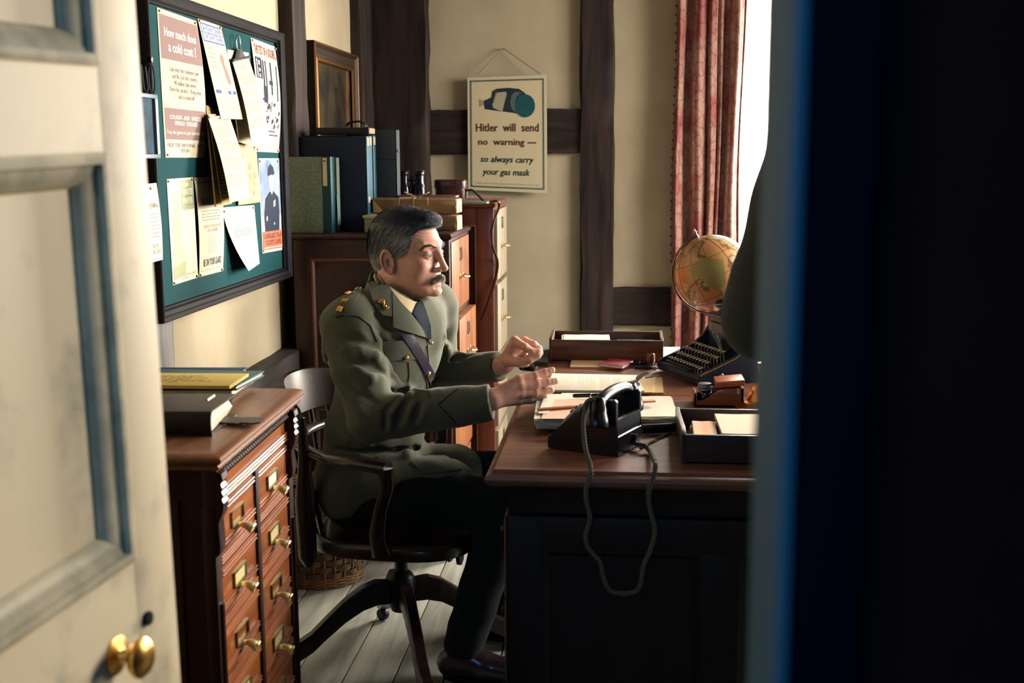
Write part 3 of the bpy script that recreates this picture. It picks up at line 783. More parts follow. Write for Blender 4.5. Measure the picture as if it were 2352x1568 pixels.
s.lines('small_print', mat('pale_print', (222, 212, 182), .85), t, .55, .95, .35, .88, 9, .16, .1, 40)
s.text('HELP THE NATIONAL WAR\nEFFORT', .08, .92, .925, .975, PALEGREY, t, 0)
# G
t, s = poster('poster', 'cream poster headed WARNING in blue and ending BE ON YOUR GUARD', [(446, 407.6), (507, 404), (457.6, 636.4), (512, 622)], G, lambda u, v: .006*math.sin(PI*v))
s.rect('rule_line', [(.04, .97, .045, .049), (.04, .97, .055, .059), (.05, .96, .945, .949)], BLUEP, t)
s.poly('faint_crest', [[(.45, .08), (.60, .07), (.60, .19), (.45, .20)]], mat('rose_print', (226, 186, 158), .8), t)
s.text('WARNING', .16, .90, .20, .29, NAVYP, t, .02)
s.lines('small_print', GREYP, t, .14, .84, .34, .46, 4, .3, .2, 44)
s.text("DON'T LET YOUR CHATTER\nHELP THE ENEMY", .20, .86, .485, .56, PINKP, t, .01)
s.text('BE ON YOUR GUARD', .16, .90, .83, .905, NAVYP, t, .01)
s.lines('small_print', PALEGREY, t, .32, .72, .60, .79, 9, .35, .2, 45)
# H
t, s = poster('typed_form', 'white ruled form with two drawing pins, curling at its lower left corner', [(509.7, 476.5), (583.7, 471), (536, 622), (596.4, 605)], G, lambda u, v: .045*(1-u)*v*v, m=PAPERW, pin=((.04, .06), (.96, .04)), cat='form')
s.rect('rule_line', [(.0, .96, .33, .335), (.05, .96, .52, .525), (.05, .96, .66, .665), (.05, .96, .86, .865)]+[(.20+.07*i, .205+.07*i, .36, .62) for i in range(10)], PALEGREY, t)
s.lines('typing', GREYP, t, .3, .7, .18, .25, 3, .3, .2, 50); s.lines('typing', GREYP, t, .18, .9, .36, .50, 4, .3, .2, 51)
# I
t, s = poster('poster', 'blue poster of a uniformed man with an orange panel reading Careless Talk Costs Lives', [(593.4, 363.5), (640.6, 363.5), (603, 582), (652, 573)], G, None, pin=((.06, .03), (.93, .03), (.04, .975)), m=mat('pale_blue_paper', (206, 206, 206), .8))
sky = mat('poster_blue', (60, 90, 146), .8, kind='noise', col2=(150, 164, 186), scale=9)
s.rect('printed_sky', [(.02, .98, .015, .60)], sky, t); s.rect('printed_sky', [(.02, .98, .60, .775)], mat('poster_pale', (190, 196, 200), .8), t)
s.poly('tunic', [[(.42, .36), (.60, .34), (.86, .42), (.88, .55), (.84, .72), (.82, .80), (.30, .82), (.16, .77), (.14, .62), (.22, .43)]], NAVYP, t, .0005, div=False)
s.poly('face', [[(.42, .19), (.66, .17), (.68, .27), (.60, .36), (.54, .39), (.46, .33), (.42, .26)]], mat('printed_skin', (176, 178, 180), .8), t, .0007, div=False)
s.poly('cap', [[(.38, .19), (.42, .10), (.55, .06), (.68, .10), (.72, .16), (.66, .18), (.56, .17)]], NAVYP, t, .0009, div=False)
s.poly('badges', [[(.60, .46), (.70, .44), (.68, .51), (.60, .52)], [(.24, .62), (.30, .61), (.29, .66), (.24, .66)], [(.58, .69), (.63, .685), (.62, .71), (.58, .71)]], TXT_CREAM, t, .0008)
ORG = mat('orange_print', (232, 112, 74), .8)
s.rect('orange_panel', [(.04, .96, .775, .97)], ORG, t, .0011)
s.text('CARELESS TALK', .10, .92, .80, .85, NAVYP, t, .02, off=.0014); s.text('COSTS LIVES', .16, .88, .87, .92, NAVYP, t, .02, off=.0014)
s.lines('white_print', TXT_CREAM, t, .08, .92, .943, .958, 1, .8, 0, 61, off=.0014)
# notice pinned by the frame
c = [at(329, 423, X=-1.072), at(359, 420, X=-1.072), at(341, 605, X=-1.068), at(374, 596, X=-1.068)]
t = thing('notice', 'small white notice pinned over the left edge of the noticeboard frame', 'notice', (c[2]+c[3])/2)
s = Sheet(*c, (1, 0, 0), lambda u, v: .004*math.sin(PI*v)); s.paper('paper', PAPERW, t); pins(s, [(.5, .06)], t, (1, 0, 0))
s.text('EVENING', .05, .92, .25, .31, GREYP, t); s.lines('small_print', PALEGREY, t, .1, .9, .38, .72, 7, .3, .2, 70); s.text('BE ON\nYOUR GUARD', .1, .92, .77, .90, PALEGREY, t)
s.rect('rule_line', [(.03, .97, .03, .035), (.03, .97, .96, .965)], BLUEP, t)
# hanging glazed plate and key hook
a = at(317, 212, X=-1.07); b2 = at(357, 216, X=-1.07); zb = at(357, 360, X=-1.07).z
t = thing('hanging_plate', 'blue-grey glazed plate hanging from an iron hook between door and noticeboard', 'plate', (-1.075, (a.y+b2.y)/2, zb))
MB().box(-1.082, -1.072, a.y, b2.y-.012, zb+.006, a.z-.008, .001).build('glazed_panel', mat('mottled_glass', (34, 76, 98), .7, spec=.1, kind='noise', col2=(16, 40, 62), scale=30), t, world=True)
MB().box(-1.085, -1.066, a.y, b2.y+.004, a.z-.010, a.z, .002).build('top_rail', mat('blue_iron', (40, 62, 80), .5, .3), t, world=True)
MB().box(-1.085, -1.066, a.y, b2.y+.004, zb-.004, zb+.006, .002).build('bottom_rail', mat('blue_iron', (40, 62, 80), .5, .3), t, world=True)
MB().box(-1.085, -1.066, b2.y-.012, b2.y+.002, zb+.006, a.z-.010, .001).build('white_edge', PAPERW, t, world=True)
h = at(332, 150, X=-1.08); k = MB()
k.tube([h+Vector((0, -.02, -.0)), h+Vector((0, -.012, -.05)), h+Vector((0, 0, a.z-h.z))], .003, 6); k.tube([h+Vector((0, .0, .01)), h+Vector((0, .012, -.05)), h+Vector((0, .004, a.z-h.z))], .003, 6)
k.tube([h+Vector((.01, .018*math.cos(i*.5)+.012, .034*math.sin(i*.5)-.03)) for i in range(14)], .002, 6)
k.lathe([(0, 0), (.014, 0), (.014, .02), (.006, .04), (0, .04)], 10, Matrix.Translation(h+Vector((-.02, -.004, .012))) @ RY(PI/2))
k.build('hook', BLACKMETAL, t, world=True)

# ---- gas mask poster on the back wall
PY = WB-.045
c = [at(1073.5, 178, Y=PY), at(1255.4, 172, Y=PY), at(1075.5, 436, Y=PY), at(1257, 443.5, Y=PY)]
t = thing('poster', 'cream gas mask poster hanging on a string from a nail on the back wall', 'poster', (c[2]+c[3])/2)
s = Sheet(*c, (0, -1, 0)); s.paper('card', mat('old_cream_card', (214, 200, 162), .8), t, th=.004)
s.c = [v+s.n*.0008 for v in s.c]
TEAL = mat('teal_print', (24, 92, 96), .8); DARKT = mat('dark_teal_print', (30, 48, 56), .8); BRN = mat('red_brown_print', (120, 58, 60), .8)
rs = [(.035, .965, .028, .034), (.035, .965, .966, .972), (.035, .044, .028, .972), (.956, .965, .028, .972)]
n = 52
for i in range(n):
    v = .036+.93*i/n; rs.append((.044, .056, v, v+.009)); rs.append((.944, .956, v, v+.009))
n = 36
for i in range(n):
    u = .05+.90*i/n; rs.append((u, u+.013, .034, .042)); rs.append((u, u+.013, .958, .966))
s.rect('dotted_border', rs, TEAL, t, 0.0004)
def Z(pts): return [((x-92)/(808-92.0), (y-375)/(1410-375.0)) for x, y in pts]
s.poly('mask_drawing', [Z([(240, 590), (310, 560), (318, 505), (360, 483), (470, 478), (560, 490), (610, 525), (640, 560), (600, 720), (540, 708), (500, 700), (250, 665)])], DARKT, t, 0.0004, div=False)
s.poly('mask_window', [Z([(345, 520), (372, 515), (318, 625), (325, 655), (408, 690), (418, 600), (450, 530), (440, 512)])], mat('grey_cream_print', (178, 168, 138), .8), t, 0.0008, div=False)
s.poly('mask_strap', [Z([(200, 575), (240, 590), (240, 630), (205, 640)])], mat('pale_brown_print', (168, 150, 124), .8), t, 0.0006, div=False)
def disc(cx, cy, rx, ry, n=28): return Z([(cx+rx*math.cos(2*PI*i/n), cy+ry*math.sin(2*PI*i/n)) for i in range(n)])
s.poly('canister_side', [disc(540, 605, 60, 92), disc(560, 615, 60, 96)], mat('grey_teal_print', (84, 102, 98), .8), t, 0.0012, div=False)
s.poly('canister_rim', [disc(588, 632, 66, 98)], DARKT, t, 0.0014, div=False)
s.poly('canister_face', [disc(614, 640, 90, 102)], TEAL, t, 0.0016, div=False)
for q in (74, 52, 30, 10): 
    ring = [disc(614, 640, q, q*1.13), disc(614, 640, q-4, (q-4)*1.13)]
    b = MB(); A = [b.bm.verts.new(s.pos(u, v, 0.0019)) for u, v in ring[0]]; B_ = [b.bm.verts.new(s.pos(u, v, 0.0019)) for u, v in ring[1]]
    for i in range(28): b.bm.faces.new((A[i], A[(i+1) % 28], B_[(i+1) % 28], B_[i]))
    b.build('canister_ring', DARKT, t, world=True, smooth=0)
def tz(txt, x0, x1, y0, y1, m, **k):
    for q, o in ((-1.6, 0), (1.6, .00004)): s.text(txt, (x0-92)/716, (x1-92)/716, (y0-375)/1035, (y1-375)/1035, m, t, off=0.0006, **k)
tz('Hitler  will  send', 168, 736, 795, 868, BRN, bold=.012)
tz('no  warning', 188, 606, 935, 1008, BRN, bold=.012); s.rect('dash', [((636-92)/716, (712-92)/716, (960-375)/1035, (973-375)/1035)], BRN, t, 0.0006)
tz('so always carry', 206, 692, 1090, 1165, TEAL, bold=.012, shear=.25); tz('your gas mask', 222, 656, 1205, 1280, TEAL, bold=.012, shear=.25)
s.lines('imprint', mat('faint_print', (186, 172, 138), .8), t, .1, .9, .93, .945, 1, .6, 0, 80, off=0.0004)
nl = at(1157, 113, Y=WB-.004)
MB().tube([at(1096, 172, Y=PY-.003), nl+Vector((-.004, -.014, 0)), nl+Vector((.004, -.014, 0)), at(1241, 170, Y=PY-.003)], .0022, 6).build('string', mat('twine', (150, 138, 108), .9), t, world=True)
MB().lathe([(0, 0), (.002, 0), (.002, .014), (.005, .015), (.005, .017), (0, .017)], 10, Matrix.Translation(nl+Vector((0, .006, 0))) @ RX(PI/2)).build('nail', STEEL, t, world=True)

# ---- framed painting on the left wall, behind the box files
pf = at(722, 90, X=-1.115); pe = at(822, 136, X=-1.115)
t = thing('framed_painting', 'dark landscape oil painting in a gilt and brown frame on the left wall', 'painting', (-1.15, (pf.y+pe.y)/2, 1.28))
zt = (at(722, 85, X=-1.115).z+at(820, 133, X=-1.115).z)/2; zbp = 1.29
b = MB(); b.rectrings(pf.y, pe.y, zbp, zt, [(0, -1.172), (0, -1.117), (-.006, -1.113), (-.014, -1.118), (-.02, -1.124)], M=MLW, cap=False)
b.build('outer_frame', mat('brown_frame', (40, 28, 22), .5, kind='wood', col2=(24, 18, 18), scale=30, axis=1), t, world=True)
b = MB(); b.rectrings(pf.y, pe.y, zbp, zt, [(-.0005, -1.1165), (-.003, -1.1125), (-.006, -1.1118), (-.009, -1.114)], M=MLW, cap=False)
b.rectrings(pf.y, pe.y, zbp, zt, [(-.055, -1.124), (-.059, -1.121), (-.064, -1.1205), (-.068, -1.128)], M=MLW, cap=False)
b.build('gilt_edge', mat('old_gilt', (120, 78, 40), .42, .8), t, world=True)
b = MB(); b.rectrings(pf.y, pe.y, zbp, zt, [(-.02, -1.124), (-.04, -1.131), (-.055, -1.1245)], M=MLW, cap=False); b.build('frame_cove', mat('brown_cove', (44, 30, 22), .5), t, world=True)
MB().box(-1.165, -1.136, pf.y+.02, pe.y-.02, zbp+.02, zt-.02).build('canvas', mat('dark_canvas', (74, 62, 34), .35, kind='noise', col2=(14, 20, 22), scale=7, coat=.3, lo=.4, hi=.7), t, world=True)

# ---- curtain
def curtain(name, label, x0, x1, ylip, z0, z1, n, amp, seed):
    r = random.Random(seed); t = thing(name, label, 'curtain', ((x0+x1)/2, ylip, z0))
    folds = [(.00, .004), (.05, .045), (.10, .030), (.17, -.015), (.24, -.018), (.28, .032), (.36, .046), (.43, .020), (.47, -.004), (.52, .038), (.58, .028), (.61, .0), (.66, .02), (.70, -.015), (.76, -.010), (.80, .035), (.88, .050), (.94, .030), (.97, .0), (1.0, .01)]
    def fy(u):
        for (a, p), (c, q) in zip(folds[:-1], folds[1:]):
            if u <= c+1e-9:
                k = (u-a)/(c-a); k = k*k*(3-2*k); return p+(q-p)*k
        return folds[-1][1]
    b = MB()
    def fn(u, v):
        sq_ = 1-.05*math.sin(PI*v)
        x = x0+(x1-x0)*(u*sq_) + .006*math.sin(9*v+u*7)*math.sin(PI*v)
        return (x, ylip-fy(u)*(.8+.4*v)-.004*math.sin(14*v+u*11), z1+(z0-z1)*v)
    b.grid(fn, 110, 40, thick=.002)
    return b, t, fn
CURT = bpy.data.materials.new('faded_red_damask'); CURT.use_nodes = True
nt = CURT.node_tree; N = nt.nodes; L = nt.links; P = N['Principled BSDF']; P.inputs['Roughness'].default_value = .9
tc = N.new('ShaderNodeTexCoord'); mp = N.new('ShaderNodeMapping'); mp.inputs['Scale'].default_value = (26, 26, 15); L.new(tc.outputs['Object'], mp.inputs[0])
nz = N.new('ShaderNodeTexNoise'); nz.inputs['Scale'].default_value = .55; nz.inputs['Detail'].default_value = 3; L.new(mp.outputs[0], nz.inputs['Vector'])
vo = N.new('ShaderNodeTexVoronoi'); vo.feature = 'DISTANCE_TO_EDGE'; vo.inputs['Scale'].default_value = 2.2
mxv = N.new('ShaderNodeMixRGB'); mxv.inputs[0].default_value = .45; L.new(mp.outputs[0], mxv.inputs[1]); L.new(nz.outputs['Color'], mxv.inputs[2]); L.new(mxv.outputs[0], vo.inputs['Vector'])
cr = N.new('ShaderNodeValToRGB'); cr.color_ramp.elements[0].position = .42; cr.color_ramp.elements[1].position = .60
cr.color_ramp.elements[0].color = lin(168, 132, 116)+(1,); cr.color_ramp.elements[1].color = lin(150, 88, 84)+(1,); L.new(nz.outputs['Fac'], cr.inputs[0])
c2 = N.new('ShaderNodeValToRGB'); c2.color_ramp.elements[0].position = .0; c2.color_ramp.elements[1].position = .10
c2.color_ramp.elements[0].color = lin(196, 150, 142)+(1,); c2.color_ramp.elements[1].color = (1, 1, 1, 1); L.new(vo.outputs['Distance'], c2.inputs[0])
mu = N.new('ShaderNodeMixRGB'); mu.blend_type = 'MULTIPLY'; mu.inputs[0].default_value = .8; L.new(cr.outputs[0], mu.inputs[1]); L.new(c2.outputs[0], mu.inputs[2]); L.new(mu.outputs[0], P.inputs['Base Color'])
b, t, fn = curtain('curtain', 'long faded red patterned curtain hanging beside the back window', at(1549, 300, Y=5.3).x, at(1712, 300, Y=5.3).x, 5.32, .12, 2.42, 0, 0, 4)
b.build('drape', CURT, t, world=True, smooth=80)
b = MB()
for i in range(60):
    v = .0+i/60; p = Vector(fn(0, v)); b.sphere(p+Vector((-.003, -.002, 0)), .0055, u=6, v=5)
b.build('braid_edge', mat('curtain_braid', (120, 70, 62), .9), t, world=True)
MB().tube([(at(1549, 300, Y=5.3).x-.06, 5.30, 2.44), (1.9, 5.30, 2.44)], .014, 12).build('pole', DESKDARK, t, world=True)
# lace net behind it, glowing with the daylight outside
NET = bpy.data.materials.new('white_lace_net'); NET.use_nodes = True
nt = NET.node_tree; nt.nodes.clear(); _o = nt.nodes.new('ShaderNodeOutputMaterial')
_d = nt.nodes.new('ShaderNodeBsdfTranslucent'); _d.inputs[0].default_value = (.95, .93, .86, 1); _f = nt.nodes.new('ShaderNodeBsdfDiffuse'); _f.inputs[0].default_value = (.9, .88, .8, 1)
_x = nt.nodes.new('ShaderNodeMixShader'); _x.inputs[0].default_value = .25; nt.links.new(_d.outputs[0], _x.inputs[1]); nt.links.new(_f.outputs[0], _x.inputs[2])
_tr = nt.nodes.new('ShaderNodeBsdfTransparent'); _x2 = nt.nodes.new('ShaderNodeMixShader'); _x2.inputs[0].default_value = .45
nt.links.new(_tr.outputs[0], _x2.inputs[1]); nt.links.new(_x.outputs[0], _x2.inputs[2]); nt.links.new(_x2.outputs[0], _o.inputs[0])
b = MB(); nx0 = .46
b.grid(lambda u, v: (nx0+1.32*u, WB-.008+.006*math.sin(u*70), 2.32-1.5*v), 200, 6)
tag(b.build('net_curtain', NET, None, smooth=80, base=True), 'white net curtain glowing with daylight behind the red curtain', 'curtain')
# ================================================================== ON THE CARD CABINET
ccT = xf(cc)
def oncc(x, y): return at(x, y, Z=.952)
def book(name, label, px_front_r, w, d, h, rz, cover, pages, z=.952, lines=0, group=None, cat='book', title=None):
    """px_front_r: the near right-hand corner; w across, d deep, spine to the left"""
    p = at(px_front_r[0], px_front_r[1], Z=z)
    t = thing(name, label, cat, (p.x, p.y, z), rz, group)
    MB().box(-w, 0, 0, d, 0, .0025, .0008).box(-w, 0, 0, d, h-.0025, h, .0008).box(-w, -w+.003, 0, d, 0, h, .001).build('cover', cover, t)
    MB().box(-w+.003, -.003, .003, d-.003, .0026, h-.0026).build('page_block', pages, t)
    if lines:
        r = random.Random(lines); b = MB()
        for i in range(7):
            y = d*(.25+.08*i); u = -w*.9
            while u < -w*.3*r.uniform(.8, 1.4): 
                q = r.uniform(.01, .03); b.box(u, u+q, y, y+.003, h, h+.0002); u += q+.006
        b.build('cover_print', mat('olive_print', (120, 108, 60), .8), t)
    return t
PG = mat('aged_pages', (232, 222, 194), .8, kind='noise', col2=(206, 194, 160), scale=60)
TEALC = mat('teal_cloth', (58, 104, 108), .7, kind='noise', col2=(44, 86, 92), scale=60); MAROON = mat('maroon_cloth', (72, 32, 36), .7)
book('book', 'dark red book with cream pages at the bottom of the pile', (535, 914), .26, .155, .016, math.radians(3), MAROON, PG)
book('book', 'thin teal covered book on the maroon book, beneath the yellow booklet', (545, 897), .235, .15, .010, math.radians(-2), TEALC, PG, .968)
p_ = book('booklet', 'mustard yellow typed booklet lying on top of the book pile', (528, 893), .255, .125, .006, math.radians(2), mat('mustard_paper', (206, 180, 98), .7), PAPERW, .9785, 5, cat='booklet')
book('book', 'dark blue thin book at the back of the pile against the wall', (556, 870), .24, .045, .016, math.radians(4), mat('navy_cloth', (26, 44, 66), .7), PG, .9525)
book('book', 'pinkish brown leather book lying behind the black leather volume', (495, 914), .22, .06, .030, 0, mat('pink_brown_leather', (140, 92, 84), .5), PG)
# big black leather volume with a strap
p = at(487, 1002, Z=.952)
t = thing('leather_book', 'thick black leather bound volume with a strap flap, nearest the cabinet edge', 'book', (p.x, p.y, .952), math.radians(4))
BLK = mat('black_leather', (48, 42, 46), .42, kind='noise', col2=(34, 28, 34), scale=90, bump=.3)
w_, d_, h_ = .22, .155, .042
b = MB(); b.rings([[(-w_, 0, 0), (0, 0, 0), (.000, 0, .003), (-w_, 0, .003)], [(-w_, d_, 0), (0, d_, 0), (0, d_, .003), (-w_, d_, .003)]])
R = []
for (y, z) in [(0, .003), (-.004, .012), (-.005, .022), (-.003, .034), (.002, .0405), (.010, h_), (.155, h_-.003)]: R.append([(-w_, y, z), (0, y, z), (0, y+.003, z-.0028 if z > .03 else z), (-w_, y+.003, z-.0028 if z > .03 else z)])
b.rings(R); b.build('cover', BLK, t)
b = MB()
R = []
for (y, z0, z1) in [(.002, .004, .036), (.03, .004, .040), (.08, .004, .040), (.13, .004, .0385), (.138, .004, .037)]: R.append([(-w_+.004, y, z0), (-.010+.004*math.sin(y*40), y, z0), (-.002, y, (z0+z1)/2), (-.010+.004*math.sin(y*40), y, z1), (-w_+.004, y, z1)])
b.rings(R); b.build('page_block', PG, t)
b = MB(); b.grid(lambda u, v: (-.03+.065*u, .085+.045*v-.02*u, .004+.038*(1-min(1, u*3.0))**2 + .002), 12, 4, thick=.0025)
b.ngon_prism([(.028, .066), (.052, .062), (.062, .070), (.066, .085), (.060, .098), (.050, .106), (.028, .110)], .0055, .0082)
b.build('strap_flap', BLK, t)
MB().box(-.158, -.140, .030, .042, h_-.0005, h_+.003, .001).build('clasp', STEEL, t)

# ================================================================== ON THE FILING CABINETS
Z1, Z2 = 1.142, 1.226
def boxfile(name, label, px0, px1, ytop, Yf, depth, cover, spine=None, z=Z1, cat='box file', group=None, tab=None):
    """stands upright, its broad side towards the camera, its spine towards +x"""
    a = at(px0, 500, Y=Yf).x; c = at(px1, 500, Y=Yf).x; h = at((px0+px1)/2, ytop, Y=Yf).z - z
    t = thing(name, label, cat, ((a+c)/2, Yf+depth/2, z), 0, group)
    hw = (c-a)/2
    MB().box(-hw, hw-.004, -depth/2, depth/2, 0, h, .0015).build('case', cover, t)
    MB().box(hw-.004, hw, -depth/2, depth/2, .0005, h-.0005, .0012).build('spine', spine or cover, t)
    return t, hw, h, depth
MARB = mat('green_marbled_paper', (98, 116, 102), .7, kind='noise', col2=(136, 142, 118), scale=42, vor=True, lo=.0, hi=.09)
GCL = mat('dark_green_cloth', (10, 62, 66), .6)
t, hw, h, dp = boxfile('box_file', 'green marbled box file standing upright on the filing cabinet', 646, 762, 360, 3.93, .050, MARB, GCL)
MB().box(hw-.030, hw+.0004, -dp/2-.0006, dp/2, 0, h, .0005).build('cloth_spine', GCL, t)
MB().box(hw-.026, hw-.012, -dp/2-.0014, -dp/2-.0004, h*.62, h*.985).build('paper_label', mat('cream_label', (222, 204, 160), .7), t)
MB().box(hw-.024, hw-.015, -dp/2-.0018, -dp/2-.0012, h*.93, h*.955).build('label_stamp', GREYP, t)
t, hw, h, dp = boxfile('box_file', 'second green marbled box file just behind the first, its side torn', 668, 776, 362, 3.985, .042, MARB, MARB)
MB().tube([(hw-.001, -dp/2+.004, h*.05), (hw+.002, -dp/2+.003, h*.3), (hw-.001, -dp/2+.001, h*.5)], [(.002, .006), (.003, .012), (.001, .004)], 8).build('torn_edge', mat('pale_torn_cloth', (96, 132, 128), .7), t)
NVY = mat('navy_box_cloth', (12, 24, 44), .7); BLU = mat('blue_box_spine', (34, 78, 96), .6); GRN = mat('green_box_spine', (16, 66, 70), .6)
LAB = mat('tan_label', (168, 144, 112), .7)
for k, (x1, m_, lab, yt) in enumerate([(846, BLU, 'large navy box file with a blue spine, nearest of the upright row', 313), (852, mat('teal_box_spine', (22, 70, 88), .6), 'dark box file with a teal spine, second in the upright row', 312), (861, GRN, 'dark box file with a green spine, furthest of the upright row', 311)]):
    t, hw, h, dp = boxfile('box_file', lab, 672+k*16, x1, yt, 4.035+k*.050, .046, NVY, m_, group=None)
    MB().box(hw, hw+.0008, -dp/2+.008, dp/2-.010, h*.90, h*.985).build('paper_label', LAB, t)
    if k == 0: MB().box(hw, hw+.0008, -dp/2+.010, dp/2-.010, h*.30, h*.365).build('paper_label', LAB, t)
ztop = Z1 + h
t = thing('clip_file', 'black spring file lying on top of the navy box files', 'file', (at(800, 308, Y=4.11).x, 4.11, ztop+.002))
b = MB(); b.box(-.105, .085, -.05, .05, 0, .024, .006); b.build('cover', mat('black_board', (12, 13, 20), .6), t)
MB().box(.080, .086, -.045, .045, .003, .021, .002).build('page_edge', mat('tan_edge', (150, 116, 84), .7), t)
b = MB(); b.tube([(.03+.036*math.cos(a*.3), 0, .026+.020*math.sin(a*.3)) for a in range(11)], [(.004, .022)]*11, 8); b.build('arched_clip', BLACKMETAL, t)
t, hw, h, dp = boxfile('box_file', 'plain grey black box file behind the navy row, beside the corner post', 800, 914, 298, 4.20, .06, mat('charcoal_board', (44, 52, 58), .8), z=Z1)
MB().box(-hw, hw+.0006, -dp/2-.0008, -dp/2+.002, h*.70, h*.704).build('lid_seam', BLACKMETAL, t)
MB().tube([(hw+.001, -dp/2+.01, h*.80), (hw+.004, -dp/2+.005, h*.775)], .003, 6).build('stud', STEEL, t)
# small green box
a = at(833, 525, Y=3.96); c = at(990, 525, Y=3.96)
t = thing('card_box', 'small green marbled card box under the twine-tied parcel, behind the man', 'box', ((a.x+c.x)/2-.01, 4.00, Z1), math.radians(-3))
GB = mat('pale_green_paper', (112, 128, 96), .7, kind='noise', col2=(136, 144, 112), scale=30)
MB().box(-.10, .105, -.045, .045, 0, .050, .002).build('tray', GB, t)
MB().box(-.105, .108, -.049, .049, .048, .058, .002).build('lid', mat('cream_green_lid', (176, 176, 136), .7), t)
MB().box(.1085, .1095, -.049, .049, .002, .056).build('green_spine', GCL, t)
# brown paper parcels tied with twine
BP = mat('brown_parcel_paper', (148, 118, 84), .75, kind='noise', col2=(118, 90, 62), scale=12, bump=.4)
BPL = mat('pale_parcel_end', (192, 164, 120), .75)
TW = mat('parcel_twine', (176, 150, 110), .9)
def parcel(label, cx, cy, z, w, d, h, rz, tw=True):
    t = thing('parcel', label, 'parcel', (cx, cy, z), rz)
    r = random.Random(int(w*1000)); b = MB().box(-w/2, w/2, -d/2, d/2, 0, h, .004)
    bmesh.ops.subdivide_edges(b.bm, edges=b.bm.edges[:], cuts=3, use_grid_fill=True)
    for v in b.bm.verts:
        if .004 < v.co.z < h-.004: v.co += Vector((r.uniform(-.0012, .0012), r.uniform(-.0012, .0012), 0))
    b.build('wrapping', BP, t, smooth=30)
    b = MB().ngon_prism([(-d/2+.002, .002), (d/2-.002, .002), (d/2-.004, h-.002), (-d/2+.004, h-.003)], 0, .0015, M=TR(w/2, 0, 0) @ Matrix(((0, 0, 1, 0), (1, 0, 0, 0), (0, 1, 0, 0), (0, 0, 0, 1))))
    b.build('folded_end', BPL, t)
    MB().ngon_prism([(-w/2+.004, h*.95), (-w/2+.004, h*.05), (-w/2+.045, h*.05)], 0, .0012, M=TR(0, -d/2, 0) @ RX(PI/2)).build('folded_corner', BPL, t)
    if tw:
        b = MB(); q = .002
        b.tube([(0, -d/2-q, 0.001), (0, -d/2-q, h+q), (0, d/2+q, h+q), (0, d/2+q, 0.001)], .0016, 6)
        b.tube([(-w/2-q, 0, .001), (-w/2-q, 0, h+q), (w/2+q, 0, h+q), (w/2+q, 0, .001)], .0016, 6)
        for s in (-1, 1):
            b.tube([(s*.045*math.sin(a/10*PI)*(1 if a < 8 else .8), -.012*math.sin(a/10*PI*2)-.004*s, h+q+.020*math.sin(a/10*PI)) for a in range(11)], .0016, 6)
            b.tube([(0, 0, h+q), (s*.03, -.03, h+.004), (s*.05, -d/2-.004, h+.003), (s*.052, -d/2-.005, h-.02)], .0015, 6)
        b.build('twine', TW, t)
    return t
c1 = at(1005, 512, Y=4.10)
parcel('lower brown paper parcel under the tied one, on the cabinet top', -.66, 4.105, Z1, .155, .09, .052, math.radians(-4), False)
parcel('brown paper parcel tied with a twine bow, on the lower parcel', -.735, 4.12, Z1+.059, .30, .10, .050, math.radians(-3))
c1 = at(960, 466, Y=4.24)
t = book('book', 'flat maroon book lying between the parcel and the binoculars', (1048, 454), .21, .08, .008, 0, mat('maroon_board', (84, 40, 52), .6), PG, Z1+.1095)
# binoculars stand upright on the taller cabinet
Zb = at(945, 450, Y=4.50).z
bx = at(946, 430, Y=4.50).x
t = thing('binoculars', 'black binoculars standing upright behind the parcels', 'binoculars', (bx, 4.50, Z2))
BB = mat('black_enamel', (14, 20, 32), .25, coat=.6)
zt_ = at(945, 392, Y=4.50).z-Z2
for s in (-1, 1):
    b = MB().lathe([(0, 0), (.027, 0), (.028, .004), (.027, .010), (.025, .012), (.0255, zt_*.38), (.021, zt_*.52), (.017, zt_*.62), (.0165, zt_*.84), (.019, zt_*.86), (.020, zt_*.90), (.018, zt_*.95), (.021, zt_*.97), (.0215, zt_), (.012, zt_), (.011, zt_-.004), (0, zt_-.004)], 24, TR(s*.0305, 0, .0005))
    b.build('barrel', BB, t)
b = MB(); b.tube([(0, 0, .02), (0, 0, zt_*.8)], .0045, 10)
b.box(-.03, .03, -.004, .004, zt_*.28, zt_*.34, .002).box(-.03, .03, -.004, .004, zt_*.66, zt_*.71, .002)
b.lathe([(0, 0), (.008, 0), (.008, .02), (0, .02)], 14, TR(0, -.002, zt_*.42)); b.build('hinge_bar', BB, t)
for s in (-1, 1): MB().lathe([(.0258, 0), (.0268, .001), (.0268, .003), (.0258, .004)], 24, TR(s*.0305, 0, .022), cap=False).build('chrome_ring', STEEL, t)
# leather case with its strap hanging down the front of the tall cabinet
LEA = mat('dark_brown_leather', (74, 42, 36), .35, kind='noise', col2=(48, 26, 24), scale=60, bump=.3, coat=.3)
ax, cx_ = at(996, 430, Y=4.52).x, at(1066, 430, Y=4.52).x; hcase = at(1030, 413, Y=4.52).z-Z2
t = thing('leather_case', 'small round cornered brown leather case with a hanging strap, on the tall cabinet', 'case', ((ax+cx_)/2, 4.57, Z2))
def rr(w, d, k=8, e=4.0): return [sq(2*PI*j/32, w/2, d/2, e) for j in range(32)]
W_ = cx_-ax
MB().rings([[(x, y, z) for x, y in rr(W_*f_, .085*f_)] for z, f_ in [(0, .94), (.004, .98), (hcase*.62, 1.0), (hcase*.62+.001, 1.0)]]).build('body', LEA, t, smooth=50)
MB().rings([[(x, y, z) for x, y in rr(W_*f_, .085*f_)] for z, f_ in [(hcase*.60, 1.05), (hcase*.62, 1.06), (hcase*.93, 1.06), (hcase*.98, 1.03), (hcase, .96)]]).build('lid', LEA, t, smooth=50)
sx = W_/2
wl = xf(t).inverted()
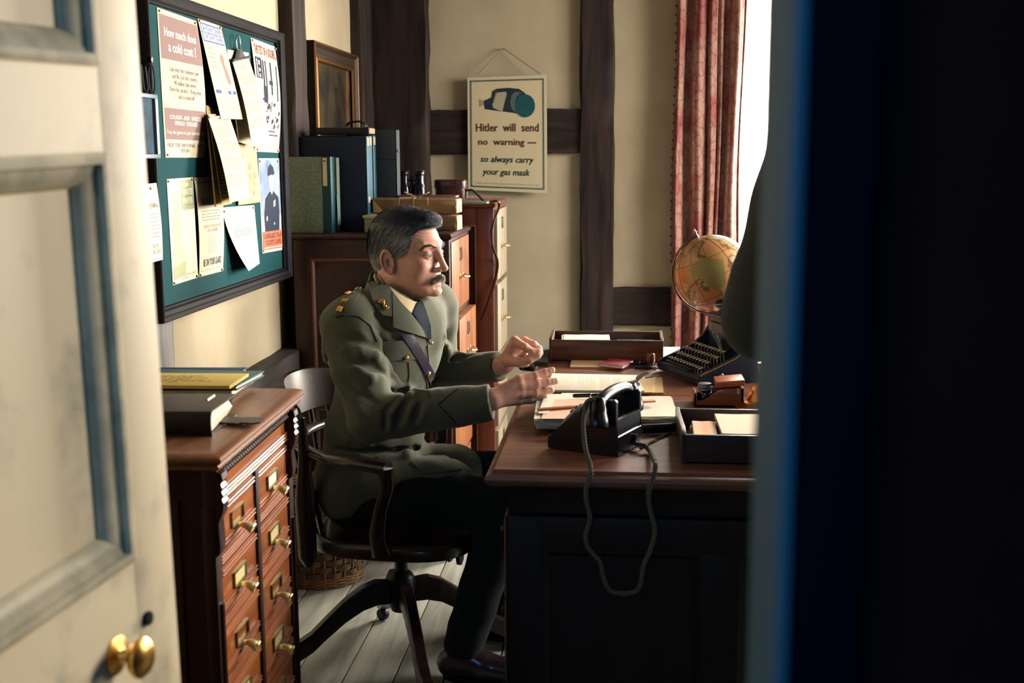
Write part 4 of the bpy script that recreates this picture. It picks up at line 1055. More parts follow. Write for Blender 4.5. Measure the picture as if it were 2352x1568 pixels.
strap_px = [(1072, 438, 4.57), (1084, 436, 4.55), (1098, 448, 4.52), (1116, 464, 4.47)]
P = [wl @ at(x, y, Y=Y) for x, y, Y in strap_px]
X2 = -.500+.010
path = [Vector((sx+.002, 0, .01)), Vector((sx+.004, 0, hcase*.5))] + P + [wl @ Vector((X2, 4.46, Z2+.003)), wl @ Vector((X2+.010, 4.45, Z2-.02)), wl @ at(1131, 520, X=X2+.008), wl @ at(1128, 575, X=X2+.01)]
dn = [wl @ Vector((-.492, 4.442, 1.02)), wl @ Vector((-.500, 4.417, .93)), wl @ Vector((-.515, 4.411, .86)), wl @ Vector((-.535, 4.405, .78))]
def smooth_path(P, n=6):
    Q = []
    for i in range(len(P)-1):
        p0, p1, p2, p3 = P[max(0, i-1)], P[i], P[i+1], P[min(len(P)-1, i+2)]
        for j in range(n):
            k = j/n; Q.append(.5*((2*p1)+(p2-p0)*k+(2*p0-5*p1+4*p2-p3)*k*k+(3*p1-p0-3*p2+p3)*k**3))
    return Q+[P[-1]]
dn[-4:] = [wl @ Vector((-.486, 4.436, 1.00)), wl @ Vector((-.494, 4.417, .93)), wl @ Vector((-.515, 4.411, .86)), wl @ Vector((-.545, 4.405, .78))]
path = path[:-1]+[wl @ at(1130, 560, X=X2+.006)]
full = smooth_path(path+dn)
b = MB().tube(full, [(.0065, .004)]*len(full), 8, up=Vector((0, 1, .2)))
b.build('strap', LEA, t, smooth=60)
t = book('book', 'thin teal book at the back of the tall cabinet top', (1120, 468), .14, .05, .008, 0, mat('pale_teal_cloth', (92, 130, 128), .7), PG, Z2)

# ================================================================== WASTE BASKET
t = thing('waste_basket', 'woven brown wicker waste basket on the floor behind the swivel chair', 'basket', (-1.0, 3.715, 0))
WK = mat('wicker_split', (112, 82, 58), .6, kind='noise', col2=(64, 48, 38), scale=40); WK2 = mat('wicker_cane', (140, 104, 66), .6)
def br(z): return .125+.028*(z/.33)
for k in range(24):
    a = 2*PI*k/24
    b = MB().tube([(br(z)*math.cos(a), br(z)*math.sin(a), z) for z in (.0, .08, .16, .24, .33)], .0028, 5); b.build('stake', WK2, t)
for k in range(11):
    z = .045+.0225*k; R = []
    for i in range(97):
        a = 2*PI*i/96; r0 = br(z)+.0052*math.cos(12*a+PI*k)
        R.append([(r0*math.cos(a)*1.0, r0*math.sin(a), z-.0095), ((r0+.0014)*math.cos(a), (r0+.0014)*math.sin(a), z-.0095), ((r0+.0014)*math.cos(a), (r0+.0014)*math.sin(a), z+.0095), (r0*math.cos(a), r0*math.sin(a), z+.0095)])
    MB().rings(R, cap=False).build('woven_band', WK, t, smooth=50)
for z0, n in [(.006, 6), (.295, 6)]:
    b = MB()
    for k in range(n):
        z = z0+.0055*k
        b.tube([((br(z)+.003*math.sin(12*a+k*PI))*math.cos(a), (br(z)+.003*math.sin(12*a+k*PI))*math.sin(a), z) for a in [2*PI*i/72 for i in range(73)]], .0026, 5)
    b.build('cane_border', WK2, t)
MB().lathe([(0, .003), (.118, .003), (.118, .009), (0, .009)], 32).build('base', WK, t)
# ================================================================== ON THE DESK
def D(x, y, z=.76): return at(x, y, Z=z)
BAKE = mat('black_bakelite', (9, 16, 26), .3, coat=.25)
CORD = mat('olive_braided_cord', (92, 92, 76), .85); CORDB = mat('brown_braided_cord', (120, 84, 56), .8)
def braid(path, r, turns, m, name, parent=None, strands=3):
    pts = []; P = [Vector(p) for p in path]
    # resample a Catmull-Rom curve through the points
    Q = []
    for i in range(len(P)-1):
        p0, p1, p2, p3 = P[max(0, i-1)], P[i], P[i+1], P[min(len(P)-1, i+2)]
        k = max(4, int((p2-p1).length/.0035))
        for j in range(k):
            t = j/k; Q.append(.5*((2*p1)+(p2-p0)*t+(2*p0-5*p1+4*p2-p3)*t*t+(3*p1-p0-3*p2+p3)*t**3))
    Q.append(P[-1]); b = MB(); L = [0]
    for a, c in zip(Q[:-1], Q[1:]): L.append(L[-1]+(c-a).length)
    for s in range(strands):
        pp = []; u = None
        for i, q in enumerate(Q):
            t = (Q[min(i+1, len(Q)-1)]-Q[max(i-1, 0)]).normalized()
            u = (t.orthogonal() if u is None else (u-t*u.dot(t))).normalized(); w_ = t.cross(u)
            a = L[i]*turns*2*PI + s*2*PI/strands
            pp.append(q+u*math.cos(a)*r*.68+w_*math.sin(a)*r*.68)
        b.tube(pp, r*.50, 6)
    return b.build(name, m, parent, world=parent is not None, smooth=80, base=parent is None)

# ---- telephone
ang = math.atan2(.065, -.154)
pc = Vector((-.066, 2.551))
tel = thing('telephone', 'black bakelite desk telephone with its handset on the cradle, near the desk edge', 'telephone', (pc.x, pc.y, .76), ang)
W2 = .066            # local +x forward (dial side), y across; camera side is +y? (checked below)
MP = Matrix(((1, 0, 0, 0), (0, 0, 1, 0), (0, 1, 0, 0), (0, 0, 0, 1)))   # (u, z, w) -> x, z, y
b = MB(); b.ngon_prism([(-.083, .002), (.083, .002), (.083, .030), (.068, .036), (.020, .088), (.005, .094), (-.012, .094), (-.022, .075), (-.060, .075), (-.078, .082), (-.083, .080), (-.083, .045), (-.086, .043), (-.086, .002)], -W2, W2, M=MP, bev=.003)
b.build('body', BAKE, tel)
for s in (-1, 1):
    MB().ngon_prism([(-.083, .078), (-.083, .120), (-.078, .125), (-.066, .124), (-.058, .110), (-.048, .104), (-.038, .108), (-.030, .122), (-.020, .126), (-.010, .118), (.002, .095), (.0, .07)], s*W2-.006, s*W2+.006, M=MP, bev=.002).build('cradle_arm', BAKE, tel)
b = MB(); n = Vector((.74, 0, .67)).normalized(); MDl = TR(.047, 0, .062) @ n.to_track_quat('Z', 'Y').to_matrix().to_4x4()
b.lathe([(0, 0), (.041, 0), (.042, .004), (.038, .008), (0, .009)], 32, MDl); b.build('dial_plate', mat('dial_grey', (150, 152, 150), .4), tel)
b = MB()
for k in range(10): b.lathe([(.0, .0), (.0055, 0), (.0055, .003), (0, .003)], 10, MDl @ TR(.028*math.cos(k*.53+.6), .028*math.sin(k*.53+.6), .0085))
b.build('finger_hole_ring', BLACKMETAL, tel)
# handset lying across the cradle
hs = MB(); pts = []; rr_ = []
for i in range(21):
    t = -1+2*i/20; pts.append((-.048, t*.086, .120+.012*(1-t*t)-.006*t**8)); rr_.append((.0145-.002*(1-t*t), .013))
hs.tube(pts, rr_, 14, up=Vector((0, 0, 1)))
for s, k in ((-1, 1.0), (1, .95)):
    A = TR(-.048, s*.088, .120) @ RX(s*.22)
    hs.lathe([(0, .013), (.012, .012), (.017, .004), (.021, -.012), (.0225, -.022), (.0235, -.023), (.0235, -.027), (.025, -.029), (.0275, -.042), (.0270, -.050), (.022, -.053), (0, -.048)], 28, A)
hso = hs.build('handset', BAKE, tel, smooth=50)
# cord port at the back and the braided handset cord looping down in front of the desk
T = xf(tel)
port = T @ Vector((-.087, -.028, .030))
portn = T @ Vector((-.087, .028, .030))
near = max((-1, 1), key=lambda s: -(T @ Vector((0, s*.086, .1))).y)
pp_ = T @ Vector((-.087, near*.020*-1, .026))
MB().lathe([(0, 0), (.008, 0), (.008, .006), (.005, .007), (0, .007)], 14, T @ TR(-.086, -near*.020, .026) @ RY(-PI/2)).build('cord_port', BLACKMETAL, tel, world=True)
cup = T @ Vector((-.048, near*.100, .132))
YF = DY0-.045
path = [cup, at(1348, 925, Y=2.440), at(1340, 965, Y=2.405), at(1341, 1000, Y=2.385)+Vector((0, 0, .0)), at(1346, 1035, Y=2.362), at(1356, 1068, Y=2.335), at(1357, 1090, Y=YF+.008)]
path += [at(x, y, Y=YF+.012) for x, y in [(1347, 1112), (1347, 1150), (1355, 1190), (1345, 1232), (1354, 1262), (1378, 1290), (1386, 1325), (1402, 1356), (1440, 1362), (1468, 1350), (1478, 1300), (1496, 1255), (1504, 1215), (1492, 1165), (1490, 1130), (1499, 1100)]]
path += [at(1505, 1075, Y=YF+.010), at(1504, 1060, Y=2.34), D(1492, 1035, .768), D(1478, 1022, .775), at(1460, 1018, Y=(pp_.y+.0)), pp_]
co = braid(path, .0050, 48, CORD, 'telephone_cord', tel, 3)
lead = braid([pp_, D(1470, 1028, .764), D(1500, 1012, .764), D(1530, 998, .764), D(1543, 992, .764)], .0028, 120, CORDB, 'wall_lead', tel, 2)

# ---- trays
TRAYW = mat('letter_tray_wood', (116, 70, 44), .4, kind='wood', col2=(66, 38, 26), scale=34, bump=.15, axis=0, coat=.25)
def tray(name, label, x0, x1, y0, y1, hf, hb, hs_, m):
    t = thing(name, label, 'letter tray', ((x0+x1)/2, (y0+y1)/2, .76))
    MB().box(x0, x1, y0, y1, .7605, .766).build('base', m, t, world=True)
    MB().box(x0, x1, y0, y0+.008, .761, .76+hf, .0015).build('front_panel', m, t, world=True)
    MB().box(x0, x1, y1-.008, y1, .761, .76+hb, .0015).build('back_panel', m, t, world=True)
    MS = Matrix(((0, 0, 1, 0), (1, 0, 0, 0), (0, 1, 0, 0), (0, 0, 0, 1)))
    for xx in (x0-.001, x1-.008):
        MB().ngon_prism([(y0-.001, .761), (y1+.001, .761), (y1+.001, .76+hs_-.006), (y1-.006, .76+hs_), (y1-.05, .76+hs_), (y0+.06, .76+hf+.006), (y0+.01, .76+hf+.004), (y0-.001, .76+hf-.002)], xx, xx+.009, M=MS, bev=.0015).build('side_panel', m, t, world=True)
    return t
q0, q1 = D(1262, 830), D(1522, 830)
hf = at(1262, 780, Y=q0.y).z-.76
tray('letter_tray', 'open wooden letter tray holding papers at the far end of the desk', q0.x, q1.x, q0.y, q0.y+.17, hf, hf+.004, hf+.008, TRAYW)
yb = q0.y
tr_b = q0; 
def flat(name, label, cat, pts, z0, z1, m, parent=None, group=None, bev=.0):
    b = MB().ngon_prism([(p.x, p.y) for p in pts], z0, z1)
    o = b.build(name, m, parent, smooth=30, base=parent is None)
    if parent is None: tag(o, label, cat, group)
    return o
def sheets(name, label, cat, c, w, d, z, n, rz, mats, seed=1, th=.0012, jit=.006, group=None, lines=None):
    """a pile of loose sheets, one thing: each sheet slightly turned"""
    t = thing(name, label, cat, (c[0], c[1], z), rz, group); r = random.Random(seed)
    for k in range(n):
        M = TR(r.uniform(-jit, jit), r.uniform(-jit, jit), k*th) @ RZ(r.uniform(-.03, .03)*jit/.006)
        ww, dd = w*r.uniform(.96, 1.0), d*r.uniform(.95, 1)
        b = MB(); b.grid(lambda u, v: ((u-.5)*ww, (v-.5)*dd, .0004*math.sin(u*9+k)+ (.0016*max(0, u-.85)*3 if k == n-1 else 0)), 12, 6, thick=th*.55, M=M)
        b.build('sheet', mats[k % len(mats)], t, smooth=60)
    if lines:
        b = MB(); zt = n*th+.0009
        for (u, v0, v1) in lines: b.box(u, u+.0022, v0, v1, zt, zt+.0002)
        b.build('typing', mat('faint_typing', (176, 160, 136), .8), t)
    return t, n*th
PINKF = mat('pink_sheet', (238, 196, 170), .8); MANILA = mat('manila_card', (214, 178, 122), .7)
zi = .7665
sheets('papers', 'cream papers lying in the left half of the far letter tray', 'papers', (at(1345, 772, Y=yb+.09).x, yb+.085), .15, .13, zi, 35, .03, [PAPERW, PAPER], 3, .0017)
sheets('folder', 'dark green folder in the right half of the far letter tray', 'folder', (at(1460, 772, Y=yb+.09).x, yb+.085), .12, .13, zi, 10, -.02, [mat('green_folder', (50, 74, 62), .7)], 4, .0050)
# near tray
p0_, p1_ = D(1566, 1066), D(1556, 985)
hfn = at(1566, 998, Y=p0_.y).z-.76
yback = p0_.y+.33
tray('letter_tray', 'near wooden letter tray in shadow beside the telephone, holding a thick cream pad', p0_.x, p0_.x+.38, p0_.y, yback, hfn, at(1640, 938, Y=yback).z-.76, at(1640, 938, Y=yback).z-.756, mat('dark_tray_wood', (70, 48, 36), .45, kind='wood', col2=(38, 26, 22), scale=34, bump=.15, axis=0, coat=.15))
sheets('paper_pad', 'thick pad of cream paper in the near letter tray', 'papers', (p0_.x+.155, p0_.y+.14), .14, .20, zi, 22, .02, [PAPERW, PAPER], 8, .0024, .002)
sheets('card', 'orange buff cards beside the pad in the near letter tray', 'card', (p0_.x+.052, p0_.y+.13), .05, .17, zi, 15, -.03, [mat('orange_card', (224, 150, 92), .7), MANILA], 9, .0028, .003)

# ---- clip of papers in the middle of the desk
ca, cb_, cc_, cd_ = D(1255, 895, .776), D(1480, 897, .776), D(1463, 861, .776), D(1268, 857, .776)
flat('board_folder', 'brown card folder under the clipped typed sheets', 'folder', [D(1262, 902, .764), D(1524, 903, .764), D(1521, 868, .764), D(1275, 868, .764)], .7605, .766, MANILA)
flat('paper_wad', 'thin wad of cream sheets between the folder and the clipped sheets', 'papers', [D(1258, 899, .77), D(1500, 901, .77), D(1506, 864, .77), D(1272, 862, .77)], .7665, .7705, BUFF)
t = thing('clipped_sheets', 'typed cream sheets held by a steel bulldog clip, in the middle of the desk', 'papers', (ca+cc_)/2)
s = Sheet(cd_, cc_, ca, cb_, (0, 0, 1)); MB().ngon_prism([(p.x, p.y) for p in (ca, cb_, cc_, cd_)], .7708, .7760, bev=.0003).build('typed_sheet', PAPERW, t, world=True)
r = random.Random(77); rs = []
for g0, g1, n in [(.06, .28, 8), (.32, .52, 7), (.56, .68, 5), (.71, .80, 4)]:
    for i in range(n):
        u = g0+(g1-g0)*i/n; v = .12
        while v < .88: q = r.uniform(.03, .08); rs.append((u, u+.006, v, min(.9, v+q))); v += q+.02
for i in range(3): rs.append((.86+.03*i, .868+.03*i, .42, .62))
s.rect('typing', rs, mat('brown_typing', (216, 200, 172), .8), t, .00015)
b = MB(); cl0, cl1 = s.pos(.97, .0, .004), s.pos(.97, 1.0, .004)
ccx = (cl0+cl1)/2; dx_ = (cb_-ca).normalized(); dy_ = (cd_-ca).normalized()
b.tube([ccx-dy_*.045, ccx+dy_*.045], (.006), 8)
for k in range(9):
    pass
b.grid(lambda u, v: ccx + dx_*(-.004+.034*u) + dy_*((v-.5)*.08*(1-.62*u)) + Vector((0, 0, .004+.020*u+.004*math.sin(PI*u))), 10, 6, thick=.0015)
b.build('bulldog_clip', mat('dull_steel', (128, 132, 134), .35, 1.0), t, world=True)
b = MB()
for s_ in (1, -1):
    b.tube([ccx+dx_*.020+dy_*(.012*s_)+Vector((0, 0, .012)), ccx+dx_*.040+dy_*(.010*s_)+Vector((0, 0, .022+.008*s_)), ccx+dx_*.056+Vector((0, 0, .028+.010*s_)), ccx+dx_*.040+dy_*(-.004*s_)+Vector((0, 0, .024+.008*s_))], .0022, 6)
b.build('wire_lever', STEEL, t, world=True)

# ---- pile beside the telephone
c0 = (D(1228, 985)+D(1545, 970)+D(1537, 905)+D(1240, 905))/4
rzp = math.atan2(.093, .327)*.35
flat('black_folder', 'black folder at the very bottom of the pile behind the telephone', 'folder', [D(1228, 985), D(1420, 989), D(1415, 914), D(1240, 912)], .7602, .770, mat('black_board', (12, 13, 20), .6))
sheets('paper_pile', 'untidy pile of cream and pink sheets behind the telephone, left part', 'papers', (D(1326, 945, .78).x, D(1326, 945, .78).y), .20, .30, .7705, 13, .05, [PAPERW, PAPER, PAPERW, PAPER, BUFF], 12, .0019, .004)
sheets('paper_pile', 'loose cream and buff sheets at the right end of the pile behind the telephone', 'papers', (D(1490, 945, .775).x, D(1490, 945, .775).y), .125, .25, .7605, 15, .04, [BUFF, PAPER, PAPERW, PAPER], 15, .0020, .005)
zt = .7705+13*.0019+.001
flat('pink_sheet', 'pale pink folded sheet on top of the pile behind the telephone', 'paper', [D(1243, 962, zt), D(1300, 962, zt), D(1395, 918, zt), D(1262, 917, zt)], zt, zt+.0008, PINKF)
flat('typed_slip', 'narrow typed slip lying on the pink sheet beside the ruler', 'paper', [D(1236, 950, zt), D(1258, 951, zt), D(1274, 914, zt), D(1250, 912, zt)], zt+.001, zt+.0016, PAPERW)
flat('white_sheet', 'white sheet behind the pink one, under the black pen', 'paper', [D(1282, 920, zt-.004), D(1440, 922, zt-.004), D(1440, 903, zt-.004), D(1290, 903, zt-.004)], zt-.0038, zt-.003, PAPERW)
def bar(name, label, cat, a, c, w, h, z, m):
    d = (c-a); L_ = d.length; M = TR(a.x, a.y, z) @ RZ(math.atan2(d.y, d.x))
    b = MB().box(0, L_, -w/2, w/2, 0, h, h*.2, M=M); return tag(b.build(name, m, None, base=True), label, cat)
bar('ruler', 'brown wooden ruler lying across the papers behind the telephone', 'ruler', D(1236, 941, zt+.003), D(1503, 921, zt+.003), .016, .0045, zt+.0018, mat('ruler_wood', (186, 116, 74), .45))
p = D(1315, 911, zt+.003); q = D(1385, 909, zt+.003)
t = thing('fountain_pen', 'black fountain pen on the white sheet behind the telephone', 'pen', (p.x, p.y, zt+.0055), math.atan2(q.y-p.y, q.x-p.x))
L_ = .10
MB().lathe([(0, 0), (.004, .001), (.0052, .006), (.0052, .045), (.0055, .0455), (.0055, .048), (.0048, .049)], 16, RY(PI/2)).build('cap', BAKE, t)
MB().lathe([(.0046, .047), (.0048, .06), (.0044, .09), (.003, L_), (0, L_)], 16, RY(PI/2)).build('barrel', BAKE, t)
MB().lathe([(.0056, .043), (.0059, .0435), (.0059, .0455), (.0056, .046)], 16, RY(PI/2), cap=False).build('cap_ring', STEEL, t)
# black round ruler and a thin edge below it
a, c = D(1474, 985, .772), D(1551, 981, .772)
b = MB().tube([a, c], .011, 20); tag(b.build('round_ruler', mat('ebony', (22, 18, 20), .35), None, base=True), 'short black cylindrical ruler between the papers and the near tray', 'ruler')
flat('pink_card', 'thin pinkish card edge under the cylindrical ruler', 'card', [D(1474, 999), D(1550, 995), D(1551, 990), D(1474, 993)], .7602, .7612, PINKF)
# booklet, red notebook, loose sheets
t = flat('booklet', 'buff printed booklet lying in front of the far letter tray', 'booklet', [D(1309, 846), D(1443, 847), D(1440, 832), D(1313, 829)], .7602, .7655, mat('buff_cover', (206, 172, 128), .7))
ra = [D(1377, 836, .774), D(1430, 842, .774), D(1455, 829, .774), D(1402, 824, .774)]
t = thing('notebook', 'small red notebook with white pages lying on the buff booklet', 'notebook', (ra[0]+ra[2])/2)
RED = mat('red_cloth_cover', (140, 34, 52), .5)
for z0, z1, m_, k in [(.7662, .7678, RED, 1.0), (.7678, .7748, PAPERW, .97), (.7748, .7764, RED, 1.0)]:
    cz = (ra[0]+ra[2])/2
    b = MB().ngon_prism([(cz.x+(p.x-cz.x)*k, cz.y+(p.y-cz.y)*k) for p in ra], z0, z1, bev=.0004); b.build('cover' if m_ is RED else 'page_block', m_, t, world=True)
flat('loose_sheet', 'bright loose sheet between the far letter tray and the typewriter', 'paper', [D(1523, 819), D(1560, 819), D(1562, 797), D(1524, 797)], .7602, .7608, PAPERW)
flat('blotter', 'dark blotter folder at the left of the far letter tray', 'blotter', [D(1222, 840), D(1258, 841), D(1262, 806), D(1240, 803)], .7602, .774, mat('grey_green_board', (58, 68, 66), .7))
# dark glass dish by the hands
p = D(1213, 850)
tag(MB().lathe([(0, .002), (.022, .002), (.028, .006), (.030, .016), (.028, .017), (.025, .010), (0, .007)], 28, TR(p.x, p.y, .7583)).build('ashtray', mat('dark_blue_glass', (20, 30, 48), .08, coat=.6), None, base=True, smooth=50), 'small dark glass ashtray near the desk edge beyond the hands', 'ashtray')
# pipe on a stand
p = D(1494, 843)
t = thing('tobacco_pipe', 'brown briar tobacco pipe resting against the typewriter corner', 'pipe', (p.x, p.y, .76), math.radians(10))
MB().lathe([(0, .010), (.010, .011), (.013, .018), (.0135, .034), (.0125, .042), (.010, .043), (.009, .034), (0, .032)], 24).build('bowl', mat('briar', (110, 58, 38), .25, coat=.5), t, smooth=50)
MB().tube([(-.008, 0, .016), (-.025, 0, .014), (-.045, 0, .013), (-.062, .004, .011), (-.074, .006, .008)], [(.006, .006), (.0048, .0048), (.0042, .0042), (.0035, .005), (.0025, .006)], 12).build('stem', BAKE, t, smooth=60)
MB().lathe([(.0047, 0), (.0053, 0), (.0053, .004), (.0047, .004)], 14, TR(-.036, 0, .0135) @ RY(PI/2), cap=False).build('silver_band', STEEL, t)
tag(flat('pipe_tin', 'flat black tobacco tin under the pipe', 'tin', [D(1460, 847), D(1508, 849), D(1508, 838), D(1462, 836)], .7602, .7675, BLACKMETAL), 'flat black tobacco tin under the pipe')

# ---- typewriter
A0 = D(1512, 852); A1 = D(1600, 887); wd = (A1-A0); wl_ = wd.length
ang = math.atan2(wd.y, wd.x)+PI/2            # depth direction
tw = thing('typewriter', 'black upright typewriter with round keys facing the seated officer', 'typewriter', ((A0.x+A1.x)/2, (A0.y+A1.y)/2, .76), ang)
HW = wl_/2*1.04     # local: x = depth (back), y across; near side is -y
TB = mat('typewriter_enamel', (16, 42, 60), .38, coat=.3, kind='noise', col2=(12, 32, 46), scale=60)
side = [(0, .012), (.02, .004), (.33, .004), (.34, .012), (.34, .15), (.30, .165), (.20, .16), (.165, .13), (.145, .095), (.115, .078), (.06, .055), (.015, .038), (0, .03)]
for s in (-1, 1):
    MB().ngon_prism(side, s*HW-.006, s*HW+.006, M=MP, bev=.003).build('side_panel', TB, tw)
    b = MB().tube([(x, s*(HW+.0065), z) for x, z in [(.005, .030), (.015, .036), (.06, .052), (.115, .075), (.142, .092), (.160, .12)]], .0013, 6); b.build('gold_line', mat('gold_line', (214, 168, 90), .4, .8), tw)
b = MB().box(.0, .03, -HW, HW, .006, .03, .004).box(.0, .33, -HW, HW, .006, .014)
b.box(.16, .32, -HW+.01, HW-.01, .012, .145, .006).build('body', TB, tw)
b = MB().box(.165, .31, -HW+.012, HW-.012, .144, .16, .006).box(.175, .19, -HW*.5, HW*.5, .09, .19, .004); b.build('top_plate', TB, tw)
b = MB()
for k in range(24): 
    a = -1.1+2.2*k/23; b.tube([(.15, .02*math.sin(a), .07), (.165-.03*math.cos(a), .085*math.sin(a), .118)], .0011, 4)
b.build('type_basket', STEEL, tw)
KC = mat('key_cream', (222, 208, 160), .4)
zr = [(.022, .046), (.046, .060), (.070, .074), (.094, .088)]
for r_, (x, z) in enumerate(zr):
    b = MB(); k_ = MB(); nk = 11 if r_ < 3 else 10
    for i in range(nk):
        y = (-.108+.0196*i+(r_ % 2)*.006)*HW/.13
        b.tube([(x+.004, y, z-.034), (x, y, z-.004)], .0016, 4)
        b.lathe([(0, -.002), (.0066, -.002), (.0076, 0), (.0076, .002), (.0064, .003)], 14, TR(x, y, z) @ RY(-.25), cap=False)
        k_.lathe([(0, 0), (.0064, .0), (.0064, .0022), (0, .0024)], 14, TR(x, y, z) @ RY(-.25))
    o = b.build('key_row', mat('key_rim', (176, 176, 168), .28, 1.0), tw); k_.build('key_caps', KC, o)
MB().box(.002, .014, -.085, .085, .034, .042, .003).build('space_bar', BLACKMETAL, tw)
b = MB().tube([(.235, -HW-.045, .185), (.235, HW+.045, .185)], .017, 24); cr_ = b.build('platen', mat('platen_rubber', (20, 20, 24), .6), tw)
for s in (-1, 1): MB().lathe([(0, 0), (.014, 0), (.016, .004), (.016, .014), (.012, .018), (0, .018)], 20, TR(.235, s*(HW+.045), .185) @ RX(-s*PI/2)).build('platen_knob', BAKE, tw)
MB().box(.252, .262, -HW-.01, HW+.01, .17, .235, .003, M=TR(.25, 0, .17) @ RY(.35) @ TR(-.25, 0, -.17)).build('paper_rest', TB, tw)
b = MB().box(.16, .30, -HW-.02, HW+.02, .158, .168, .003); b.build('carriage', TB, tw)
for s in (-.5, .5): MB().lathe([(0, 0), (.028, 0), (.030, .004), (.030, .012), (.026, .016), (0, .017)], 24, TR(.20, s*HW*1.1, .166)).build('ribbon_spool', mat('spool_metal', (60, 66, 74), .35, .8), tw)
MB().lathe([(0, 0), (.006, 0), (.007, .003), (.004, .006), (0, .006)], 14, TR(.07, -HW-.006, .028) @ RX(PI/2)).build('side_screw', STEEL, tw)
MB().box(.22, .30, -HW-.0085, -HW-.006, .05, .11, .001).build('side_plate', TB, tw)

# ---- ink stand, bottle
p = D(1594, 934)
INKW = mat('inkstand_oak', (170, 92, 50), .4, kind='wood', col2=(120, 58, 32), scale=30, axis=0, coat=.3)
t = thing('ink_stand', 'small oak ink stand with curved sides and a raised roller block', 'ink stand', (p.x, p.y, .76))
ln = .125; dp = .075
sideprof = [(0, 0), (ln, 0), (ln, .048), (.075, .048), (.062, .045), (.050, .036), (.035, .022), (.018, .014), (.006, .014), (.004, .034), (0, .036)]
for y in (0, dp-.006): MB().ngon_prism(sideprof, y, y+.006, M=MP, bev=.001).build('side_panel', INKW, t)
MB().box(0, ln, .0, dp, 0, .006, .001).box(0, .006, 0, dp, 0, .036, .001).box(ln-.006, ln, 0, dp, 0, .05).build('base', INKW, t)
MB().box(0.055, .128, -.004, dp+.004, .050, .066, .003, M=TR(.055, 0, .05) @ RY(-.10) @ TR(-.055, 0, -.05)).build('lid_block', mat('orange_oak', (206, 112, 58), .35, kind='wood', col2=(170, 84, 44), scale=30, axis=1, coat=.4), t)
MB().lathe([(0, 0), (.005, 0), (.005, .014), (.007, .016), (0, .018)], 12, TR(.112, .0, .036)).build('latch', STEEL, t)
bt = thing('ink_bottle', 'glass ink bottle with a grey screw cap, standing in the oak ink stand', 'bottle', (p.x+.029, p.y+.036, .7665))
MB().lathe([(0, 0), (.019, 0), (.0205, .003), (.0205, .026), (.017, .031), (.014, .033), (.014, .036), (0, .036)], 28).build('glass', mat('ink_glass', (8, 12, 18), .08, coat=.7), bt, smooth=50)
MB().lathe([(0, .036), (.0175, .036), (.018, .038), (.018, .046), (.0165, .049), (.0, .050)], 28).build('cap', mat('grey_cap', (96, 104, 112), .3, .5), bt)
MB().lathe([(.0148, .032), (.0185, .0325), (.0185, .0350), (.0148, .0355)], 28, cap=False).build('neck_ring', STEEL, bt)
# ---- brass table lamp (foot seen beside the doorway)
p = D(1750, 934)
t = thing('brass_candlestick', 'low brass candlestick with a stepped round foot, right of the ink stand', 'candlestick', (p.x, p.y, .76))
MB().lathe([(0, 0), (.070, 0), (.073, .003), (.070, .007), (.062, .009), (.060, .013), (.052, .016), (.040, .018), (.039, .024), (.034, .036), (.026, .050), (.015, .060), (.010, .066), (0, .067)], 40).build('foot', mat('lamp_brass', (222, 150, 70), .28, 1.0), t, smooth=50)
MB().lathe([(0, .066), (.008, .066), (.007, .08), (.010, .09), (.014, .10), (.014, .115), (0, .115)], 20).build('socket', BRASS, t, smooth=60)
MB().lathe([(0, .015), (.006, .015), (.006, .024), (.003, .025), (.003, .036), (0, .037)], 12, TR(-.052, -.006, 0)).build('catch', mat('lamp_brass', (222, 150, 70), .28, 1.0), t)

# ---- globe at the far end of the desk
gy = 3.72; gc = at(1637, 627, Y=gy); gr = (at(1637, 627, Y=gy)-at(1545, 627, Y=gy)).length
t = thing('globe', 'tan and orange desk globe in a meridian ring behind the typewriter', 'globe', (gc.x, gc.y, .76))
hz = gc.z-.76
GL = bpy.data.materials.new('globe_map'); GL.use_nodes = True; nt = GL.node_tree; N = nt.nodes; L = nt.links; P = N['Principled BSDF']; P.inputs['Roughness'].default_value = .35; P.inputs['Coat Weight'].default_value = .3
tc = N.new('ShaderNodeTexCoord'); nz = N.new('ShaderNodeTexNoise'); nz.inputs['Scale'].default_value = 7; nz.inputs['Detail'].default_value = 6; L.new(tc.outputs['Object'], nz.inputs['Vector'])
cr = N.new('ShaderNodeValToRGB'); e = cr.color_ramp.elements; e[0].position = .46; e[0].color = lin(206, 150, 92)+(1,); e[1].position = .50; e[1].color = lin(176, 146, 92)+(1,)
e2 = cr.color_ramp.elements.new(.485); e2.color = lin(96, 66, 40)+(1,); e3 = cr.color_ramp.elements.new(.62); e3.color = lin(200, 116, 58)+(1,)
L.new(nz.outputs['Fac'], cr.inputs[0]); L.new(cr.outputs[0], P.inputs['Base Color'])
tilt = RX(.0) @ RY(-.42)
MB().sphere((0, 0, 0), gr*.965, TR(0, 0, hz) @ tilt, u=64, v=40).build('sphere', GL, t, smooth=180)
b = MB()
for k in range(12):
    a = k*PI/6; b.tube([Vector((gr*.9665*math.cos(a)*math.sin(q), gr*.9665*math.sin(a)*math.sin(q), gr*.9665*math.cos(q))) for q in [PI*i/30 for i in range(2, 29)]], .0005, 4, M=TR(0, 0, hz) @ tilt)
for q in (PI/3, PI/2, 2*PI/3): b.tube([Vector((gr*.9665*math.cos(a)*math.sin(q), gr*.9665*math.sin(a)*math.sin(q), gr*.9665*math.cos(q))) for a in [2*PI*i/60 for i in range(61)]], .0006, 4, M=TR(0, 0, hz) @ tilt)
b.build('graticule', mat('globe_ink', (92, 60, 36), .7), t)
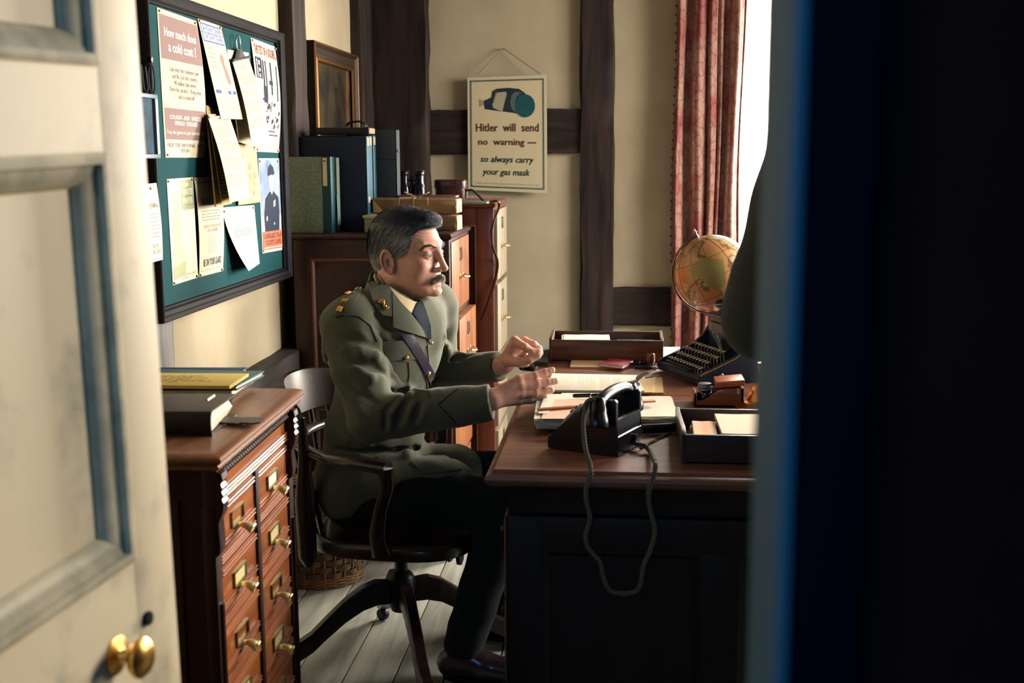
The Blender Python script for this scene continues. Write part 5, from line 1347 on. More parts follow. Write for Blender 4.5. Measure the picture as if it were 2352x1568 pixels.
# light painted on the map: a pale four-cornered patch lying on the sphere
def gpt(x, y, k=1.0):
    d = (CAM_ROT @ Vector((x-1176.0, 784.0-y, -F_PX))).normalized(); o = CAM_POS-gc; bb = o.dot(d); q = bb*bb-(o.length_squared-(gr*.966*k)**2)
    return CAM_POS+d*(-bb-math.sqrt(max(q, 0)))
def patch(b, c, n=14, k=1.004):
    b.grid(lambda u, v: gpt((c[0][0]*(1-u)+c[1][0]*u)*(1-v)+(c[3][0]*(1-u)+c[2][0]*u)*v, (c[0][1]*(1-u)+c[1][1]*u)*(1-v)+(c[3][1]*(1-u)+c[2][1]*u)*v, k), n, n)
b = MB(); patch(b, [(1579, 620), (1612, 592), (1660, 596), (1668, 650)]); patch(b, [(1579, 621), (1668, 650), (1650, 668), (1616, 646)])
b.build('lit_map_patch', mat('lit_map_khaki', (158, 142, 84), .45), t, world=True, smooth=180)
MB().tube([Vector((-gr*math.sin(q)*1.02, 0, gr*math.cos(q)*1.02)) for q in [PI*(i/30) for i in range(0, 31)]], [(.0035, .009)]*31, 8, M=TR(0, 0, hz) @ tilt, up=Vector((1, 0, 0))).build('meridian_ring', mat('dull_brass_ring', (120, 104, 78), .4, .9), t, smooth=60)
b = MB().lathe([(0, gr*.96), (.005, gr*.96), (.005, gr*1.05), (.003, gr*1.06), (.004, gr*1.10), (.006, gr*1.12), (.003, gr*1.15), (.003, gr*1.20), (0, gr*1.22)], 12, TR(0, 0, hz) @ tilt); b.build('axis_finial', STEEL, t)
MB().lathe([(0, 0), (.085, 0), (.088, .006), (.07, .012), (.03, .02), (.014, .03), (.012, hz-gr*1.03), (0, hz-gr*1.03)], 36).build('stand', DESKWOOD, t)
# small chrome loop stand in front of the globe
q = at(1596, 686, Y=3.585)
t = thing('chrome_loop', 'small chrome ring on a thin rod in front of the globe', 'desk ornament', (q.x+.02, q.y, .76))
MB().tube([q+Vector((.008*math.sin(a), 0, .022*math.cos(a))) for a in [2*PI*i/20 for i in range(21)]], .0024, 8).build('ring', STEEL, t, world=True)
MB().tube([q+Vector((.004, 0, -.020)), q+Vector((.10, .0, -.014))], .0018, 6).build('rod', STEEL, t, world=True)
MB().tube([q+Vector((.10, 0, -.014)), Vector((q.x+.10, q.y, .7605))], .003, 6).build('post', STEEL, t, world=True)
# ================================================================== FIGURES: signed distance fields turned into one skin
def V3(*a): return np.array(a, dtype=np.float32)
def smin(a, b, k):
    h = np.clip(.5+.5*(b-a)/k, 0, 1); return b*(1-h)+a*h-k*h*(1-h)
def smax(a, b, k): return -smin(-a, -b, k)
def cap(P, a, b, ra, rb=None):
    rb = ra if rb is None else rb
    a = np.asarray(a, np.float32); b = np.asarray(b, np.float32); ba = b-a; pa = P-a
    h = np.clip((pa@ba)/float(ba@ba), 0, 1)
    return np.sqrt(((pa-h[..., None]*ba)**2).sum(-1)) - (ra+(rb-ra)*h)
def rotm(yaw=0, pitch=0, roll=0):
    m = Matrix.Rotation(math.radians(yaw), 3, 'Z') @ Matrix.Rotation(math.radians(pitch), 3, 'Y') @ Matrix.Rotation(math.radians(roll), 3, 'X')
    return np.array(m, dtype=np.float32)
def ell(P, c, r, R=None):
    q = P-np.asarray(c, np.float32)
    if R is not None: q = q@R
    r = np.asarray(r, np.float32)
    k0 = np.sqrt(((q/r)**2).sum(-1)); k1 = np.sqrt(((q/(r*r))**2).sum(-1))
    return k0*(k0-1)/np.maximum(k1, 1e-6)
def chain(P, pts, rs, k=.004):
    d = None
    for (a, b, ra, rb) in zip(pts[:-1], pts[1:], rs[:-1], rs[1:]):
        q = cap(P, a, b, ra, rb); d = q if d is None else smin(d, q, k)
    return d
def nets(f, lo, hi, h):
    """surface nets: one closed quad mesh of the zero level of f"""
    lo = np.array(lo, np.float32); hi = np.array(hi, np.float32)
    n = np.ceil((hi-lo)/h).astype(int)+1
    xs = [lo[i]+h*np.arange(n[i], dtype=np.float32) for i in range(3)]
    q = 4; nc = np.ceil(n/q).astype(int)+1
    xc = [lo[i]+h*q*np.arange(nc[i], dtype=np.float32) for i in range(3)]
    Dc = np.empty(nc, np.float32)
    for i in range(0, nc[0], 16): Dc[i:i+16] = f(np.stack(np.meshgrid(xc[0][i:i+16], xc[1], xc[2], indexing='ij'), -1))
    near = np.abs(Dc) < h*q*2.4
    # a coarse cell is refined when any of its corners is near the surface; far cells keep the coarse sign
    D = np.where(np.repeat(np.repeat(np.repeat(Dc, q, 0), q, 1), q, 2)[:n[0], :n[1], :n[2]] < 0, np.float32(-1), np.float32(1))
    N2 = near.copy()
    N2[:-1] |= near[1:]; near = N2.copy(); N2[:, :-1] |= near[:, 1:]; near = N2.copy(); N2[:, :, :-1] |= near[:, :, 1:]
    m = np.repeat(np.repeat(np.repeat(N2, q, 0), q, 1), q, 2)[:n[0], :n[1], :n[2]]
    J = np.argwhere(m)
    for i in range(0, len(J), 150000):
        j = J[i:i+150000]; g = np.stack([xs[0][j[:, 0]], xs[1][j[:, 1]], xs[2][j[:, 2]]], -1); D[j[:, 0], j[:, 1], j[:, 2]] = f(g)
    S = D < 0
    c = [S[a:n[0]-1+a, b:n[1]-1+b, d:n[2]-1+d] for a in (0, 1) for b in (0, 1) for d in (0, 1)]
    tot = sum(x.astype(np.int8) for x in c); act = (tot > 0) & (tot < 8)
    idx = -np.ones(act.shape, np.int64); I = np.argwhere(act); idx[act] = np.arange(len(I))
    acc = np.zeros((len(I), 3)); cnt = np.zeros(len(I))
    cor = [(a, b, d) for a in (0, 1) for b in (0, 1) for d in (0, 1)]
    for i, p in enumerate(cor):
        for q in cor[i+1:]:
            if sum(abs(p[k]-q[k]) for k in range(3)) != 1: continue
            d0 = D[I[:, 0]+p[0], I[:, 1]+p[1], I[:, 2]+p[2]]; d1 = D[I[:, 0]+q[0], I[:, 1]+q[1], I[:, 2]+q[2]]
            m = (d0 < 0) != (d1 < 0); t = np.where(m, d0/np.where(d0-d1 == 0, 1, d0-d1), 0)
            for k in range(3): acc[:, k] += np.where(m, p[k]+t*(q[k]-p[k]), 0)
            cnt += m
    Vt = lo+(I+acc/cnt[:, None])*h
    F = []
    for ax in range(3):
        o = [slice(None)]*3; o2 = [slice(None)]*3; o[ax] = slice(0, -1); o2[ax] = slice(1, None)
        A = S[tuple(o)]; B = S[tuple(o2)]; E = np.argwhere(A != B)
        u, v = [k for k in range(3) if k != ax]
        E = E[(E[:, u] > 0) & (E[:, v] > 0) & (E[:, u] < n[u]-1) & (E[:, v] < n[v]-1)]
        def ix(du, dv):
            q = E.copy(); q[:, u] += du; q[:, v] += dv; return idx[q[:, 0], q[:, 1], q[:, 2]]
        Q = np.stack([ix(-1, -1), ix(0, -1), ix(0, 0), ix(-1, 0)], 1)
        fl = A[E[:, 0], E[:, 1], E[:, 2]]
        if ax == 1: fl = ~fl
        Q[~fl] = Q[~fl][:, ::-1]; F.append(Q)
    F = np.concatenate(F); F = F[(F >= 0).all(1)]
    return Vt, F
def npmesh(name, parts, m, parent, smooth=180, mats=None, slot=None):
    Vs, Fs, off = [], [], 0
    for V_, F_ in parts: Vs.append(V_); Fs.append(F_+off); off += len(V_)
    V_ = np.concatenate(Vs).astype(np.float32); F_ = np.concatenate(Fs).astype(np.int32)
    inv = np.array(xf(parent).inverted(), np.float32); V_ = V_@inv[:3, :3].T+inv[:3, 3]
    me = bpy.data.meshes.new(name); k = F_.shape[1]
    me.vertices.add(len(V_)); me.vertices.foreach_set('co', V_.ravel())
    me.loops.add(F_.size); me.loops.foreach_set('vertex_index', F_.ravel())
    me.polygons.add(len(F_)); me.polygons.foreach_set('loop_start', np.arange(0, F_.size, k, dtype=np.int32))
    me.update(calc_edges=True); me.validate()
    return finish(me, name, m, parent, smooth)
def PX(x, y, Y): return np.array(at(x, y, Y=Y), np.float32)
def grad(f, p, e=.0015):
    g = np.array([f((p+np.array(d, np.float32)*e)[None])[0]-f((p-np.array(d, np.float32)*e)[None])[0] for d in ((1, 0, 0), (0, 1, 0), (0, 0, 1))])
    return g/(np.linalg.norm(g)+1e-9)
def hits(f, pts, t0=2.2, t1=4.2, n=90):
    """where the sight lines of photo pixels meet the cloth surface: (points, normals)"""
    o = np.array(CAM_POS, np.float32)
    d = np.array([(CAM_ROT @ Vector((x-1176.0, 784.0-y, -F_PX))).normalized()[:] for x, y in pts], np.float32)
    t = np.full(len(pts), t0, np.float32)
    for _ in range(n):
        q = f(o+d*t[:, None]); t = np.minimum(t+np.clip(q, -.02, .05)*.8, t1)
    P = o+d*t[:, None]; e = .002; N_ = np.zeros_like(P)
    for k in range(3):
        s = np.zeros(3, np.float32); s[k] = e; N_[:, k] = f(P+s)-f(P-s)
    N_ /= np.linalg.norm(N_, axis=1, keepdims=True)+1e-9
    return P, N_, t
def drape(name, poly, f, off, m, parent, th=.003, res=7, smooth=40, edge=True):
    """a cut piece of cloth or leather laid on the surface f, outline given by sight lines"""
    xs = [p[0] for p in poly]; ys = [p[1] for p in poly]
    b = bmesh.new()
    # clip a fine lattice to the outline
    vs = [b.verts.new((x, y, 0)) for x, y in poly]; fc = b.faces.new(vs)
    for ax, a0, a1 in ((0, min(xs), max(xs)), (1, min(ys), max(ys))):
        k = int((a1-a0)/res)
        for i in range(1, k+1):
            c = [0, 0, 0]; c[ax] = a0+(a1-a0)*i/(k+1); nn = [0, 0, 0]; nn[ax] = 1
            bmesh.ops.bisect_plane(b, geom=b.verts[:]+b.edges[:]+b.faces[:], plane_co=c, plane_no=nn)
    pts = [(v.co.x, v.co.y) for v in b.verts]
    P, N_, t = hits(f, pts)
    for v, p, q in zip(b.verts, P, N_): v.co = Vector(p)+Vector(q)*off
    bmesh.ops.recalc_face_normals(b, faces=b.faces)
    if b.faces and sum((f_.normal.dot(Vector(N_[f_.verts[0].index])) if f_.verts[0].index < len(N_) else 0) for f_ in b.faces) < 0: bmesh.ops.reverse_faces(b, faces=b.faces)
    bmesh.ops.solidify(b, geom=b.faces[:], thickness=th)
    q = MB(); q.bm.free(); q.bm = b
    return q.build(name, m, parent, world=True, smooth=smooth)
def seam(name, pts, f, off, r, m, parent, n=6):
    Q = []
    for (a, c) in zip(pts[:-1], pts[1:]):
        for i in range(n): Q.append((a[0]+(c[0]-a[0])*i/n, a[1]+(c[1]-a[1])*i/n))
    Q.append(pts[-1]); P, N_, t = hits(f, Q)
    return MB().tube([Vector(p)+Vector(q)*off for p, q in zip(P, N_)], r, 6).build(name, m, parent, world=True, smooth=80)
def stud(name, x, y, f, r, m, parent, h=.004, off=0.0):
    P, N_, t = hits(f, [(x, y)])
    M = Matrix.Translation(Vector(P[0])+Vector(N_[0])*off) @ Vector(N_[0]).to_track_quat('Z', 'Y').to_matrix().to_4x4()
    return MB().lathe([(0, 0), (r*.96, 0), (r, h*.3), (r*.85, h*.75), (r*.5, h), (0, h*1.05)], 20, M).build(name, m, parent, world=True, smooth=60)

SKIN = mat('face_skin', (232, 180, 154), .5, kind='noise', col2=(222, 162, 138), scale=60, sss=.12, bump=.06)
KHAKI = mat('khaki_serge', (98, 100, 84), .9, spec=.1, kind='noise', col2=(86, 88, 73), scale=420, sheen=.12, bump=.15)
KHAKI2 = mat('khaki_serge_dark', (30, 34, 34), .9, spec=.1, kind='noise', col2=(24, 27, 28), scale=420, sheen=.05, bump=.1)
GOLDM = mat('gilt_metal', (214, 160, 84), .35, 1.0)

# ---------------------------------------------------------------- the seated officer
officer = thing('person', 'seated man in khaki officer tunic with grey hair and moustache, gesturing over the desk', 'person', (-.63, 3.06, 0))
HY = -20.0
ear = np.array(at(898, 603, Y=3.012)); _l = np.array([math.sin(math.radians(-HY)), math.cos(math.radians(HY)), 0])
HC = ear+_l*.077
HR = rotm(HY, 0, 0)            # columns: local axes in world
def tohead(P, C_=None, R_=None): return (P-(HC if C_ is None else C_).astype(np.float32))@(HR if R_ is None else R_)
def headw(p): return np.array(p, np.float32)@HR.T+HC.astype(np.float32)
def head_sdf(Pw, C_=None, R_=None):
    P = tohead(Pw, C_, R_); Q = P.copy(); Q[..., 1] = np.abs(P[..., 1])      # symmetric
    x, y, z = Q[..., 0], Q[..., 1], Q[..., 2]
    d = ell(Q, (-.001, 0, .044), (.096, .076, .084))
    d = smin(d, ell(Q, (.034, 0, -.012), (.060, .060, .074)), .022)
    d = smin(d, ell(Q, (.030, .030, -.030), (.048, .036, .050)), .02)            # cheek mass
    d = smin(d, cap(Q, (.006, .055, -.040), (.072, .022, -.076), .017, .015), .022)  # jaw
    d = smin(d, ell(Q, (.087, 0, -.0775), (.0175, .021, .016)), .014)                # chin
    d = smin(d, ell(Q, (.060, .044, -.006), (.028, .021, .020)), .018)             # cheekbone
    d = smin(d, ell(Q, (.076, 0, -.046), (.026, .030, .024)), .014)                # muzzle
    d = smin(d, cap(Q, (.0915, .0, .041), (.078, .044, .043), .0125, .010), .013)   # brow ridge
    d = smax(d, -ell(Q, (.104, .034, .020), (.019, .020, .0135)), .013)             # eye socket
    d = smin(d, cap(Q, (.0935, 0, .034), (.1120, 0, -.008), .0078, .0082), .010)      # nose bridge
    d = smin(d, ell(Q, (.1150, 0, -.0170), (.0115, .0100, .0092)), .007)             # tip
    d = smin(d, ell(Q, (.1030, .0120, -.0210), (.0110, .0070, .0070)), .006)         # wing
    d = smax(d, -ell(Q, (.109, .0072, -.0300), (.0065, .0034, .005)), .003)          # nostril
    # eyelids round the eyeball
    ec = (.0810, .0325, .0185); e = ell(Q, ec, (.0140, .0150, .0138))
    op = .0046*(1-np.clip(np.abs(y-.0335)/.0150, 0, 1)**2.4)
    slit = smax(np.abs(z-.0188+.06*(y-.0325))-op, .078-x, .001); e = smax(e, -slit, .0012); d = smin(d, e, .0030); d = smax(d, -smax(ell(Q, ec, (.0126, .0126, .0126)), slit-.0008, .001), .0008)
    # lips
    d = smin(d, cap(Q, (.0980, 0, -.0505), (.087, .023, -.0535), .0046, .0028), .004)
    d = smin(d, cap(Q, (.0965, 0, -.0610), (.087, .018, -.0585), .0048, .0028), .004)
    d = smax(d, -cap(Q, (.1045, 0, -.0555), (.089, .027, -.0560), .0014, .0009), .003)
    d = smax(d, -cap(Q, (.1010, 0, -.0695), (.094, .012, -.0695), .0020, .0015), .008)   # crease above chin
    d = smax(d, -cap(Q, (.101, .021, -.024), (.085, .036, -.054), .0016, .0014), .006)   # nasolabial fold
    # forehead lines
    fl = np.clip((z-.052)/.01, 0, 1)*np.clip((.096-z)/.012, 0, 1)*np.clip((x-.045)/.02, 0, 1)
    d = d+fl*.0005*np.sin((z+.010*np.cos(y*26))*2*PI/.0085)
    d = d+np.clip((x-.066)/.004, 0, 1)*np.clip((.010-np.abs(z-.0035))/.004, 0, 1)*.0006*np.sin(z*1500)*np.clip((y-.02)/.01, 0, 1)
    # neck
    d = smin(d, cap(Q, (-.020, 0, -.020), (-.048, 0, -.130), .056, .060), .022)
    d = smin(d, cap(Q, (.030, 0, -.075), (-.010, 0, -.135), .030, .040), .028)
    # ear
    er = rotm(0, -14, 0); E = Q-np.array((-.006, .0825, .002), np.float32)
    a = rotm(-22, 0, 0); E = E@a; E = E@er
    ed = np.sqrt((E[..., 0]/.0170)**2+((E[..., 2])/.0305)**2)
    plate = smax(np.abs(E[..., 1])-.0032, (ed-1)*.018, .003)
    rim = np.sqrt(((ed-.93)*.020)**2+(E[..., 1]-.0045)**2)-.0036
    rim = np.where((E[..., 0] > .008) & (E[..., 2] < .012), rim+.02, rim)
    plate = smin(plate, rim, .003)
    plate = smin(plate, cap(E, (-.006, .003, .018), (-.008, .003, -.012), .0022), .003)      # antihelix
    plate = smin(plate, ell(E, (.002, .000, -.027), (.008, .0042, .008)), .004)            # lobe
    plate = smin(plate, ell(E, (.0115, .001, -.003), (.0035, .004, .006)), .003)           # tragus
    d = smin(d, cap(Q, (-.002, .070, .012), (-.002, .070, -.012), .008), .005)
    d = smin(d, plate, .003)
    d = smax(d, -ell(E, (.0035, .006, -.002), (.0075, .0090, .0125)), .002)          # concha
    d = smax(d, -chain(E, [np.array(v, np.float32) for v in ((.006, .0045, .0215), (-.004, .0045, .0215), (-.0105, .0045, .010), (-.0115, .0045, -.008))], (.0022, .0026, .0026, .0018), .002), .0015)
    return d
# hands
def hand(P, wrist, fore, fingers, thumb, palm_r=.0145):
    d = cap(P, fore, wrist, .031, .0275)
    for f_ in fingers:
        K = f_[0]; d = smin(d, cap(P, wrist+(K-wrist)*.12, K, .0200, palm_r-.002), .010)
    for f_ in fingers:
        q = chain(P, f_, (.0120, .0107, .0096, .0084), .003)
        q = smin(q, cap(P, f_[1], f_[1]+1e-4, .0108), .003)      # knuckle
        d = smin(d, q, .0045)
    q = chain(P, thumb, (.017, .0125, .0112, .0092), .005); d = smin(d, q, .010)
    return d
RW = PX(1128, 918, 2.835); RF = [[PX(*p) for p in f_] for f_ in [
    [(1192, 872, 2.862), (1229, 863, 2.880), (1251, 855, 2.892), (1268, 850, 2.900)],
    [(1196, 888, 2.856), (1233, 881, 2.872), (1258, 877, 2.884), (1276, 875, 2.892)],
    [(1196, 904, 2.860), (1230, 901, 2.874), (1251, 898, 2.884), (1266, 896, 2.890)],
    [(1190, 919, 2.868), (1218, 917, 2.880), (1237, 914, 2.888), (1251, 910, 2.892)]]]
RT = [PX(*p) for p in [(1150, 895, 2.875), (1185, 880, 2.915), (1215, 874, 2.935), (1238, 873, 2.945)]]
LW = PX(1158, 836, 3.215); LF = [[PX(*p) for p in f_] for f_ in [
    [(1182, 782, 3.180), (1206, 797, 3.160), (1222, 807, 3.160), (1237, 806, 3.165)],
    [(1204, 783, 3.205), (1226, 792, 3.190), (1238, 801, 3.190), (1241, 811, 3.192)],
    [(1208, 797, 3.225), (1224, 808, 3.215), (1226, 820, 3.212), (1216, 828, 3.208)],
    [(1200, 812, 3.238), (1212, 824, 3.230), (1208, 835, 3.222), (1198, 838, 3.215)]]]
LT = [PX(*p) for p in [(1168, 828, 3.185), (1192, 832, 3.160), (1216, 826, 3.155), (1236, 817, 3.160)]]
# joints
SHR, SHL = PX(800, 748, 2.915), np.array((-.535, 3.235, .985), np.float32)
ELR, ELL_ = PX(852, 962, 2.835), np.array((-.545, 3.36, .775), np.float32)
WRR, WRL = PX(1118, 924, 2.838), PX(1140, 842, 3.235)
TY = -24.0
def fwd(a=TY): return np.array((math.cos(math.radians(a)), math.sin(math.radians(a)), 0), np.float32)
def lft(a=TY): return np.array((-math.sin(math.radians(a)), math.cos(math.radians(a)), 0), np.float32)
CH = np.array((-.632, 3.068, .905), np.float32)
NB = np.array(headw((-.042, 0, -.115)), np.float32)
def body_core(P):          # the body under the clothes
    R = rotm(TY, 8)
    d = ell(P, CH-np.array((0, 0, .03), np.float32), (.090, .140, .150), R)
    d = smin(d, ell(P, (-.672, 3.065, .62), (.10, .135, .15), R), .05)
    d = smin(d, cap(P, SHR-np.array((0, 0, .02), np.float32), SHL-np.array((0, 0, .02), np.float32), .035), .04); d = smin(d, cap(P, NB, CH+np.array((0, 0, .03), np.float32), .045, .06), .03)
    for a, b_, c in ((SHR, ELR, WRR), (SHL, ELL_, WRL)): d = smin(d, chain(P, (a, b_, c), (.045, .036, .027), .01), .02)
    for s in (-1, 1):
        hp = np.array((-.68, 3.065, .50), np.float32)+lft()*.09*s
        kn = np.array((-.30, 2.945 if s < 0 else 3.23, .505), np.float32); an = np.array((-.425 if s < 0 else -.36, 2.975 if s < 0 else 3.26, .10), np.float32)
        d = smin(d, chain(P, (hp, kn, an), (.060, .040, .022), .02), .04)
    return d
bodyparts = [nets(head_sdf, HC-np.array((.115, .125, .135)), HC+np.array((.150, .125, .135)), .00125)]
fr = lambda P: hand(P, RW, WRR-np.array((.05, 0, 0), np.float32), RF, RT)
fl_ = lambda P: hand(P, LW, WRL-np.array((.035, -.02, .015), np.float32), LF, LT)
def bb(pts, m=.03):
    A = np.array(pts); return A.min(0)-m, A.max(0)+m
for f_, pts in ((fr, [WRR-np.array((.05, 0, 0))]+[p for q in RF for p in q]+RT), (fl_, [WRL-np.array((.035, -.02, .015))]+[p for q in LF for p in q]+LT)):
    lo, hi = bb(pts, .036); bodyparts.append(nets(f_, lo, hi, .0016))
bodyparts.append(nets(body_core, (-.86, 2.74, .02), (-.22, 3.46, 1.08), .012))
body = npmesh('body', bodyparts, SKIN, officer)

for (x, y) in [(1264, 851), (1271, 876), (1260, 897), (1246, 911)]:
    P, N_, t_ = hits(fr, [(x, y)])
    nn = Vector(N_[0]); M = Matrix.Translation(Vector(P[0])-nn*.0004) @ nn.to_track_quat('Z', 'Y').to_matrix().to_4x4()
    MB().sphere((0, 0, 0), .0054, M, u=14, v=8, sc=(1.0, .85, .13)).build('fingernail', mat('nail_pink', (232, 178, 156), .3, coat=.5), body, world=True, smooth=180)
# eyes
for s in (-1, 1):
    c = headw((.0810, s*.0325, .0185)); g = headw((.0810+.02, s*.0325-.001, .0195))-c
    M = Matrix.Translation(Vector(c)) @ Vector(g).to_track_quat('Z', 'Y').to_matrix().to_4x4()
    e = MB().sphere((0, 0, 0), .0121, M, u=28, v=18).build('eye', mat('eye_white', (214, 204, 194), .15, coat=.8), officer, world=True, smooth=180)
    MB().lathe([(0, .01215), (.003, .0119), (.0054, .0110), (.0056, .0108)], 24, M, cap=False).build('iris', mat('blue_grey_iris', (74, 104, 122), .2, coat=1.0), e, world=True, smooth=180)
    MB().lathe([(0, .01235), (.0022, .0121), (.0024, .0119)], 18, M, cap=False).build('pupil', mat('pupil_black', (4, 4, 6), .1, coat=1.0), e, world=True, smooth=180)

# hair
HAIRD = mat('slate_hair', (62, 70, 80), .5, kind='noise', col2=(34, 40, 50), scale=220, detail=2)
HAIRG = mat('grey_hair', (176, 174, 166), .5, kind='noise', col2=(120, 122, 122), scale=220, detail=2)
def hairline(y, z):
    """how far forward the hair reaches at a height (local, side of head)"""
    fx = np.interp(z, [-.045, -.030, -.012, .006, .012, .026, .050, .074, .083, .090, .098, .112, .2], [-.060, -.040, -.018, -.014, .036, .044, .053, .057, .062, .100, .116, .125, .20])
    return fx
def hair_sdf(Pw):
    P = tohead(Pw); Q = P.copy(); Q[..., 1] = np.abs(P[..., 1])
    x, y, z = Q[..., 0], Q[..., 1], Q[..., 2]
    d = ell(Q, (-.004, 0, .052), (.103, .0805, .093))
    d = smin(d, ell(Q, (.062, 0, .106), (.040, .046, .026)), .02)
    d = smin(d, ell(Q, (-.050, 0, .010), (.050, .058, .050)), .02)
    d = smax(d, x-hairline(y, z), .007)
    d = smax(d, -(z+.042-.2*(x+.09)), .01)
    s = np.sin(x*150+z*60+y*40)*.0007+np.sin(x*310-z*170+y*90)*.0004
    return d+s
hb = nets(hair_sdf, HC-np.array((.125, .125, .07)), HC+np.array((.145, .125, .175)), .0024)
hair = npmesh('hair', [hb], HAIRD, officer)
def strands(name, n, seed, region, direction, length, r0, m, lift=.0018):
    """fine combed strands lying on the hair surface"""
    rs = np.random.RandomState(seed); V_ = hb[0]; L_ = tohead(V_.astype(np.float32))
    sel = np.where(region(L_))[0]; idx = rs.choice(sel, n); P0 = L_[idx]+rs.normal(0, .0008, (n, 3))
    verts = []; faces = []
    segs = 5; P = P0.copy().astype(np.float32); pts = [P.copy()]
    for k in range(segs):
        D_ = direction(P, rs); D_ /= np.linalg.norm(D_, axis=1, keepdims=True)
        P = P+D_*(length/segs)
        # keep close to the hair surface
        W = P@HR.T+HC.astype(np.float32); e = .003; q = hair_sdf(W)
        N_ = np.stack([hair_sdf(W+np.array(v, np.float32)*e)-q for v in ((1, 0, 0), (0, 1, 0), (0, 0, 1))], 1); N_ /= np.linalg.norm(N_, axis=1, keepdims=True)+1e-9
        tgt = .0010+lift*(k/segs)**1.5*rs.uniform(.1, 1, n)
        W = W-N_*(q-tgt)[:, None]*.8; P = (W-HC.astype(np.float32))@HR; pts.append(P.copy())
    pts = np.stack(pts, 1)                    # n, segs+1, 3
    side = np.cross(pts[:, -1]-pts[:, 0], tohead(np.broadcast_to(HC.astype(np.float32), P0.shape)+0)-pts[:, 0]); side /= np.linalg.norm(side, axis=1, keepdims=True)+1e-9
    w = r0*(1-np.linspace(0, 1, segs+1)**2*.85)
    A = pts-side[:, None]*w[None, :, None]; B = pts+side[:, None]*w[None, :, None]
    Vv = np.concatenate([A, B], 1).reshape(-1, 3); k = segs+1
    base = (np.arange(n)*2*k)[:, None]; F = []
    for j in range(segs): F.append(np.concatenate([base+j, base+j+1, base+k+j+1, base+k+j], 1))
    F = np.concatenate(F); Vv = Vv@HR.T+HC.astype(np.float32)
    return npmesh(name, [(Vv, F)], m, hair, smooth=180)
def comb(P, rs):
    n = len(P); z = P[:, 2]; top = np.clip((z-.075)/.035, 0, 1)[:, None]
    a = np.stack([-np.ones(n)*.75, np.sign(P[:, 1])*.25, np.full(n, -.65)], 1)       # sides: back and down
    b = np.stack([np.full(n, .55)+P[:, 0]*3, -np.ones(n)*.55, np.full(n, .25)-P[:, 0]*4], 1)    # top: swept over and forward
    return (a*(1-top)+b*top+rs.normal(0, .09, (n, 3))).astype(np.float32)
strands('dark_strands', 6500, 1, lambda L_: (L_[:, 2] > .03), comb, .040, .00030, mat('dark_strand', (50, 60, 72), .42))
strands('grey_strands', 11000, 2, lambda L_: (L_[:, 2] < .098) | (L_[:, 0] > .07), comb, .026, .00026, HAIRG)
strands('light_strands', 2600, 3, lambda L_: (L_[:, 0] > .01) & (L_[:, 2] < .082) | (L_[:, 0] > .075) | (L_[:, 2] > .135), comb, .026, .00028, mat('silver_strand', (206, 200, 188), .45))
def tuft(name, pts, rs_, n, m, L_, seed, dirn, r0=.0004):
    rs = np.random.RandomState(seed); b = MB(); rnd_ = random.Random(seed)
    for i in range(n):
        t = rnd_.random()*(len(pts)-1); k = int(t); f_ = t-k
        c = np.array(pts[k])*(1-f_)+np.array(pts[k+1])*f_; r_ = rs_[k]*(1-f_)+rs_[k+1]*f_
        o = rs.normal(0, 1, 3); o /= np.linalg.norm(o); o[0] = abs(o[0]); c = c+o*r_*rs.uniform(.7, 1.0)
        d = np.array(dirn(c))+rs.normal(0, .25, 3)+o*.35; d /= np.linalg.norm(d)
        p = [headw(c), headw(c+d*L_*.5), headw(c+d*L_-np.array((0, 0, L_*.12)))]
        b.tube(p, [r0, r0*.9, r0*.25], 3, cap=False)
    return b.build(name, m, officer, world=True, smooth=180)
MO = [(.1025, .0290, -.0545), (.109, .018, -.0475), (.1165, .004, -.0405), (.1165, -.004, -.0405), (.109, -.018, -.0475), (.1025-.002, -.0290, -.0545)]
MO = [(p[0]-.0115, p[1], p[2]+.001) for p in MO]
def mo_sdf(Pw):
    P = tohead(Pw); return chain(P, [np.array(p, np.float32) for p in MO], (.0030, .0055, .0056, .0056, .0055, .0030), .004)
mm = npmesh('moustache', [nets(mo_sdf, headw((.10, 0, -.047))-.045, headw((.10, 0, -.047))+.045, .0016)], mat('moustache_base', (92, 84, 78), .7), officer)
for k, (m_, n) in enumerate([(mat('moustache_dark', (96, 84, 76), .6), 380), (mat('moustache_grey', (196, 180, 160), .6), 560)]):
    o = tuft('moustache_hairs', MO, (.004, .0068, .0068, .0068, .0068, .004), n, m_, .0075, 5+k, lambda c: (.25, math.copysign(.65, c[1]), -.9))
    o.parent = mm
_P, _N, _t = hits(head_sdf, [(965, 576), (975, 567), (989, 563), (1003, 570)])
_EB = [tuple(tohead((p+n*.0006)[None])[0]) for p, n in zip(_P, _N)]
for s in (-1, 1):
    EB = [(p[0], abs(p[1])*s, p[2]) for p in _EB]
    eb = tuft('eyebrow', EB, (.0006, .0013, .0017, .0013), 300, mat('brow_hair', (98, 84, 76), .6), .0065, 20+s, lambda c: (-.25, s*.8, .25))

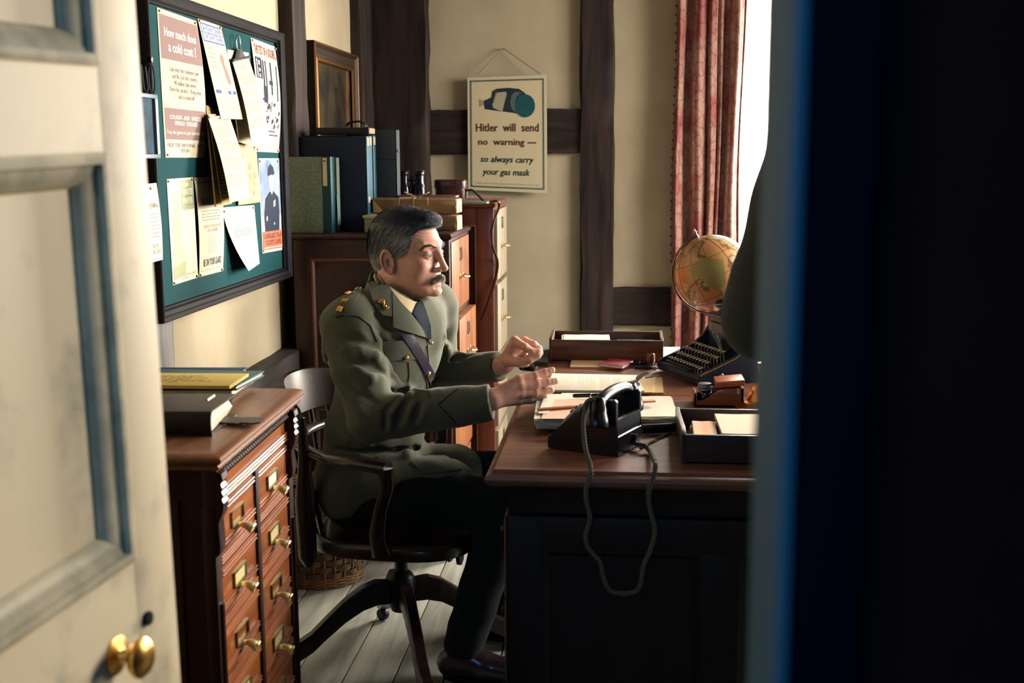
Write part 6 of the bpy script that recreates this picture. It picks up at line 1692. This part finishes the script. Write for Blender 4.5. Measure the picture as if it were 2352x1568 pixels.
# ---------------------------------------------------------------- tunic
def neckc(P):
    a0 = headw((-.046, 0, -.118)); a1 = headw((-.026, 0, -.070)); ax = (a1-a0)/np.linalg.norm(a1-a0)
    q = P-a0; h = q@ax; rr = np.sqrt(np.maximum((q**2).sum(-1)-h*h, 0)); return h, rr, q@(-HR[:, 0])
THROAT = [p+n*.008 for p, n in zip(*hits(head_sdf, [(886, 644), (905, 662), (925, 675), (945, 684)])[:2])]
def torso_sdf(P):
    R = rotm(TY, 9)
    d = ell(P, CH-np.array((0, 0, .016), np.float32), (.122, .182, .184), R)
    d = smin(d, ell(P, CH+fwd()*.035-lft()*.065+np.array((0, 0, .045), np.float32), (.080, .080, .085)), .05)
    d = smin(d, ell(P, CH+fwd()*.035+lft()*.065+np.array((0, 0, .045), np.float32), (.080, .080, .085)), .05)
    d = smin(d, ell(P, (-.672, 3.065, .66), (.124, .160, .17), R), .06)
    d = smin(d, ell(P, (-.695, 3.065, .535), (.135, .178, .115), rotm(TY)), .05)
    d = smin(d, cap(P, SHR+np.array((.012, .02, -.004), np.float32), SHL+np.array((-.01, -.02, -.004), np.float32), .062), .045)
    d = smin(d, cap(P, NB-np.array((0, 0, .022), np.float32), SHR+np.array((.005, .03, .034), np.float32), .044, .038), .04)
    d = smin(d, cap(P, NB-np.array((0, 0, .035), np.float32), SHL+np.array((-.005, -.03, .028), np.float32), .044, .036), .04)
    h, rr, back = neckc(P)
    d = smin(d, smax(smax(rr-.082, h-(.032+.70*back), .004), -h-.05, .01), .010)
    d = smax(d, -np.maximum(rr-.0725, -(h+.06)), .003)
    return smax(d, -chain(P, THROAT, [.018, .024, .026, .022], .01), .006)
def base_sdf(P):
    d = torso_sdf(P)
    sl = cap(P, SHR, SHR+(ELR-SHR)*.5, .074, .068); sl = smin(sl, cap(P, SHR+(ELR-SHR)*.5, ELR, .068, .060), .02)
    sl = smin(sl, cap(P, ELR, ELR+(WRR-ELR)*.55, .060, .052), .012); sl = smin(sl, cap(P, ELR+(WRR-ELR)*.55, WRR+(WRR-ELR)*.1, .052, .047), .01)
    d = smin(d, sl, .018)
    sl = cap(P, SHL, ELL_, .070, .056); sl = smin(sl, cap(P, ELL_, WRL+(WRL-ELL_)*.1, .054, .041), .015); d = smin(d, sl, .018)
    for s in (-1, 1):      # skirts of the tunic over the thighs
        hp = np.array((-.68, 3.065, .515), np.float32)+lft()*.088*s
        kn = np.array((-.47, 3.005 if s < 0 else 3.16, .520), np.float32)
        d = smin(d, cap(P, hp, kn, .092, .084), .03)
    return d
RIDGE = [([(850, 752), (868, 785), (876, 815)], .012, .009),
         ([(790, 803), (825, 808), (862, 818), (892, 842), (914, 874)], .015, .013), ([(808, 842), (852, 868), (905, 884), (932, 884)], .012, .010),
         ([(933, 884), (944, 896), (941, 909), (928, 914)], .008, .009), ([(936, 908), (955, 898), (985, 904), (1010, 898)], .012, .008),
         ([(896, 984), (898, 948), (918, 922)], .011, .010), ([(925, 980), (940, 948), (952, 925)], .012, .009), ([(962, 975), (973, 945), (985, 922)], .012, .007),
         ([(765, 868), (790, 900), (830, 946), (880, 986)], .012, .007), ([(752, 740), (745, 800), (748, 850)], .014, .006), 
         ([(1022, 800), (1045, 812), (1075, 812)], .012, .009), ([(1045, 836), (1070, 830), (1100, 818)], .010, .007), ([(1020, 772), (1028, 800), (1030, 830)], .010, .008),
         ([(870, 1052), (930, 1042), (1000, 1018)], .012, .008), ([(760, 985), (800, 1010), (850, 1022)], .012, .006)]
GROOVE = [([(872, 770), (886, 805), (908, 845), (930, 876)], .008, .008), ([(800, 826), (850, 840), (890, 862)], .010, .008), ([(915, 893), (930, 897), (934, 904)], .006, .008),
          ([(884, 985), (886, 945), (905, 915)], .008, .008), ([(911, 982), (922, 948), (936, 922)], .008, .008), ([(948, 978), (958, 948), (970, 922)], .008, .006),
          ([(775, 850), (815, 890), (868, 930)], .010, .006), ([(770, 770), (820, 778), (852, 792)], .010, .006), ([(858, 722), (885, 742), (905, 768)], .008, .006),
          ([(1030, 826), (1060, 822), (1085, 810)], .008, .007), ([(770, 1030), (860, 1036), (950, 1028), (1010, 1008)], .008, .008)]
def _lay(L_, sgn):
    out = []
    for px, r, h in L_:
        P, N_, t = hits(base_sdf, px); out.append(([p-sgn*n*(r-h) for p, n in zip(P, N_)], r))
    return out
FOLDS, CREASES = _lay(RIDGE, 1), _lay(GROOVE, -1)
def tunic_sdf(P):
    d = base_sdf(P)
    if True:
        for pts, r in FOLDS: d = smin(d, chain(P, pts, [r*.5]+[r]*(len(pts)-2)+[r*.5], .006), .012)
        for pts, r in CREASES: d = smax(d, -chain(P, pts, [r*.4]+[r]*(len(pts)-2)+[r*.4], .006), .012)
    x, y, z = P[..., 0], P[..., 1], P[..., 2]
    nk = np.clip((np.sqrt(((P-NB)**2).sum(-1))-.10)/.06, 0, 1)
    d = d+nk*.0026*np.sin(x*34+z*21+1.3*np.sin(y*19))*np.sin(z*17-y*23)+nk*.0014*np.sin(x*71-z*55+y*40)*np.sin(z*37+x*20)
    for W_, E_ in ((WRR, ELR), (WRL, ELL_)):     # cuffs cut square
        ax = (W_-E_)/np.linalg.norm(W_-E_); q = P-W_; h = q@ax; rr = np.sqrt(np.maximum((q**2).sum(-1)-h*h, 0))
        d = np.where(rr < .075, smax(d, h-.012, .004), d)
    return d
tn = nets(tunic_sdf, (-.90, 2.70, .40), (-.22, 3.50, 1.16), .0042)
tunic = npmesh('tunic', [tn], KHAKI, officer)
def surf(P): return np.minimum(torso_sdf(P), head_sdf(P))
# shirt collar and tie
SH = mat('shirt_cream', (206, 186, 146), .8)
def shirt_sdf(P):
    h, rr, back = neckc(P)
    return smax(smax(np.abs(rr-.0685)-.0030, h-(.053+.60*back), .002), -h-.04, .002)
sc = HC+np.array((-.03, 0, -.10))
npmesh('shirt_collar', [nets(shirt_sdf, sc-.11, sc+.11, .0022)], SH, officer)
drape('shirt_front', [(872, 630), (880, 642), (894, 661), (912, 676), (931, 688), (947, 694), (960, 692), (958, 706), (944, 722), (922, 704), (902, 686), (886, 668), (872, 648)], surf, .0065, SH, officer, .002)
TIE = mat('dark_teal_tie', (6, 28, 40), .8, spec=.05, kind='noise', col2=(4, 18, 28), scale=200)
drape('tie', [(953, 698), (964, 697), (971, 712), (983, 748), (984, 778), (972, 775), (958, 745), (943, 722)], surf, .0095, TIE, officer, .004)
# collar, lapels
col = drape('collar', [(866, 630), (857, 634), (850, 648), (849, 670), (855, 694), (866, 712), (878, 726), (899, 729), (899, 674), (888, 655), (874, 638), (866, 626)], surf, .0085, KHAKI, tunic, .004)
drape('lapel', [(899, 674), (901, 752), (925, 760), (977, 776), (962, 752), (937, 719), (916, 697)], surf, .0095, KHAKI, tunic, .004)
drape('lapel', [(964, 688), (976, 684), (990, 697), (1001, 718), (1009, 742), (1006, 764), (984, 790), (978, 776), (984, 752), (975, 718)], surf, .0075, KHAKI, tunic, .004)
seam('front_edge', [(981, 792), (984, 830), (978, 868), (985, 905)], torso_sdf, .001, .0022, KHAKI, tunic)
# pocket with flap, pleat
drape('pocket_flap', [(871, 786), (898, 784), (924, 782), (945, 802), (962, 826), (946, 824), (932, 830), (915, 826), (896, 830), (884, 812)], torso_sdf, .0035, KHAKI, tunic, .0025)
drape('pocket', [(892, 830), (958, 828), (975, 880), (965, 892), (920, 890), (906, 880)], torso_sdf, .0015, KHAKI, tunic, .002)
seam('pleat', [(937, 830), (939, 860), (934, 892)], torso_sdf, .003, .0012, KHAKI, tunic)
drape('skirt_pocket_flap', [(944, 1062), (975, 1048), (1014, 1040), (1030, 1052), (1060, 1078), (1010, 1086), (972, 1088)], tunic_sdf, .004, KHAKI, tunic, .003)
# sleeve seams
seam('cuff_seam', [(1052, 893), (1030, 910), (1007, 929), (1030, 953), (1054, 978)], tunic_sdf, .0006, .0011, KHAKI2, tunic)
seam('shoulder_seam', [(772, 730), (795, 723), (825, 728), (850, 748), (866, 785)], tunic_sdf, .0004, .0012, KHAKI2, tunic)
# shoulder strap with button and three stars
st = drape('shoulder_strap', [(822, 659), (829, 660), (833, 667), (815, 691), (803, 726), (769, 724), (780, 707), (799, 682)], tunic_sdf, .003, KHAKI, tunic, .003)
stud('shoulder_button', 824, 667, tunic_sdf, .0075, GOLDM, st, off=.006)
for (x, y) in [(801, 677), (792, 694), (782, 712)]:
    P, N_, t_ = hits(tunic_sdf, [(x, y)])
    M = Matrix.Translation(Vector(P[0])+Vector(N_[0])*.0055) @ Vector(N_[0]).to_track_quat('Z', 'Y').to_matrix().to_4x4() @ RZ(.6)
    b = MB(); b.ngon_prism([((.0105 if k % 2 == 0 else .0068)*math.cos(k*PI/4), (.0105 if k % 2 == 0 else .0068)*math.sin(k*PI/4)) for k in range(8)], 0, .0018, M=M)
    for k in range(8): b.lathe([(0, .0018), (.0014, .0018), (.0008, .0032), (0, .0034)], 6, M @ TR(.0052*math.cos(k*PI/4), .0052*math.sin(k*PI/4), 0))
    b.lathe([(0, .0018), (.0034, .0018), (.0028, .0036), (0, .004)], 12, M); b.build('rank_star', GOLDM, st, world=True, smooth=30)
# collar badge: flaming grenade over a small scroll
P, N_, t_ = hits(surf, [(879, 703)])
M = Matrix.Translation(Vector(P[0])+Vector(N_[0])*.0105) @ Vector(N_[0]).to_track_quat('Z', 'X').to_matrix().to_4x4()
nz = Vector(N_[0]); up_ = Vector((0, 0, 1))-nz*nz.z; up_.normalize(); rt = up_.cross(nz)
up_ = (up_*.94-rt*.34).normalized(); rt = up_.cross(nz); o_ = Vector(P[0])+nz*.0105
b = MB(); b.sphere(o_-up_*.008, .0055, u=14, v=10)
for k in range(5):
    a = (k-2)*.30; dd = up_*math.cos(a)+rt*math.sin(a)
    b.tube([o_-up_*.004, o_+dd*.006, o_+dd*.012+rt*.001*(k-2), o_+dd*.016], [.002, .0032, .0024, .0006], 6)
b.tube([o_-up_*.014-rt*.008, o_-up_*.017, o_-up_*.014+rt*.008], [.0018, .0026, .0018], 6)
b.build('collar_badge', GOLDM, col, world=True, smooth=60)
for (x, y, r_) in [(931, 820, .0062), (987, 787, .0050), (1018, 788, .0042), (981, 858, .0080)]: stud('button', x, y, torso_sdf, r_, GOLDM, tunic, .005, .0045)
# leather cross belt
LB = mat('cross_belt_leather', (52, 50, 66), .3, kind='noise', col2=(36, 32, 44), scale=260, bump=.3, coat=.4)
drape('cross_belt', [(917, 766), (930, 768), (946, 768), (966, 802), (985, 838), (1003, 872), (1014, 903), (1004, 917), (996, 910), (985, 878), (962, 836), (938, 796)], torso_sdf, .0055, LB, officer, .003)
# trousers and shoes
def trouser_sdf(P):
    d = ell(P, (-.68, 3.065, .50), (.125, .165, .082), rotm(TY))
    for s in (-1, 1):
        hp = np.array((-.68, 3.065, .50), np.float32)+lft()*.088*s
        kn = np.array((-.30, 2.945 if s < 0 else 3.23, .505), np.float32); an = np.array((-.425 if s < 0 else -.36, 2.975 if s < 0 else 3.26, .10), np.float32)
        q = cap(P, hp, kn, .086, .066); q = smin(q, cap(P, kn, an+np.array((0, 0, .0), np.float32), .064, .054), .03)
        q = smax(q, -(P[..., 2]-.075-.10*(P[..., 0]-an[0])), .004); d = smin(d, q, .02)
    x, y, z = P[..., 0], P[..., 1], P[..., 2]
    d = d+.0030*np.sin(x*40+z*13)*np.sin(z*30+y*21)+.002*np.sin(z*70+x*30)*np.clip((.2-z)/.1, 0, 1)
    return smax(d, .414-z-(x > -.50)*.5, .004)
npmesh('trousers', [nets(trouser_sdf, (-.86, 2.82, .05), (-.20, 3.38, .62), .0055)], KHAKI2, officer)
for s, an in ((-1, (-.425, 2.975)), (1, (-.36, 3.26))):
    a = np.array((an[0], an[1], 0), np.float32); dr = np.array((math.cos(-.12), math.sin(-.12), 0), np.float32)
    def shoe(P, a=a, dr=dr):
        d = cap(P, a+dr*-.035+np.array((0, 0, .045), np.float32), a+dr*.03+np.array((0, 0, .055), np.float32), .040, .040)
        d = smin(d, cap(P, a+dr*.06+np.array((0, 0, .040), np.float32), a+dr*.165+np.array((0, 0, .030), np.float32), .038, .034), .03)
        d = smin(d, cap(P, a+np.array((0, 0, .07), np.float32), a+np.array((0, 0, .13), np.float32), .042, .040), .02)
        d = smax(d, .012-P[..., 2], .004)
        return d
    lo, hi = bb([a-dr*.08, a+dr*.21, a+np.array((0, 0, .14))], .05)
    so = npmesh('shoe', [nets(shoe, lo, hi, .004)], mat('dark_shoe_leather', (48, 32, 38), .28, coat=.5), officer)
    nrm_ = np.array((-dr[1], dr[0], 0))
    b = MB(); n = 28
    pts = [(Vector(a+dr*(.065+.125*math.cos(2*PI*k/n))+nrm_*(.038+.006*(math.cos(2*PI*k/n) > 0))*math.sin(2*PI*k/n))) for k in range(n)]
    b.ngon_prism([(p.x, p.y) for p in pts], .001, .014, bev=.001); b.build('sole', BLACKMETAL, so, world=True)
    b = MB()
    for k in range(4):
        c = a+dr*(.035+.018*k); z = .094-.011*k
        b.tube([c-nrm_*.020+np.array((0, 0, z-.004)), c+np.array((0, 0, z+.003)), c+nrm_*.020+np.array((0, 0, z-.004))], .0022, 6)
    b.build('laces', mat('shoe_lace', (60, 44, 50), .5), so, world=True)
# ================================================================== THE STANDING PERSON BESIDE THE DESK (half hidden by the door frame)
COAT = mat('dark_olive_coat', (54, 56, 40), .9, kind='noise', col2=(44, 46, 34), scale=300, sheen=.1)
vis = thing('person', 'standing figure in a dark olive coat, seen from behind the door frame at the right', 'person', (.44, 1.78, 0))
C2 = np.array((.455, 1.80, 1.655), np.float32); R2 = rotm(125, 4)
sL, eL, wL = np.array((.262, 1.74, 1.425), np.float32), np.array((.205, 1.735, 1.165), np.float32), np.array((.40, 1.87, 1.13), np.float32)
f2 = lambda a: np.array((math.cos(math.radians(a)), math.sin(math.radians(a)), 0), np.float32)
FW, LF2 = f2(125), f2(215)
sR = np.array((.62, 1.90, 1.43), np.float32); eR = np.array((.70, 1.93, 1.16), np.float32); wR = np.array((.56, 2.05, 1.12), np.float32)
def coat2(P):
    R = rotm(125, 0)
    d = ell(P, (.45, 1.82, 1.24), (.125, .19, .25), R)
    d = smin(d, ell(P, (.45, 1.82, 1.00), (.135, .18, .16), R), .06)
    d = smin(d, cap(P, sL, sR, .055), .05)
    d = smin(d, cap(P, (.455, 1.80, 1.54), (.455, 1.80, 1.45), .064, .10), .05)
    h2 = P-np.array((.452, 1.805, 1.545), np.float32); r2 = np.sqrt(h2[..., 0]**2+h2[..., 1]**2); d = smin(d, np.maximum(np.abs(r2-.072-.2*h2[..., 2])-.006, np.abs(h2[..., 2])-.035), .008)
    d = smin(d, chain(P, (sL, eL, wL), (.062, .062, .046), .012), .02)
    d = smin(d, chain(P, (sR, eR, wR), (.062, .060, .046), .012), .02)
    z = P[..., 2]; q = P-np.array((.45, 1.82, 0), np.float32); q = q@R
    k = np.sqrt((q[..., 0]/.175)**2+(q[..., 1]/.235)**2); a = np.arctan2(q[..., 1], q[..., 0])
    sk = (k-1-.06*np.sin(a*9)*(1.0-z)-.25*(.98-z))*.18; d = smin(d, smax(smax(sk, z-1.02, .03), .835-z, .006), .05)
    x, y = P[..., 0], P[..., 1]
    return d+.004*np.sin(x*30+z*26)*np.sin(z*19+y*27)
npmesh('coat', [nets(coat2, (.08, 1.48, .78), (.86, 2.18, 1.62), .006)], COAT, vis)
hL = [[np.array((wL[0]+dx, wL[1]+dy, wL[2]+dz), np.float32) for dx, dy, dz in q] for q in [
    [(.065, .030, .018), (.092, .040, .010), (.104, .036, -.006), (.100, .028, -.020)], [(.068, .034, .000), (.096, .044, -.008), (.106, .038, -.024), (.100, .028, -.034)],
    [(.064, .034, -.016), (.090, .042, -.026), (.098, .034, -.040), (.092, .024, -.048)], [(.056, .030, -.030), (.078, .036, -.042), (.084, .028, -.052), (.078, .020, -.058)]]]
tL = [wL+np.array(v, np.float32) for v in ((.02, .02, .02), (.05, .012, .030), (.075, .006, .028), (.092, .004, .018))]
hR = [[p*np.array((-1, 1, 1), np.float32)+np.array((wR[0]+wL[0], wR[1]-wL[1], wR[2]-wL[2]), np.float32) for p in q] for q in hL]
tR = [p*np.array((-1, 1, 1), np.float32)+np.array((wR[0]+wL[0], wR[1]-wL[1], wR[2]-wL[2]), np.float32) for p in tL]
parts2 = [nets(lambda P: head_sdf(P, C2, R2), C2-np.array((.13, .13, .14)), C2+np.array((.13, .13, .14)), .0035)]
for w_, q, t_ in ((wL, hL, tL), (wR, hR, tR)):
    lo, hi = bb([w_]+[p for r_ in q for p in r_]+t_, .04); parts2.append(nets(lambda P: hand(P, w_, w_+(w_-(eL if w_ is wL else eR))*-.12, q, t_), lo, hi, .003))
def core2(P):
    d = ell(P, (.45, 1.82, 1.22), (.09, .15, .24), rotm(125)); d = smin(d, cap(P, (.455, 1.80, 1.56), (.45, 1.82, 1.35), .05), .03)
    d = smin(d, chain(P, (sL, eL, wL), (.04, .035, .026), .01), .02); d = smin(d, chain(P, (sR, eR, wR), (.04, .035, .026), .01), .02)
    for s in (-1, 1): d = smin(d, chain(P, (np.array((.45, 1.82, .95), np.float32)+LF2*.09*s, np.array((.45, 1.82, .50), np.float32)+LF2*.095*s, np.array((.44, 1.81, .09), np.float32)+LF2*.10*s), (.07, .05, .034), .02), .03)
    return d
parts2.append(nets(core2, (.12, 1.5, .04), (.80, 2.12, 1.62), .014))
npmesh('body', parts2, SKIN, vis)
def hair2(Pw):
    P = tohead(Pw, C2, R2); Q = P.copy(); Q[..., 1] = np.abs(P[..., 1]); d = smin(ell(Q, (-.004, 0, .050), (.102, .080, .090)), ell(Q, (-.045, 0, .0), (.050, .060, .060)), .02)
    return smax(d, Q[..., 0]-hairline(Q[..., 1], Q[..., 2]), .008)+.0008*np.sin(Q[..., 0]*160+Q[..., 2]*70)
npmesh('hair', [nets(hair2, C2-.13, C2+np.array((.13, .13, .16)), .004)], mat('dark_brown_hair', (46, 36, 30), .5), vis)
def trs(P):
    d = None
    for s in (-1, 1):
        q = chain(P, (np.array((.45, 1.82, .90), np.float32)+LF2*.085*s, np.array((.45, 1.82, .50), np.float32)+LF2*.095*s, np.array((.44, 1.81, .09), np.float32)+LF2*.10*s), (.098, .078, .066), .02)
        d = q if d is None else smin(d, q, .02)
    return smax(d, .05-P[..., 2], .004)+.003*np.sin(P[..., 2]*40+P[..., 0]*30)
npmesh('trousers', [nets(trs, (.18, 1.52, .03), (.72, 2.12, 1.0), .010)], COAT, vis)
for s in (-1, 1):
    a = np.array((.44, 1.81, 0), np.float32)+LF2*.10*s
    def shoe2(P, a=a):
        d = cap(P, a-FW*.03+np.array((0, 0, .045), np.float32), a+FW*.04+np.array((0, 0, .05), np.float32), .042)
        d = smin(d, cap(P, a+FW*.06+np.array((0, 0, .04), np.float32), a+FW*.17+np.array((0, 0, .034), np.float32), .038, .034), .03)
        return smax(d, .002-P[..., 2], .003)
    lo, hi = bb([a-FW*.08, a+FW*.21, a+np.array((0, 0, .08))], .05); npmesh('shoe', [nets(shoe2, lo, hi, .006)], BLACKMETAL, vis)
